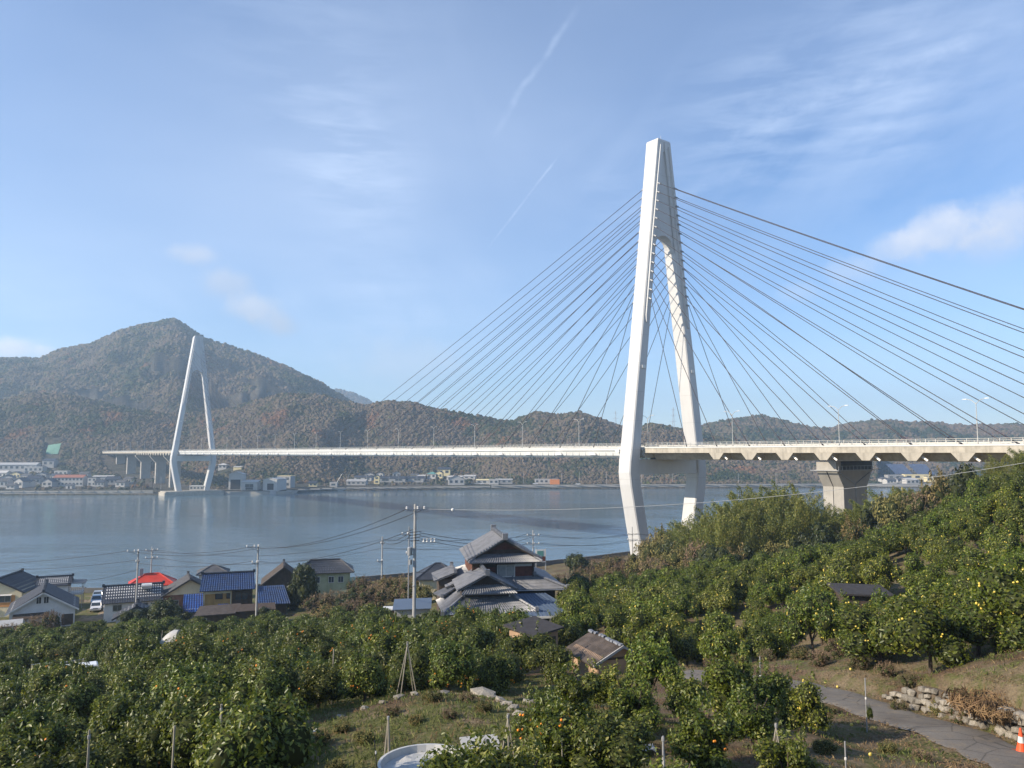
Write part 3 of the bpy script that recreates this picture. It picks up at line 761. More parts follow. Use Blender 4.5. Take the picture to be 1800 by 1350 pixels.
# ------------------------------------------------------------------ vegetation
def leaf_mesh(name, C, Nn, size, mats, ratio=.5, seed=0, droop=.15, core=None, core_mat=None, fresh_bias=None, fold=.12):
    """one mesh of small kite leaves at points C facing Nn; the attribute leafv varies from leaf to leaf"""
    r = np.random.default_rng(seed); n = len(C)
    Nn = Nn / (np.linalg.norm(Nn, axis=1)[:, None] + 1e-9)
    T = r.normal(size=(n, 3)); T -= (T * Nn).sum(1)[:, None] * Nn; T /= np.linalg.norm(T, axis=1)[:, None] + 1e-9
    T[:, 2] -= droop; T /= np.linalg.norm(T, axis=1)[:, None]
    B = np.cross(Nn, T); s = size * r.uniform(.65, 1.25, n)[:, None]
    v = np.empty((n, 4, 3)); v[:, 0] = C - T * s * .5; v[:, 2] = C + T * s * .5
    m = C + T * s * .05 + Nn * s * fold; v[:, 1] = m + B * s * ratio * .5; v[:, 3] = m - B * s * ratio * .5
    base = np.arange(n)[:, None] * 4
    f = np.concatenate([base + [0, 1, 2], base + [0, 2, 3]], 1).reshape(-1, 3)
    val = r.uniform(0, .8, n)
    if fresh_bias is not None: val = np.where(r.uniform(0, 1, n) < fresh_bias, r.uniform(.85, 1, n), val)
    val = np.repeat(val, 2)
    V = v.reshape(-1, 3); mi = np.zeros(len(f), np.int32)
    if core is not None:
        cv, cf = core; f = np.concatenate([f, cf + len(V)]); V = np.concatenate([V, cv]); mi = np.concatenate([mi, np.ones(len(cf), np.int32)]); val = np.concatenate([val, np.zeros(len(cf))])
    me = bpy.data.meshes.new(name); me.vertices.add(len(V)); me.vertices.foreach_set('co', V.ravel())
    me.loops.add(f.size); me.loops.foreach_set('vertex_index', f.ravel().astype(np.int32)); me.polygons.add(len(f))
    me.polygons.foreach_set('loop_start', np.arange(0, f.size, 3, dtype=np.int32)); me.polygons.foreach_set('loop_total', np.full(len(f), 3, np.int32))
    me.materials.append(mats)
    if core is not None: me.materials.append(core_mat); me.polygons.foreach_set('material_index', mi)
    a = me.attributes.new('leafv', 'FLOAT', 'FACE'); a.data.foreach_set('value', val.astype(np.float32))
    me.update(); return me


def ico(sub=1):
    bm = bmesh.new(); bmesh.ops.create_icosphere(bm, subdivisions=sub, radius=1)
    v = np.array([x.co[:] for x in bm.verts]); f = np.array([[q.index for q in x.verts] for x in bm.faces]); bm.free(); return v, f
ICO1, ICO2 = ico(1), ico(2)


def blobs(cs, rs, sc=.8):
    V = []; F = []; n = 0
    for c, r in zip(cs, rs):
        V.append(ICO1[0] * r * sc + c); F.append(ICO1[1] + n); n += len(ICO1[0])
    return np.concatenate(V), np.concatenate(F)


def crown_points(nl, lobes, R_, H, seed, shell=(.72, 1.08), upright=0.0, base=.0):
    """leaf positions on many overlapping lobes of a bushy crown of radius R_ standing from base to H"""
    r = np.random.default_rng(seed); cs = []; rs = []
    for k in range(lobes):
        a = r.uniform(0, 2 * np.pi); rad = R_ * np.sqrt(r.uniform(0, 1)) * .72; z = r.uniform(.22, .80) ** 1. * H
        lim = math.sqrt(max(.05, 1 - ((z / H - .45) / .62) ** 2)); rad *= lim
        cs.append((rad * math.cos(a), rad * math.sin(a), base + z)); rs.append(R_ * r.uniform(.26, .52))
    cs = np.array(cs); rs = np.array(rs)
    w = rs ** 2 / (rs ** 2).sum(); k = r.choice(lobes, nl, p=w)
    d = r.normal(size=(nl, 3)); d /= np.linalg.norm(d, axis=1)[:, None]
    rad = rs[k] * r.uniform(*shell, nl)
    C = cs[k] + d * rad[:, None] * np.array([1, 1, .9])
    keep = (C[:, 2] > base + .08)
    # drop leaves buried deep in other lobes
    D = np.linalg.norm(C[:, None] - cs[None], axis=2) / rs[None]; inner = (D < .62).sum(1)
    keep &= inner < 1
    C = C[keep]; d = d[keep]
    Nn = d + r.normal(size=d.shape) * .55 + np.array([0, 0, .35])
    return C, Nn, cs, rs


def shoots(n, R_, H, seed, ln=.45):
    """upright young shoots standing out of the crown"""
    r = np.random.default_rng(seed); C = []; N = []
    for k in range(n):
        a = r.uniform(0, 6.28); rad = R_ * math.sqrt(r.uniform(0, 1)) * .75; z0 = H * (.98 - .35 * (rad / R_) ** 2)
        L = ln * r.uniform(.5, 1.2); lean = r.normal(size=2) * .25
        for j in range(14):
            t = j / 13; an = r.uniform(0, 6.28)
            C.append((rad * math.cos(a) + lean[0] * t * L + .06 * math.cos(an), rad * math.sin(a) + lean[1] * t * L + .06 * math.sin(an), z0 + t * L)); N.append((math.cos(an) * .8, math.sin(an) * .8, .6))
    return np.array(C), np.array(N)

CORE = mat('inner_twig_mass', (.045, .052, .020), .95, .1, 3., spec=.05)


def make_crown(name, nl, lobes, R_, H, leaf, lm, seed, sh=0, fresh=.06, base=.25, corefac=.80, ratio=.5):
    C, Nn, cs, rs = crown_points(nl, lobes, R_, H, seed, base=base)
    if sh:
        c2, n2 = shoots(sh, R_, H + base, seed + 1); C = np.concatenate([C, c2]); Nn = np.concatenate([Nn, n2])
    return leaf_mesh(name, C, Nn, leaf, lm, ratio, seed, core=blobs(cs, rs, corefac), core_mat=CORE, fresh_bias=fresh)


def trunk_mesh(name, H, seed, r0=.07, n=4, spread=.5):
    r = random.Random(seed); b = MB(); h = H * .35
    b.tube([(0, 0, -.15), (.02, .01, h * .5), (.03, -.02, h)], r0, 7, r2=r0 * .75)
    for k in range(n):
        a = 6.28 * k / n + r.uniform(-.4, .4); s = spread * r.uniform(.7, 1.1)
        b.tube([(.03, -.02, h * .92), (s * .5 * math.cos(a), s * .5 * math.sin(a), h + H * .18), (s * math.cos(a), s * math.sin(a), h + H * .42)], r0 * .6, 5, r2=r0 * .25)
    return b.mesh(name, M_BARK)


def fruit_mesh(name, n, R_, H, base, rad, m, seed, low=False, clump=3):
    C, Nn, cs, rs = crown_points(n * 8, 14, R_, H, seed, shell=(1.0, 1.10), base=base)
    r = np.random.default_rng(seed); V = []; F = []; q = 0; cnt = 0
    idx = r.permutation(len(C)); out = []
    for i in idx:
        if cnt >= n: break
        c = C[i]
        if low and c[2] > base + H * .7: continue
        for j in range(1 + r.integers(0, clump)):
            p = c + r.normal(size=3) * rad * 1.5 * (j > 0); V.append(ICO1[0] * rad * r.uniform(.85, 1.1) + p); F.append(ICO1[1] + q); q += len(ICO1[0]); cnt += 1
    V = np.concatenate(V); F = np.concatenate(F); me = bpy.data.meshes.new(name); me.from_pydata(V.tolist(), [], F.tolist())
    me.materials.append(m); me.polygons.foreach_set('use_smooth', [True] * len(F)); me.update(); return me

# variants: near (fine leaves), middle, far
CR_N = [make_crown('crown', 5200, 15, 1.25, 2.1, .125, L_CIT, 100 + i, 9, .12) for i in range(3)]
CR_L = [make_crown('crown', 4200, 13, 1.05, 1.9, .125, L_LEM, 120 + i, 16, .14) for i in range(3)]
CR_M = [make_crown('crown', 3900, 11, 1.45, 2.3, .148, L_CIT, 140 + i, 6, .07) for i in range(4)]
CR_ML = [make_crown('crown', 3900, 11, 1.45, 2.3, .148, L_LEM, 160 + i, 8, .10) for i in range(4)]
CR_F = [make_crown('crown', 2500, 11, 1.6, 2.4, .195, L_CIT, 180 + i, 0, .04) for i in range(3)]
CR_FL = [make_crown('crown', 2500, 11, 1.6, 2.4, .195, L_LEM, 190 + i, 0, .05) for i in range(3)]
TRK = [trunk_mesh('trunk', 2.3, 5 + i) for i in range(3)]
FR_O = [fruit_mesh('fruit', 18, 1.25, 2.1, .25, .044, M_ORF, 100 + i) for i in range(3)]
FR_OM = [fruit_mesh('fruit', 14, 1.45, 2.3, .25, .045, M_ORF, 140 + i) for i in range(4)]
FR_YM = [fruit_mesh('fruit', 34, 1.45, 2.3, .25, .040, M_YEF, 160 + i, clump=2) for i in range(4)]
FR_YF = [fruit_mesh('fruit', 34, 1.6, 2.4, .25, .045, M_YEF, 190 + i, clump=2) for i in range(3)]

TREES = []


def tree(name, x, y, crown, trk, s, look, cat='tree', fruit=None, hz=1., group=None, label=None, dz=0, sx=1.):
    z = gh(x, y) - .05 + dz; t = thing(name, label, cat, (x, y, z), random.uniform(0, 6.28), group)
    sy = 1. if sx == 1. else 2 - sx; obj('crown', crown, t).scale = (s * sx, s * sy, s * hz)
    if trk is not None: obj('trunk', trk, t).scale = (s, s, s)
    if fruit is not None:
        f = obj('fruit', fruit, t); f.scale = (s * sx, s * sy, s * hz); f['kind'] = 'stuff'
    TREES.append((t, look, x, y, z, 2.4 * s * hz)); return t


def poisson(poly_fn, x0, x1, y0, y1, dmin, seed, tries=6000):
    r = random.Random(seed); pts = []
    for _ in range(tries):
        y = r.uniform(y0, y1); x = r.uniform(x0, x1); d = dmin * r.uniform(.9, 1.15)
        if not poly_fn(x, y): continue
        if all((x - a) ** 2 + (y - b) ** 2 > d * d for a, b in pts): pts.append((x, y))
    return pts


def colpx(x, y): return 900 + FPX * x / depth(y)

def in_left(x, y):
    if y < 17: return False
    c = colpx(x, y)
    if c < -120 or c > 1010: return False
    far = float(np.interp(c, [-120, 0, 150, 300, 440, 520, 680, 760, 900, 1010], [108, 108, 106, 106, 100, 94, 88, 79, 74, 62]))
    near = float(np.interp(c, [-120, 470, 520, 560, 700, 900, 930, 1010], [17.5, 17.5, 24, 30.5, 33, 34, 36, 40]))
    if y > far or y < near: return False
    if 25 < c < 185 and 52 < y < 74: return False
    if 268 < c < 338 and 62 < y < 91: return False
    if 90 < c < 175 and 52 < y < 61: return False
    if 893 < c < 985 and 47.5 < y < 56: return False
    if 960 < c < 1120 and 36 < y < 58: return False
    if 880 < c < 1010 and y > 68: return False
    if c < 150 and y > 103: return False
    if 665 < c < 745 and y > 84: return False
    if c > 905 and y < 38: return False
    if 445 < c < 600 and y < 26: return False
    return road_dist(x, y)[0][0] > 2.2


def in_right(x, y):
    c = colpx(x, y)
    if c < 990 or c > 2450: return False
    far = float(np.interp(c, [990, 1010, 1100, 1180, 1300, 1450, 1600, 1700, 1960], [72, 92, 102, 106, 104, 108, 104, 104, 104]))
    near = float(np.interp(c, [990, 1100, 1150, 1300, 1400, 1470, 1530, 1560, 1640, 1800, 1960], [63, 58, 46, 45, 45, 45, 41, 33, 30.2, 28, 26.]))
    if y > far or y < near: return False
    if 995 < c < 1130 and y < 54: return False
    if 1445 < c < 1570 and 52 < y < 60.5: return False
    if 1540 < c < 1645 and 62 < y < 70: return False
    if 1690 < c < 1860 and 63 < y < 69: return False
    if 1330 < c < 1360 and 60 < y < 64: return False
    return road_dist(x, y)[0][0] > 2.6

random.seed(11)
lp_ = poisson(in_left, -95, 12, 17, 114, 2.7, 3, 26000)
rp_ = poisson(in_right, 4, 115, 25, 108, 2.75, 4, 30000)
lp_.sort(key=lambda p: p[1]); rp_.sort(key=lambda p: p[1])
# past three hundred trees the farther ones join into one mass
NMAX = 270
allp = sorted([(y, x, 'l') for x, y in lp_] + [(y, x, 'r') for x, y in rp_])
print('orchard trees', len(lp_), len(rp_))
rest = []
nk = 0
for k, (y, x, side) in enumerate(allp):
    if nk >= NMAX or colpx(x, y) > 1900 or colpx(x, y) < -90: rest.append((x, y, side)); continue
    nk += 1
    i = random.randrange(12)
    if side == 'l':
        if y < 40: cr, fr = CR_N[i % 3], FR_O[i % 3] if random.random() < .75 else None; s = random.uniform(.85, 1.15)
        elif y < 75: cr, fr = CR_M[i % 4], FR_OM[i % 4] if random.random() < .6 else None; s = random.uniform(.9, 1.25)
        else: cr, fr = CR_F[i % 3], None; s = random.uniform(.85, 1.15)
        look = 'dark green citrus tree with a few oranges' if fr else 'dark green citrus tree without visible fruit'
    else:
        if y < 75: cr, fr = CR_ML[i % 4], FR_YM[i % 4] if random.random() < .75 else None; s = random.uniform(.9, 1.3)
        else: cr, fr = CR_FL[i % 3], FR_YF[i % 3] if random.random() < .5 else None; s = random.uniform(.9, 1.25)
        look = 'bright green citrus tree dotted with yellow fruit' if fr else 'bright green citrus tree with no fruit showing'
    tree('citrus_tree', x, y, cr, TRK[i % 3], s, look, 'tree', fr, random.uniform(.78, 1.2), 'citrus trees of the orchard', sx=random.uniform(.82, 1.2))


def gn_scatter(name, pts, scales, meshes, label=None, cat=None, kind='stuff', zs=None):
    """one object: points with the given meshes set on them by geometry nodes"""
    me = bpy.data.meshes.new(name); me.from_pydata([tuple(p) for p in pts], [], [])
    a = me.attributes.new('sc', 'FLOAT', 'POINT'); a.data.foreach_set('value', np.asarray(scales, np.float32))
    a = me.attributes.new('sz', 'FLOAT', 'POINT'); a.data.foreach_set('value', np.asarray(zs if zs is not None else np.ones(len(pts)), np.float32))
    o = obj(name, me); ng = bpy.data.node_groups.new(name + '_nodes', 'GeometryNodeTree'); n = ng.nodes; l = ng.links
    ng.interface.new_socket('Geometry', in_out='INPUT', socket_type='NodeSocketGeometry'); ng.interface.new_socket('Geometry', in_out='OUTPUT', socket_type='NodeSocketGeometry')
    gi = n.new('NodeGroupInput'); go = n.new('NodeGroupOutput')
    inst = n.new('GeometryNodeInstanceOnPoints'); gti = n.new('GeometryNodeGeometryToInstance')
    for m in meshes:
        src = bpy.data.objects.new('crown_source', m); oi = n.new('GeometryNodeObjectInfo'); oi.inputs['Object'].default_value = src; oi.inputs['As Instance'].default_value = True
        l.new(oi.outputs['Geometry'], gti.inputs[0])
    l.new(gi.outputs[0], inst.inputs['Points']); l.new(gti.outputs[0], inst.inputs['Instance'])
    inst.inputs['Pick Instance'].default_value = True
    rv = n.new('FunctionNodeRandomValue'); rv.data_type = 'INT'; rv.inputs[4].default_value = 0; rv.inputs[5].default_value = len(meshes) - 1; rv.inputs['Seed'].default_value = 3
    l.new(rv.outputs[2], inst.inputs['Instance Index'])
    rr = n.new('FunctionNodeRandomValue'); rr.data_type = 'FLOAT_VECTOR'; rr.inputs[0].default_value = (0, 0, 0); rr.inputs[1].default_value = (0, 0, 6.28); l.new(rr.outputs[0], inst.inputs['Rotation'])
    na = n.new('GeometryNodeInputNamedAttribute'); na.inputs['Name'].default_value = 'sc'; na.data_type = 'FLOAT'
    nb = n.new('GeometryNodeInputNamedAttribute'); nb.inputs['Name'].default_value = 'sz'; nb.data_type = 'FLOAT'
    cx = n.new('ShaderNodeCombineXYZ'); mu = n.new('ShaderNodeMath'); mu.operation = 'MULTIPLY'
    l.new(na.outputs[0], mu.inputs[0]); l.new(nb.outputs[0], mu.inputs[1])
    l.new(na.outputs[0], cx.inputs[0]); l.new(na.outputs[0], cx.inputs[1]); l.new(mu.outputs[0], cx.inputs[2]); l.new(cx.outputs[0], inst.inputs['Scale'])
    l.new(inst.outputs[0], go.inputs[0])
    md = o.modifiers.new('scatter', 'NODES'); md.node_group = ng
    return tag(o, label, cat, None, kind)

if rest:
    pl = [(x, y, gh(x, y)) for x, y, sd_ in rest if sd_ == 'l']; pr = [(x, y, gh(x, y)) for x, y, sd_ in rest if sd_ == 'r']
    if pl: gn_scatter('orchard', pl, [random.uniform(.9, 1.25) for _ in pl], CR_F, 'rows of small dark citrus trees at the far end of the left orchard', 'orchard')
    if pr: gn_scatter('orchard', pr, [random.uniform(.9, 1.3) for _ in pr], CR_FL, 'mass of bright green citrus trees high on the right hillside', 'orchard')

# young trees standing apart in the foreground: photo column, depth, size, crown kind, fruit, label
FG = [(640,28,.80,'N',FR_O[0],1.0,'small orange tree heavy with low fruit on the grass slope'),
(560,29.5,.85,'N',FR_O[1],.9,'bushy orange tree just left of the fruit-laden small tree'),
(790,30.5,.9,'N',FR_O[2],.95,'orange tree behind the grassy mound beside its stone rim'),
(862,31.5,.85,'N',FR_O[0],1.0,'citrus tree at the far stone corner of the grassy mound'),
(708,32,.55,'N',None,1.0,'small round citrus bush under the tall stake tripod'),
(450,25,.8,'N',None,1.0,'young citrus tree left of the open grass slope'),
(905,16.0,.92,'L',None,1.,'low citrus bush right of the white tub at the bottom edge'),
(812,15.0,.98,'L',None,1.0,'low citrus bush overlapping the front rim of the white tub'),
(985,18.2,.85,'L',FR_O[1],.95,'citrus tree with a cluster of oranges and yellow shoots, right of the mound'),
(1050,27.5,.72,'L',None,.95,'green citrus tree directly below the gabled brown shed'),
(1145,26.5,1.05,'L',None,1.1,'tall sunlit citrus tree with bright new shoots beside the lane bend'),
(1120,22.5,.8,'L',None,.9,'citrus tree half hiding a white sheet, in the lower middle'),
(1288,25.5,1.0,'L',None,1.1,'tall bright citrus tree left of the lane, next to the grey pole'),
(1348,27.0,.85,'L',None,1.0,'sunlit citrus tree touching the lane behind the grey pole'),
(1240,19.6,.85,'L',FR_O[2],1.0,'citrus tree with a few oranges right of the wired stake tripod'),
(1325,21.6,.8,'L',None,.95,'dense citrus tree at the left edge of the bare lane verge'),
(1415,25.8,.66,'M',FR_YM[0],1.1,'solitary rounded citrus tree standing on the verge beside the lane'),
(1388,17.6,.72,'L',None,1.0,'small citrus bush with yellow shoots around the right-hand tripod'),
(1190,15.6,.8,'L',None,.8,'low citrus bush at the foot of the wired stake tripod'),
(1065,18.0,.9,'N',None,.9,'dark citrus tree between the orange cluster tree and the wired tripod'),
(1010,22.5,.85,'L',None,1.0,'citrus tree behind the tree with the orange cluster'),
(385,19.2,.95,'L',None,1.0,'citrus tree with pale leaves round the left stake tripod'),
(140,17.8,.9,'L',None,.9,'citrus tree with large pale leaves at the bottom left'),
(235,20.5,.9,'N',FR_O[0],1.0,'citrus tree left of the leaning pale stake'),
(30,19.5,1.0,'N',FR_O[1],1.05,'citrus tree with oranges at the left bottom corner'),
(475,19.0,.6,'L',None,.9,'low citrus bush at the left end of the grass slope'),
(765,14.6,.78,'L',None,1.0,'low leafy citrus bush in front of the middle of the white tub'),
(705,15.2,.5,'L',None,1.0,'low yellow-leaved bush at the bottom edge left of the white tub'),
(868,15.4,.95,'L',None,1.0,'citrus bush with big pale leaves covering the right half of the white tub'),
(955,20.5,.7,'L',FR_O[0],1.0,'small citrus tree with oranges at the right end of the mound'),
(1100,25,.8,'L',None,.9,'leafy citrus tree below the gabled shed, left of the tall sunlit one'),
(1200,23.5,.8,'L',None,1.0,'citrus tree between the tall sunlit tree and the lane-side one'),
(1470,45,.9,'M',FR_YM[1],1.,'citrus tree with fallen yellow fruit on the reddish bank')]
for i, (c, Y, s, kd, fr, hz, lab) in enumerate(FG):
    tree('citrus_tree', P(c, Y), Y, (CR_ML[0 if fr is FR_YM[0] else 1] if kd == 'M' else (CR_N if kd == 'N' else CR_L)[i % 3]), TRK[i % 3], s, None, 'tree', fr, hz, 'citrus trees of the orchard', lab)


# bamboo: a clump is many leaning culms with feathery sprays
def bamboo_mesh(seed, H=9., n=9, nl=3900, spread=1.5):
    r = np.random.default_rng(seed); C = []; Nn = []; tb = MB()
    for k in range(n):
        a = r.uniform(0, 6.28); r0 = spread * .5 * math.sqrt(r.uniform()); x0, y0 = r0 * math.cos(a), r0 * math.sin(a); h = H * r.uniform(.75, 1.05); lean = r.normal(size=2) * .10 + np.array([math.cos(a), math.sin(a)]) * .10
        pts = [np.array([x0 + lean[0] * h * t * (1 + 1.2 * t ** 3), y0 + lean[1] * h * t * (1 + 1.2 * t ** 3), h * (t - .10 * t ** 5)]) for t in np.linspace(0, 1, 7)]
        tb.tube(pts, .05, 5, r2=.015)
        m = nl // n; t = r.uniform(.16, 1.0, m) ** .75
        idx = np.clip(t * 6, 0, 5.999); i0 = idx.astype(int); fr = (idx - i0)[:, None]; pa = np.array(pts)
        base = pa[i0] * (1 - fr) + pa[i0 + 1] * fr
        # sprays: leaves gather about side branches
        nb = 26; bt = r.integers(0, nb, m); ba = r.uniform(0, 6.28, nb)[bt]; rad = (1.25 * np.sin(np.clip(t, 0, 1) * 2.9) ** .8 * (.55 + .45 * r.uniform(0, 1, nb)[bt])) * r.uniform(.2, 1, m)
        tq = (np.round(t * nb) / nb)
        C.append(base + np.stack([rad * np.cos(ba), rad * np.sin(ba), -.22 * rad + r.normal(size=m) * .14], 1)); Nn.append(np.stack([np.cos(ba) * .5, np.sin(ba) * .5, .7 + 0 * ba], 1) + r.normal(size=(m, 3)) * .5)
    return leaf_mesh('foliage', np.concatenate(C), np.concatenate(Nn), .27, L_BAM, .42, seed, droop=.5, fresh_bias=.10), tb.mesh('culm', mat('bamboo_culm', (.13, .15, .05), .5, .15, 3.))
BAM = [bamboo_mesh(300 + i, H=[9, 10, 8, 9.5][i]) for i in range(4)]
BPOS = []
def in_bam(x, y):
    c = colpx(x, y)
    if 1195 < c < 1560 and float(np.interp(c, [1195, 1250, 1560], [152, 118, 118])) < y < float(np.interp(c, [1195, 1300, 1450, 1560], [160, 150, 140, 140])): return True
    if 1570 < c < 1720 and 108 < y < 126: return True
    if 1700 < c < 1960 and 106 < y < 124: return True
    return False
bp_ = sorted(poisson(in_bam, 30, 130, 100, 160, 2.9, 8, 9000), key=lambda p: p[1]); print('bamboo', len(bp_))
for k, (x, y) in enumerate(bp_):
    fo, cu = BAM[k % 4]; c = colpx(x, y); z = gh(x, y) - .1
    top = float(np.interp(c, [1160, 1200, 1260, 1300, 1400, 1440, 1480, 1540, 1580, 1630, 1700, 1740, 1800, 1960], [950, 925, 905, 866, 868, 888, 902, 884, 862, 858, 852, 815, 796, 780]))
    h = (zat(top, y) - z) * random.uniform(.86, 1.10); s = max(.45, min(1.6, h / 8.4))
    t = thing('bamboo', None, 'bamboo', (x, y, z), random.uniform(0, 6.28), 'bamboo grove on the right hillside')
    obj('foliage', fo, t).scale = (min(s, 1.1),) * 2 + (s,); obj('culm', cu, t).scale = (min(s, 1.1),) * 2 + (s,)
    TREES.append((t, 'feathery bamboo clump with yellow-green sprays', x, y, z, 8.8 * s))

# rough brush and shrubs
SH_B = [make_crown('foliage', 2000, 18, 1.5, 1.9, .17, L_BRW, 400 + i, 22, .1, .02, .55, .28) for i in range(2)]
SH_G = [make_crown('foliage', 1900, 18, 1.5, 2.0, .20, L_BRG, 410 + i, 8, .12, .02, .70, .4) for i in range(2)]
SH_D = [make_crown('foliage', 1900, 14, 1.4, 2.1, .20, L_DRK, 420 + i, 0, .05, .02, .8, .5) for i in range(2)]
STEM = trunk_mesh('stem', 1.6, 77, .04, 5, .6)
def shrub(c, Y, kind, s, hz=1., look=None, lab=None, cat='shrub', sx=1.):
    x = P(c, Y); m = {'B': SH_B, 'G': SH_G, 'D': SH_D}[kind]; z = gh(x, Y) - .1
    t = thing({'B': 'dry_shrub', 'G': 'tawny_shrub', 'D': 'evergreen_shrub'}[kind], lab, cat, (x, Y, z), random.uniform(0, 6.28), 'shrubs between the houses and the orchard')
    obj('foliage', m[int(c) % 2], t).scale = (s * sx, s * sx, s * hz); obj('stem', STEM, t).scale = (s,) * 3
    TREES.append((t, look or {'B': 'leafless brown brush', 'G': 'tawny green shrub with yellowing leaves', 'D': 'dark evergreen shrub'}[kind], x, Y, z, 2.2 * s * hz))
for c, Y, kd, s, hz in [(1030,110,'B',1.9,1.1),(1062,118,'G',1.8,1.1),(1090,112,'B',2.0,1.1),(1120,120,'G',2.0,1.2),(1150,116,'B',2.1,1.2),(1178,124,'G',2.0,1.3),(1205,118,'G',1.9,1.4),(1232,112,'B',2.0,1.5),(1010,128,'G',1.5,1.),(1040,140,'G',2.,1.),(1075,150,'G',2.1,1.1),(1100,160,'B',2.1,1.),
 (1130,150,'G',2.4,1.3),(1160,145,'G',2.4,1.6),(1185,138,'D',2.2,1.6),(1210,134,'G',2.2,1.7),(1180,160,'G',2.4,2.0),(1015,170,'D',2.6,1.3),(1045,185,'B',2.3,.9),(1075,190,'G',2.2,.9),(985,165,'B',2.,.9),(1145,175,'G',2.6,1.5),(1165,190,'G',2.8,1.7),(1100,195,'B',2.2,.8),(1255,108,'D',2.1,1.3),(1290,110,'G',2.,1.3),(1330,112,'D',2.1,1.2),(1370,114,'G',2.,1.2),(1420,114,'D',2.2,1.2),(1460,113,'D',2.0,1.5),(1510,114,'G',2.0,1.4),(1550,112,'D',2.2,1.5),(1580,108,'G',2.2,1.6),(1625,107,'B',2.1,1.4),(1655,107,'G',2.2,1.6),(1690,106,'D',2.3,1.6),
 (560,118,'B',1.7,.9),(590,120,'B',1.7,.9),(535,124,'D',2.2,1.7),(612,116,'D',1.5,1.),(640,125,'B',2.2,1.),(660,112,'B',1.9,1.),(510,128,'D',2.0,1.5),(690,122,'G',2.,1.),(715,118,'B',1.9,1.),(480,112,'D',1.6,.8),(632,132,'D',2.0,1.0),(650,140,'D',2.,.8),(620,108,'B',1.7,.8),(575,108,'G',1.6,.8),(680,132,'B',2.2,.9),
 (745,113,'G',1.3,1.0),(775,108,'D',1.2,1.0),(70,113,'B',1.35,1.2),(95,112,'B',1.3,1.5),(48,113,'B',1.2,.9),(285,117,'D',1.9,1.1),(310,116,'D',1.8,1.0),(235,116,'D',1.5,1.0),(262,117,'D',1.7,1.0),(18,114,'B',1.2,.9),(1015,98,'D',1.5,1.2),(1000,86,'D',1.3,1.1)]:
    shrub(c, Y, kd, s * .92, hz)
for c, Y, kd, s in ((1440,38.5,'B',.42),(1475,39.5,'B',.5),(1510,36.2,'B',.38),(1405,41,'G',.4),(1535,38.5,'B',.48),(1495,41.5,'G',.42),(1560,34.5,'B',.36),(1600,31.8,'B',.34),(1655,29.6,'G',.3),(1690,28.4,'B',.36),(1350,41.5,'B',.36),(1300,42.3,'G',.36),(1250,42.6,'B',.34),(1580,30.6,'B',.26),(1455,30.4,'B',.24),(1560,24.2,'G',.22),(1620,23.4,'B',.22),(1450,22.5,'G',.24),(1540,19.8,'B',.2),(560,22.5,'G',.24),(600,23.5,'G',.2),(640,22,'G',.22),(520,21,'G',.26),(590,20.3,'G',.18),(690,24.4,'B',.2),(760,25.2,'G',.24),(820,25.4,'B',.22),(730,23.2,'G',.16),(850,24,'G',.2),(790,23.4,'B',.18),(655,19.2,'G',.2)):
    shrub(c, Y, kd, s, .9)
# withered pampas tuft drooping over the stone wall
r_ = np.random.default_rng(5); C_ = []; N_ = []
for k in range(900):
    a = r_.uniform(0, 6.28); L = r_.uniform(.5, 1.25); t = r_.uniform(.1, 1); 
    C_.append((math.cos(a) * t * .75 * L, math.sin(a) * t * .75 * L, L * (1.5 * t - 1.1 * t * t))); N_.append((math.cos(a) * .9, math.sin(a) * .9, .5))
me = leaf_mesh('foliage', np.array(C_), np.array(N_), .34, L_FLA, .10, 5, droop=.7)
for c, Y, s, lab in ((1722, 27.0, 1.25, 'withered pampas grass drooping over the stone wall by the lane'), (1758, 26.2, .95, 'smaller tuft of withered grass right of the drooping pampas')):
    x = P(c, Y); t = thing('pampas_grass', lab, 'grass tuft', (x, Y, gh(x, Y)), 0, 'withered grass on the wall'); obj('foliage', me, t).scale = (s,) * 3; t.location.z += .35

# grass and litter on the open ground near by
def blades(name, n, fn, size, lm, seed, lab, stand=.9, ratio=.18, z0=.02):
    r = np.random.default_rng(seed); X = []; Yv = []
    while len(X) < n:
        y = r.uniform(14.5, 46, 4000); c = r.uniform(-60, 1900, 4000); x = P(c, y)
        k = fn(c, y, x); X.extend(x[k]); Yv.extend(y[k])
    X = np.array(X[:n]); Yv = np.array(Yv[:n]); Z = near_height(X[None], Yv[None])[0]
    a = r.uniform(0, 6.28, n)
    N = np.stack([np.cos(a) * stand, np.sin(a) * stand, np.full(n, 1 - stand * .8)], 1) + r.normal(size=(n, 3)) * .12
    me = leaf_mesh(name, np.stack([X, Yv, Z + (size * .3 if stand > .5 else z0)], 1), N, size, lm, ratio, seed, droop=-1.2 if stand > .5 else 0, fresh_bias=.12)
    return tag(obj(name, me), lab, 'grass' if stand > .5 else 'leaf litter', None, 'stuff')
gn_ = lambda c, y, x: fbm(x, y, 3.2, 3, 21)
blades('grass', 42000, lambda c, y, x: (road_dist(x, y)[0] > 1.35) & (gn_(c, y, x) > np.where(x > 3.5, .35, -.25)), .17, L_GRS, 31, 'short green grass growing over the open orchard ground')
blades('dry_grass', 15000, lambda c, y, x: (road_dist(x, y)[0] > 1.3) & (gn_(c, y, x) < -.1), .15, L_FLA, 32, 'straw-coloured dead grass on the open orchard ground')
blades('fallen_leaves', 5200, lambda c, y, x: (road_dist(x, y)[0] > .95) & (road_dist(x, y)[0] < 2.6) & (c > 1150), .09, L_FLA, 33, 'fallen yellow leaves gathered along the lane edges', 0., .6, .05)


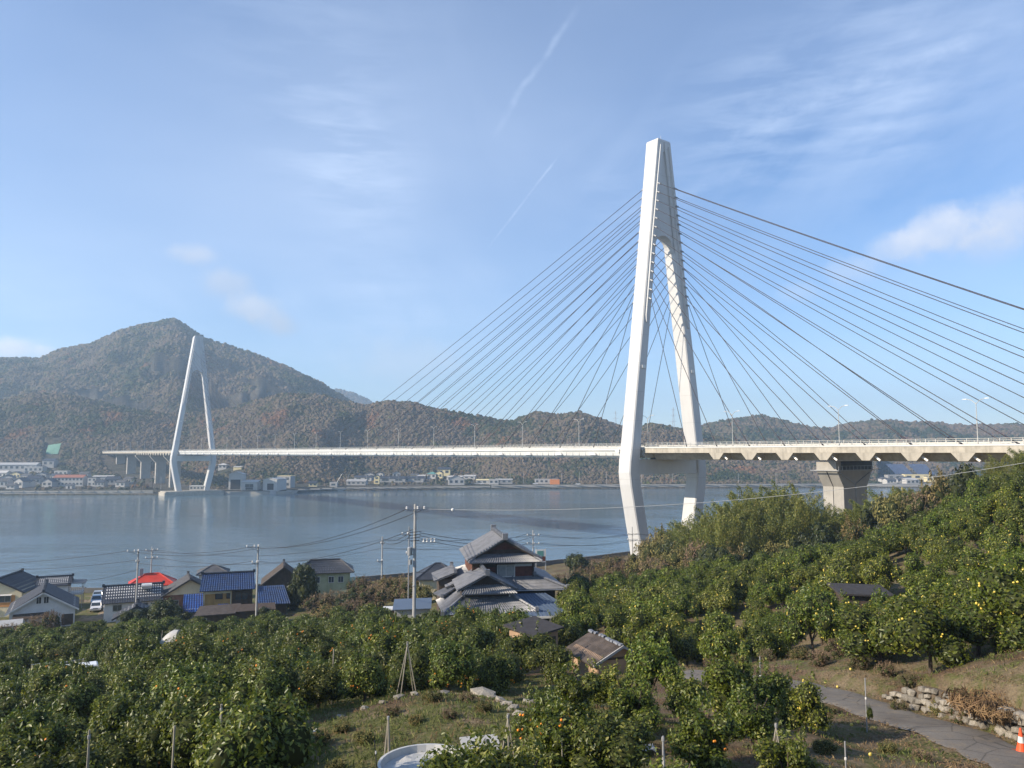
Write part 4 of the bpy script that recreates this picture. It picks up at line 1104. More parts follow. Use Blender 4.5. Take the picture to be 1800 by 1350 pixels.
# ------------------------------------------------------------------ far woods: one mass of crowns over the hills
def forest_mat():
    m = bpy.data.materials.new('winter_wood'); m.use_nodes = True; nt = NT(m.node_tree); b = nt.n['Principled BSDF']
    oi = nt.add('ShaderNodeObjectInfo'); p = oi.outputs['Location']
    g = nt.add('ShaderNodeNewGeometry').outputs['Position']
    n1 = nt.noise(p, .0075, 5, .6); n2 = nt.noise(p, .035, 3, .6); rnd = oi.outputs['Random']
    t = nt.math('ADD', nt.math('ADD', nt.math('MULTIPLY', n1, .62), nt.math('MULTIPLY', n2, .38)), nt.math('MULTIPLY', nt.math('SUBTRACT', rnd, .5), .13))
    c = nt.ramp(t, [(.30, (.026, .040, .018)), (.42, (.038, .051, .022)), (.455, (.070, .070, .036)), (.505, (.122, .098, .062)), (.58, (.145, .110, .080)), (.65, (.118, .096, .062)), (.69, (.095, .105, .038))])
    hot = nt.mrange(nt.math('ADD', nt.noise(p, .022, 2, .5), nt.math('MULTIPLY', rnd, .10)), .69, .76)
    c = nt.mix(nt.math('MULTIPLY', hot, .7), c, (.18, .085, .042))
    d = nt.noise(g, .55, 4, .7)
    c = nt.mix(nt.mrange(d, .35, .65), c, nt.mix(.25, c, (.02, .02, .014)))
    hs = nt.add('ShaderNodeHueSaturation'); nt.link(c, hs.inputs['Color']); nt.val(hs, 'Value', nt.mrange(nt.math('FRACT', nt.math('MULTIPLY', rnd, 13.7)), 0, 1, .88, 1.14))
    nt.link(hs.outputs[0], b.inputs['Base Color']); b.inputs['Roughness'].default_value = .95; b.inputs['Specular IOR Level'].default_value = .1
    return m
M_FOR = forest_mat()


def forest_crown(seed, tall=1.):
    r = np.random.default_rng(seed); v, f = ICO2; v = v.copy()
    k = r.normal(size=(9, 3)) * 2.6; ph = r.uniform(0, 6.28, 9)
    d = 1 + .10 * np.sin(v @ k.T + ph).sum(1) / 1.6 + r.normal(size=len(v)) * .09
    v *= d[:, None]; v[:, 2] *= tall; v[:, 2] += .45
    me = bpy.data.meshes.new('crown'); me.from_pydata(v.tolist(), [], f.tolist()); me.materials.append(M_FOR); me.update(); return me
FC = [forest_crown(500 + i, t) for i, t in enumerate((.85, .9, 1.0, 1.1, .8, 1.35))]
VILL = []      # clearings kept round the far buildings: (photo column, depth, half width px, depth range)


def scatter_forest():
    r = np.random.default_rng(9); N = 1150000
    q = r.uniform(-.76, .80, N); w = r.uniform(0, 1, N); y = fshore(q) * (1 + 4.2 * (w ** 1.7)); y = np.minimum(y, 3450)
    x = q * y; s = y - fshore(q); z = zfar(x, y)
    sl = np.abs(zfar(x, y + 6) - zfar(x, y - 6)) / 12
    # keep only slopes that face this strait or stand on a skyline
    keep = (s > 14) & (z > 2) & (r.uniform(0, 1, N) < .30 + .9 * sl)
    flatp = s < 60
    keep &= ~(flatp & (r.uniform(0, 1, N) > .10 + .22 * (q > qf(900))))
    keep &= ~((s >= 60) & (s < 140) & (r.uniform(0, 1, N) > np.where((q < qf(330)) | (q > qf(1530)), .35, .9)))
    c = colpx(x, y)
    for pc, Y, hw, dy in VILL: keep &= ~((np.abs(c - pc) < hw) & (y > Y - 20) & (y < Y + dy))
    keep &= ~((c > 400) & (c < 560) & (s < 55)); keep &= ~((c > 1545) & (c < 1700) & (s < 260) & (r.uniform(0, 1, N) > .06))
    # the viaduct corridor
    dx = (x - BR0.x) * BN.x + (y - BR0.y) * BN.y; dy_ = (x - BR0.x) * BU.x + (y - BR0.y) * BU.y
    keep &= ~((np.abs(dx) < 17) & (dy_ > 470) & (dy_ < 890) & (z < 31))
    x, y, z, s = x[keep], y[keep], z[keep], s[keep]
    sc = r.uniform(1.3, 3.3, len(x)) * np.clip(y / 1000, .80, 1.9); sc = np.where(s < 60, sc * .7, sc)
    sz = r.uniform(.60, 1.0, len(x))
    print('forest', len(x))
    gn_scatter('forest', np.stack([x, y, z - .3], 1), sc, FC, 'mixed evergreen and bare brown woodland over the hills across the strait', 'woodland', zs=sz)

# ------------------------------------------------------------------ buildings, walls and things along the far shore
def gable(b, w, d, h, rise, ov, along='x', m=0, th=.18):
    """two roof slabs; ridge along x or y"""
    if along == 'x':
        for s in (-1, 1):
            e = s * (d / 2 + ov); zl = h - ov * rise / (d / 2)
            b.hexa([(-w / 2 - ov, e, zl), (w / 2 + ov, e, zl), (w / 2 + ov, 0, h + rise), (-w / 2 - ov, 0, h + rise)][::s],
                   [(-w / 2 - ov, e, zl + th), (w / 2 + ov, e, zl + th), (w / 2 + ov, 0, h + rise + th), (-w / 2 - ov, 0, h + rise + th)][::s], m)
        b.box(-w / 2 - ov, w / 2 + ov, -.18, .18, h + rise + th - .05, h + rise + th + .16, m)
    else:
        for s in (-1, 1):
            e = s * (w / 2 + ov); zl = h - ov * rise / (w / 2)
            b.hexa([(e, -d / 2 - ov, zl), (e, d / 2 + ov, zl), (0, d / 2 + ov, h + rise), (0, -d / 2 - ov, h + rise)][::-s],
                   [(e, -d / 2 - ov, zl + th), (e, d / 2 + ov, zl + th), (0, d / 2 + ov, h + rise + th), (0, -d / 2 - ov, h + rise + th)][::-s], m)
        b.box(-.18, .18, -d / 2 - ov, d / 2 + ov, h + rise + th - .05, h + rise + th + .16, m)


def hip(b, w, d, h, rise, ov, m=0, th=.15):
    W, D = w / 2 + ov, d / 2 + ov; r = max(0, W - D) if W > D else 0; ry = max(0, D - W) if D > W else 0
    e = [(-W, -D, h), (W, -D, h), (W, D, h), (-W, D, h)]
    if ry: t = [(0, -ry, h + rise), (0, -ry, h + rise), (0, ry, h + rise), (0, ry, h + rise)]
    else: t = [(-r, 0, h + rise), (r, 0, h + rise), (r, 0, h + rise), (-r, 0, h + rise)]
    b.hexa([(x, y, z - th) for x, y, z in e], e, m)
    b.face([e[0], e[1], t[1], t[0]], m); b.face([e[1], e[2], t[2], t[1]], m); b.face([e[2], e[3], t[3], t[2]], m); b.face([e[3], e[0], t[0], t[3]], m)
    for i in range(4):
        if (Vector(e[i]) - Vector(t[i])).length > .5: b.tube([e[i], t[i]], .13, 4, m)
    if r or ry: b.tube([t[0], t[2]], .15, 4, m)


def body(b, w, d, h, rise=0, along=None, m=0, base=1.0):
    b.box(-w / 2, w / 2, -d / 2, d / 2, -base, h, m)
    if rise and along == 'y': b.hexa([(-w / 2, -d / 2, h), (w / 2, -d / 2, h), (w / 2, d / 2, h), (-w / 2, d / 2, h)], [(-.02, -d / 2, h + rise), (.02, -d / 2, h + rise), (.02, d / 2, h + rise), (-.02, d / 2, h + rise)], m)
    if rise and along == 'x': b.hexa([(-w / 2, -d / 2, h), (w / 2, -d / 2, h), (w / 2, d / 2, h), (-w / 2, d / 2, h)], [(-w / 2, -.02, h + rise), (w / 2, -.02, h + rise), (w / 2, .02, h + rise), (-w / 2, .02, h + rise)], m)


def window(t, x, z, w, h, y, gm=None, frame=None, axis='y'):
    """pane set into a frame standing a little proud of the wall at y (front) or x (side)"""
    f = MB(); g = MB(); e = .07 * max(1, w * .5)
    if axis == 'y':
        for a0, a1, c0, c1 in ((x - w / 2 - e, x + w / 2 + e, z - e, z), (x - w / 2 - e, x + w / 2 + e, z + h, z + h + e), (x - w / 2 - e, x - w / 2, z, z + h), (x + w / 2, x + w / 2 + e, z, z + h), (x - e / 3, x + e / 3, z, z + h)): f.box(a0, a1, y - .10, y + .02, c0, c1)
        g.box(x - w / 2, x + w / 2, y - .035, y + .02, z, z + h)
    else:
        for a0, a1, c0, c1 in ((x - w / 2 - e, x + w / 2 + e, z - e, z), (x - w / 2 - e, x + w / 2 + e, z + h, z + h + e), (x - w / 2 - e, x - w / 2, z, z + h), (x + w / 2, x + w / 2 + e, z, z + h)): f.box(y - .10, y + .10, a0, a1, c0, c1)
        g.box(y - .04, y + .04, x - w / 2, x + w / 2, z, z + h)
    fo = f.build('window', frame or M_METAL, t); g.build('pane', gm or M_GLASS, fo); return fo


def fb(name, c, Y, w, d, h, roof, wm, rm, label, yaw=0., rise=None, win=(0, 0), cat='house', group=None, z=None, door=None):
    x = P(c, Y); zz = zf1(x, Y) if z is None else z
    t = thing(name, label, cat, (x, Y, zz), R(yaw), group); rise = rise if rise is not None else h * .3
    b = MB(); body(b, w, d, h, rise * .97 if roof in 'xy' else 0, roof if roof in 'xy' else None, base=3); b.build('wall', wm, t)
    b = MB()
    if roof in 'xy': gable(b, w, d, h, rise, .5, roof)
    elif roof == 'h': hip(b, w, d, h, rise, .6)
    elif roof == 'f': b.box(-w / 2 - .15, w / 2 + .15, -d / 2 - .15, d / 2 + .15, h + .003, h + .35)
    elif roof == 's': b.hexa([(-w / 2 - .3, -d / 2 - .4, h - .1), (w / 2 + .3, -d / 2 - .4, h - .1), (w / 2 + .3, d / 2 + .3, h + rise), (-w / 2 - .3, d / 2 + .3, h + rise)], [(-w / 2 - .3, -d / 2 - .4, h + .1), (w / 2 + .3, -d / 2 - .4, h + .1), (w / 2 + .3, d / 2 + .3, h + rise + .2), (-w / 2 - .3, d / 2 + .3, h + rise + .2)])
    b.build('roof', rm, t)
    nx, ny = win
    for i in range(nx):
        for j in range(ny):
            fh = h / ny; window(t, -w / 2 + w * (i + .5) / nx, j * fh + fh * .35, w / nx * .5, fh * .42, -d / 2)
    if door:
        b = MB(); b.box(door[0] - door[1] / 2, door[0] + door[1] / 2, -d / 2 - .06, -d / 2 + .05, 0, door[2]); b.build('door', M_DARK, t)
    VILL.append((c, Y, (w / 2 + 5) * FPX / Y - 2, 9)); return t

M_ROOFR = mat('terracotta_roof', (.34, .14, .09), .7, .1, 1.); M_ROOFG = mat('teal_roof', (.12, .30, .27), .6, .1, 1.)
M_ORCONT = mat('orange_container_paint', (.72, .26, .08), .5, .05, 1.); M_YELW = mat('pale_yellow_wall', (.70, .60, .34), .8, .05, 1.)
M_PANEL = mat('solar_panel_face', (.085, .11, .18), .25, .08, .4, spec=.6); M_FWHITE = mat('far_white_wall', (.48, .465, .435), .8, .05, .5); M_FGREY = mat('far_grey_wall', (.36, .36, .35), .8, .08, .5)
V = 'houses of the village on the far left shore'
fb('apartment_block', 124, 672, 24, 9, 7.5, 'x', M_FWHITE, M_ROOFR, 'long white two-storey apartment block with a terracotta roof across the strait', 6, 2.0, (8, 2), 'apartment block')
fb('house', 165, 672, 7, 8, 7.2, 'f', M_FWHITE, M_TILEG, 'flat-roofed white two-storey house right of the terracotta-roofed block', 4, 1, (2, 2), 'house', V)
fb('house', 39, 655, 8, 9, 5.5, 'y', M_FWHITE, M_TILED, 'bright white gabled house with dark roof near the far left seawall', -8, 2.6, (2, 1), 'house', V)
fb('house', 8, 660, 10, 8, 5, 'x', M_FWHITE, M_TILEG, 'white house with grey roof at the left edge of the far shore', 5, 2.2, (3, 1), 'house', V)
fb('house', 62, 690, 11, 8, 5, 'x', M_FGREY, M_TILED, 'dark-roofed grey house behind the bright white gabled house', 10, 2.4, (3, 1), 'house', V)
fb('house', 88, 662, 9, 8, 4.6, 'y', M_FGREY, M_TILED, 'dark-roofed house below the left end of the terracotta-roofed block', -5, 2.4, (2, 1), 'house', V)
fb('house', 22, 640, 7, 6, 2.8, 'x', M_FWHITE, M_TILEG, 'low white shed by the far left seawall below the white gabled house', 0, 1.2, (2, 1), 'shed', V)
fb('house', 124, 645, 5, 5, 2.8, 'x', M_FWHITE, M_TILEG, 'tiny white hut alone on the far seawall below the terracotta-roofed block', 0, .8, (0, 0), 'hut', V, door=(0, 1.6, 2))
fb('house', 200, 690, 11, 9, 4.6, 'x', M_FGREY, M_TILED, 'dark-roofed house left of the palm trees on the far shore', 8, 2.2, (3, 1), 'house', V)
fb('house', 215, 665, 8, 7, 4, 'x', M_FWHITE, M_TILEG, 'pale low house directly left of the palm trees', -4, 1.6, (2, 1), 'house', V)
fb('house', 145, 700, 8, 8, 5, 'h', M_FWHITE, M_TILED, 'hip-roofed house behind the terracotta-roofed apartment block', 0, 2, (2, 1), 'house', V)
fb('warehouse', 20, 800, 52, 12, 6, 'x', M_FWHITE, M_GREYB, 'long pale warehouse at the left edge on the slope above the far village', 8, 2, (10, 1), 'warehouse')
fb('warehouse', 62, 795, 18, 10, 5.5, 'f', M_FWHITE, M_FWHITE, 'flat-roofed white hall right of the long pale warehouse', 6, 1, (4, 1), 'warehouse')
fb('warehouse', 88, 815, 12, 9, 6, 'x', M_FGREY, M_TILED, 'grey shed with dark roof at the right end of the white hall', 0, 2, (2, 1), 'shed')
fb('house', 182, 735, 18, 5, 2.6, 's', M_FWHITE, M_FWHITE, 'long low white-roofed shelter on the slope behind the apartment block', 10, .8, (0, 0), 'shelter')
fb('pump_house', 348, 628, 11, 7, 3.4, 'f', M_FWHITE, M_STEEL, 'small white flat-roofed building between the legs of the far tower', 4, 1, (4, 1), 'building', z=3.42)
fb('shed', 417, 645, 11, 11, 12.5, 'y', M_FWHITE, M_FWHITE, 'tall narrow pale workshop with a grey shutter right of the far tower', 4, 1.7, (0, 0), 'workshop', door=(0, 8, 8))
fb('shed', 441, 641, 13, 10, 6.0, 's', M_FWHITE, M_FWHITE, 'low pale lean-to with a dark doorway against the tall workshop', 4, 1.6, (1, 1), 'workshop', door=(0, 6, 3.6))
fb('shed', 483, 640, 13, 14, 8.6, 'y', M_FWHITE, M_FWHITE, 'white boat shed with an arched dark opening by the far water', -16, 1.1, (0, 0), 'boat shed', door=(.5, 6, 5.2))
fb('shed', 503, 668, 12, 9, 9.5, 'f', M_FGREY, M_YELW, 'grey building with a flat sandy roof behind the white boat shed', -10, 1, (2, 2), 'building')
fb('house', 392, 780, 8, 6, 4, 'h', M_FWHITE, M_FWHITE, 'small pale hut high on the slope right of the far tower', 0, 1.4, (2, 1), 'hut')
fb('house', 418, 770, 8, 4, 2, 's', M_YELW, M_FWHITE, 'pale low shelter on the slope above the tall workshop', 0, .6, (0, 0), 'shelter')
fb('house', 551, 690, 7, 6, 3, 'x', M_YELW, M_TILED, 'small cream hut with dark roof on the far shore mid-left', 5, 1.8, (2, 1), 'hut')
fb('house', 587, 694, 6.5, 5, 3.6, 'f', M_FWHITE, M_FWHITE, 'small white cubic hut by the far jib crane', 0, 1, (1, 1), 'hut')
fb('house', 628, 720, 18, 8, 3.4, 'x', M_FGREY, M_FGREY, 'low grey-roofed store with small openings right of the jib crane', -6, 1.6, (4, 1), 'store')
fb('house', 663, 735, 5, 5, 7, 'y', M_YELW, M_TILED, 'narrow cream two-storey house in the middle of the far village', 0, 1.4, (1, 2), 'house')
mid = 'small houses in the middle of the far village'
for c, Y, w, h, rf, wm, rm, lab in ((650, 800, 9, 4, 'y', M_FWHITE, M_TILEG, 'small white gabled house high in the far village, leftmost of its row'), (669, 805, 7, 4, 'y', M_FWHITE, M_TILEG, 'small white gabled house second from the left in the upper far row'), (697, 810, 8, 4.5, 'y', M_FWHITE, M_TILEG, 'white gabled house alone in the middle of the upper far row'), (729, 800, 7, 3.5, 'x', M_YELW, M_TILEG, 'low cream house left of the teal-roofed one'),
    (741, 795, 8, 3, 's', M_FWHITE, M_FWHITE, 'low white shelter just left of the teal-roofed house'), (760, 800, 9, 5, 'h', M_FWHITE, M_ROOFG, 'teal-roofed house in the upper far village'), (772, 800, 8, 6, 'y', M_YELW, M_TILEG, 'cream gabled house right of the teal-roofed one'), (781, 830, 13, 6, 'x', M_YELW, M_TILED, 'large cream house with dark roof highest in the far village'),
    (800, 790, 16, 3, 's', M_FWHITE, M_FWHITE, 'long white-roofed shed right of the highest cream house'), (826, 800, 12, 3, 's', M_FWHITE, M_FWHITE, 'white-roofed shed at the right end of the upper far village'), (690, 760, 26, 4, 'x', M_FGREY, M_TILED, 'long dark-roofed house in the middle of the far village'), (724, 765, 24, 4, 'x', M_FGREY, M_TILED, 'second long dark house right of the middle of the far village'), (640, 770, 18, 3.6, 'x', M_FGREY, M_TILED, 'dark-roofed house left of the middle of the far village')):
    fb('house', c, Y, w, 7, h, rf, wm, rm, lab, (c * 7) % 20 - 10, h * .35, (2, 1), 'house', mid)
fb('house', 802, 730, 15, 9, 5.5, 'y', M_FWHITE, M_TILEG, 'white gabled house with a raised terrace on the far shore seawall', 6, 3.4, (3, 1), 'house')
fb('house', 852, 742, 16, 7, 3.6, 's', M_FWHITE, M_YELW, 'low house with a pale yellow roof on the far seawall', 0, .8, (3, 1), 'house')
fb('house', 868, 738, 9, 7, 4.5, 'f', M_FWHITE, M_FWHITE, 'white boxy house right of the pale yellow roof', 0, .8, (2, 1), 'house')
fb('house', 886, 748, 16, 6, 3.8, 's', M_FGREY, M_FWHITE, 'long pale-roofed shed right of the white boxy house', 0, .6, (3, 1), 'shed')
fb('container', 975, 742, 9, 4, 4.4, 'f', M_ORCONT, M_ORCONT, 'bright orange container standing on the far seawall road', 0, .3, (0, 0), 'container')
fb('trailer', 960, 750, 22, 4, 4.2, 'f', M_FWHITE, M_FWHITE, 'long white-roofed shed behind the orange container', 0, .3, (5, 1), 'shed')
fr = 'houses and sheds on the far right shore'
for c, Y, w, h, rf, wm, rm, lab in ((1563, 770, 10, 4, 'x', M_FWHITE, M_TILEG, 'white house on the far right shore nearest the concrete pier'), (1581, 780, 9, 4, 'x', M_FWHITE, M_TILEG, 'white house with grey roof left of the pale shop on the far right shore'), (1600, 765, 13, 4.5, 's', M_FWHITE, M_FWHITE, 'pale shop with a white roof edge on the far right shore'), (1575, 840, 22, 4, 'f', M_FGREY, M_FWHITE, 'long grey hall with a white roof edge below the solar panels'), (1610, 835, 26, 5, 'f', M_YELW, M_YELW, 'long cream hall below the solar panels'), (1634, 800, 9, 5, 'f', M_YELW, M_YELW, 'small cream block right of the long cream hall'),
    (1552, 800, 7, 3.5, 'y', M_FWHITE, M_TILEG, 'small white gabled house beside the concrete pier'), (1660, 790, 8, 4, 'y', M_FWHITE, M_TILEG, 'small white house just left of the hillside bamboo'), (1590, 800, 10, 4, 'x', M_FGREY, M_TILED, 'dark-roofed house behind the pale shop on the far right')):
    fb('house', c, Y, w, 8, h, rf, wm, rm, lab, (c * 3) % 14 - 7, h * .3, (3, 1), 'building', fr)
for c, tx, lab in ((1589, -.06, 'left-hand tilted field of blue solar panels on the far right shore'), (1628, -.06, 'right-hand tilted field of blue solar panels on the far right shore')):
    Y = 900; x = P(c, Y); z = zat(833, Y); t = thing('solar_panel_array', lab, 'solar panels', (x, Y, z), 0, 'solar panel fields')
    for i in range(7):
        b = MB(); k = i / 7; xo = -10 + i * 2.9; b.hexa([(xo, 0, 0), (xo + 2.8, 0, -.3), (xo + 2.8 - 4, 14, 11), (xo - 4, 14, 11.2)], [(xo, 0, .1), (xo + 2.8, 0, -.2), (xo - 1.2, 14, 11.1), (xo - 4, 14, 11.3)]); b.build('panel', M_PANEL, t)
    b = MB()
    for i in range(8):
        b.tube([(-9.5 + i * 2.8, 1, -6), (-9.5 + i * 2.8, 1, .2)], .1, 4); b.tube([(-12.5 + i * 2.7, 12, -4), (-12.5 + i * 2.7, 12, 9)], .1, 4)
    b.build('frame', M_METAL, t); VILL.append((c, Y, 26, 40)); VILL.append((c, Y - 40, 22, 40))
vl = 'small houses scattered through the far left village'
for i, (c, Y, w, h, rf, wm, rm) in enumerate(((48, 720, 8, 4.5, 'x', M_FWHITE, M_TILEG), (75, 735, 9, 4.5, 'y', M_FWHITE, M_TILED), (100, 730, 9, 4, 'x', M_FGREY, M_TILED), (150, 745, 8, 4.5, 'x', M_FWHITE, M_TILEG), (178, 668, 8, 4, 'x', M_FGREY, M_TILED), (15, 700, 10, 5, 'y', M_FWHITE, M_TILED), (5, 745, 12, 5, 'x', M_FWHITE, M_FWHITE), (110, 770, 13, 4.5, 'f', M_FWHITE, M_FWHITE), (35, 770, 12, 4, 'f', M_FWHITE, M_FWHITE), (228, 700, 8, 4, 'x', M_FWHITE, M_TILEG), (52, 662, 7, 4, 'x', M_FWHITE, M_TILED), (30, 735, 9, 5, 'y', M_YELW, M_TILED))):
    rk = sorted(q[0] for q in ((48,), (75,), (100,), (150,), (178,), (15,), (5,), (110,), (35,), (228,), (52,), (30,))).index(c)
    fb('house', c, Y, w, 7, h, rf, wm, rm, f'{"white" if wm is M_FWHITE else "grey" if wm is M_FGREY else "cream"} {"flat-roofed" if rf == "f" else "pitched-roof"} small building in the far left village, {["first", "second", "third", "fourth", "fifth", "sixth", "seventh", "eighth", "ninth", "tenth", "eleventh", "twelfth"][rk]} from the left', (c * 5) % 20 - 10, h * .35, (3, 1), 'house', vl)
# green net and bare field patch up the slope at left
x = P(89, 850); b = MB(); b.hexa([(-7, 0, -3), (7, 0, -3), (7, .3, -3), (-7, .3, -3)], [(-7, 5, 7), (7, 5, 9), (7, 5.3, 9), (-7, 5.3, 7)])
t = thing('green_net', 'green net spread over a slope behind the far village', 'net', (x, 850, zf1(x, 850) + 3)); b.build('net_sheet', mat('green_net_cloth', (.13, .30, .22), .7, .1, .5), t)
b = MB()
for i in range(4): b.tube([(-6 + 4 * i, .1, -6), (-6 + 4 * i, .1, -2)], .12, 4)
b.build('post', M_METAL, t); VILL.append((89, 850, 16, 30))
# jib crane and boats' slip
x = P(587, 700); t = thing('jib_crane', 'slender jib crane leaning up beside the white cubic hut', 'crane', (x + 2, 699, zf1(x, 699)))
b = MB(); b.box(-1.6, 1.6, -1.5, 1.5, 0, 2.2); b.build('cab', M_FWHITE, t); b = MB(); b.tube([(0, 0, 2), (5.5, 0, 11)], .22, 5, r2=.12); b.build('boom', M_METAL, t)
# far seawalls, in two lengths of different look
def seawall(c0, c1, n, lab, m, top=2.9, out=.8, step=0):
    qq = np.linspace(*qf([c0, c1]), n); t = thing('seawall', lab, 'seawall', (float(qq[n // 2] * fshore(qq[n // 2])), float(fshore(qq[n // 2])), 0)); o = t.location.copy()
    for i in range(n - 1):
        b = MB(); a = [(float(q * fshore(q)) - o.x, float(fshore(q)) - o.y) for q in (qq[i], qq[i + 1])]
        (x0, y0), (x1, y1) = a; g = .04
        x1 -= g
        b.hexa([(x0, y0 - out - .9, -2), (x1, y1 - out - .9, -2), (x1, y1 + .8, -2), (x0, y0 + .8, -2)], [(x0, y0 - out, top), (x1, y1 - out, top), (x1, y1 + .8, top), (x0, y0 + .8, top)])
        b.box(x0, x1, min(y0, y1) - out - .1, min(y0, y1) - out + .5, top, top + .8, 0); b.build('wall_panel', m, t)
    return t
seawall(-120, 272, 20, 'dark tidal seawall below the far left village', M_SEAWF, 2.6, 1.0)
seawall(505, 862, 18, 'curving pale seawall below the middle of the far village', M_SEAWF, 2.2, 1.2)
seawall(864, 1900, 30, 'long straight pale seawall running behind the near tower and the pier', M_SEAWF, 3.0, 1.0)
t = thing('quay', 'low concrete quay in front of the white boat shed', 'quay', (P(448, 630), 629, 0)); b = MB(); b.box(-28, 30, -1, 8, -2, 2.2); b.build('slab', M_SEAWF, t)
b = MB(); b.box(13, 18, -1.6, -1.02, -.2, 3.0); b.build('gate_block', M_GREYB, t)
# far utility poles along the shore
pm = MB(); pm.tube([(0, 0, -1), (0, 0, 10)], .19, 6, r2=.12); pmm = pm.mesh('pole', M_POLE); am = MB(); am.box(-1.0, 1.0, -.06, .06, 9.0, 9.15); am.box(-.8, .8, -.06, .06, 8.1, 8.22); amm = am.mesh('cross_arm', M_METAL)
FP = [(72, 690), (110, 720), (283, 640), (612, 716), (644, 722), (684, 728), (701, 742), (717, 770), (733, 730), (756, 780), (766, 742), (819, 738), (897, 744), (920, 748), (946, 758), (987, 750), (1019, 770), (1066, 748), (1128, 752), (1182, 775), (1298, 760), (1364, 762), (1645, 770), (30, 690), (270, 650), (832, 775)]
for i, (c, Y) in enumerate(FP):
    x = P(c, Y); near_ = 'by the far left village' if c < 300 else 'among the far middle village' if c < 860 else 'on the straight far seawall' if c < 1120 else 'on the far shore right of the near tower'
    n_ = ['first', 'second', 'third', 'fourth', 'fifth', 'sixth', 'seventh', 'eighth', 'ninth', 'tenth', 'eleventh', 'twelfth', 'thirteenth']
    grp = [q for q in sorted(FP) if (q[0] < 300) == (c < 300) and (q[0] < 860) == (c < 860) and (q[0] < 1120) == (c < 1120)]
    t = thing('utility_pole', f'thin utility pole {near_}, {n_[grp.index((c, Y))]} from the left', 'utility pole', (x, Y, zf1(x, Y)), 0, 'utility poles on the far shore')
    obj('pole', pmm, t); obj('cross_arm', amm, t); VILL.append((c, Y, 4, 4))
# palms in front of the viaduct
pf = MB(); r_ = random.Random(3)
for k in range(26):
    a = r_.uniform(0, 6.28); el = r_.uniform(-.5, .9); L = r_.uniform(1.6, 2.4); pts = [(math.cos(a) * L * u * math.cos(el), math.sin(a) * L * u * math.cos(el), L * u * math.sin(el) - .9 * u * u * L * .5) for u in (0, .4, .75, 1)]
    for p, q in zip(pts, pts[1:]):
        w = .35; nx_, ny_ = -math.sin(a) * w, math.cos(a) * w; pf.face([(p[0] - nx_, p[1] - ny_, p[2]), (p[0] + nx_, p[1] + ny_, p[2]), (q[0] + nx_ * .7, q[1] + ny_ * .7, q[2]), (q[0] - nx_ * .7, q[1] - ny_ * .7, q[2])])
pfm = pf.mesh('frond_crown', mat('palm_frond', (.06, .075, .03), .6, .2, 2.)); ptm = MB().tube([(0, 0, -1), (.3, 0, 3), (.1, .1, 7)], .36, 6, r2=.25).mesh('trunk', M_BARK)
for c, Y, s, lab in ((236, 634, 1.25, 'palm tree on the far shore, leftmost of three below the viaduct'), (252, 632, 1.15, 'middle palm tree of three on the far shore below the viaduct'), (268, 636, 1.2, 'palm tree nearest the far tower, rightmost of three')):
    x = P(c, Y); t = thing('palm_tree', lab, 'palm tree', (x, Y, zf1(x, Y)), 0, 'palm trees below the viaduct'); obj('trunk', ptm, t).scale = (s,) * 3; f = obj('frond_crown', pfm, t, (.1 * s, .1 * s, 7 * s)); f.scale = (s * 1.2,) * 3
# cars and a road sign on the far side, summit hut
for c, w, col, lab in ((846, 4.2, M_CARW, 'white car parked on the far seawall below the pale yellow roof'), (941, 4.6, M_CARW, 'white van on the far seawall road left of the orange container'), (1016, 4.2, M_CARW, 'white car on the far seawall road right of the orange container'), (838, 4.0, M_CARS, 'grey car on the far seawall, left of the white parked one')):
    Y = 737; x = P(c, Y); t = thing('parked_car', lab, 'car', (x, Y, zf1(x, Y) + .1), 0, 'cars parked on the far seawall')
    b = MB(); b.hexa([(-w / 2, -.8, .3), (w / 2, -.8, .3), (w / 2, .8, .3), (-w / 2, .8, .3)], [(-w / 2, -.8, 1.0), (w / 2, -.8, .95), (w / 2, .8, .95), (-w / 2, .8, 1.0)]); b.build('body', col, t)
    b = MB(); b.hexa([(-w * .38, -.75, 1.0), (w * .25, -.75, 1.0), (w * .25, .75, 1.0), (-w * .38, .75, 1.0)], [(-w * .30, -.6, 1.55), (w * .12, -.6, 1.55), (w * .12, .6, 1.55), (-w * .30, .6, 1.55)]); b.build('cabin', M_GLASS, t)
    for sx in (-1, 1): MB().tube([(sx * w * .32, -.83, .32), (sx * w * .32, .83, .32)], .32, 8).build('wheel', M_TYRE, t)
# lattice masts behind the ridge
for c, Y, h, lab in ((1185, 1700, 62, 'faint lattice power mast on the ridge left of the far leg of the near tower'), (1083, 1750, 45, 'faint lattice power mast on the ridge left of the near tower')):
    x = P(c, Y); z = zf1(x, Y); t = thing('power_mast', lab, 'power mast', (x, Y, z)); zt = zat({1185: 716, 1083: 722}[c], Y) - z; b = MB()
    for sx in (-1, 1):
        for sy in (-1, 1): b.tube([(sx * 4, sy * 4, 0), (sx * .6, sy * .6, zt)], .22, 4)
    for i in range(9):
        k = 1 - i / 9; w = .6 + 3.4 * k; k2 = 1 - (i + 1) / 9; w2 = .6 + 3.4 * k2; z0, z1 = zt * i / 9, zt * (i + 1) / 9
        b.tube([(-w, -w, z0), (w2, -w2, z1)], .13, 3); b.tube([(w, -w, z0), (-w2, -w2, z1)], .13, 3)
    b.build('lattice', M_METAL, t); b = MB()
    for zz, w in ((.72, 7), (.84, 6), (.95, 5)): b.box(-w, w, -.2, .2, zt * zz, zt * zz + .5)
    b.build('cross_arm', M_METAL, t)

scatter_forest()

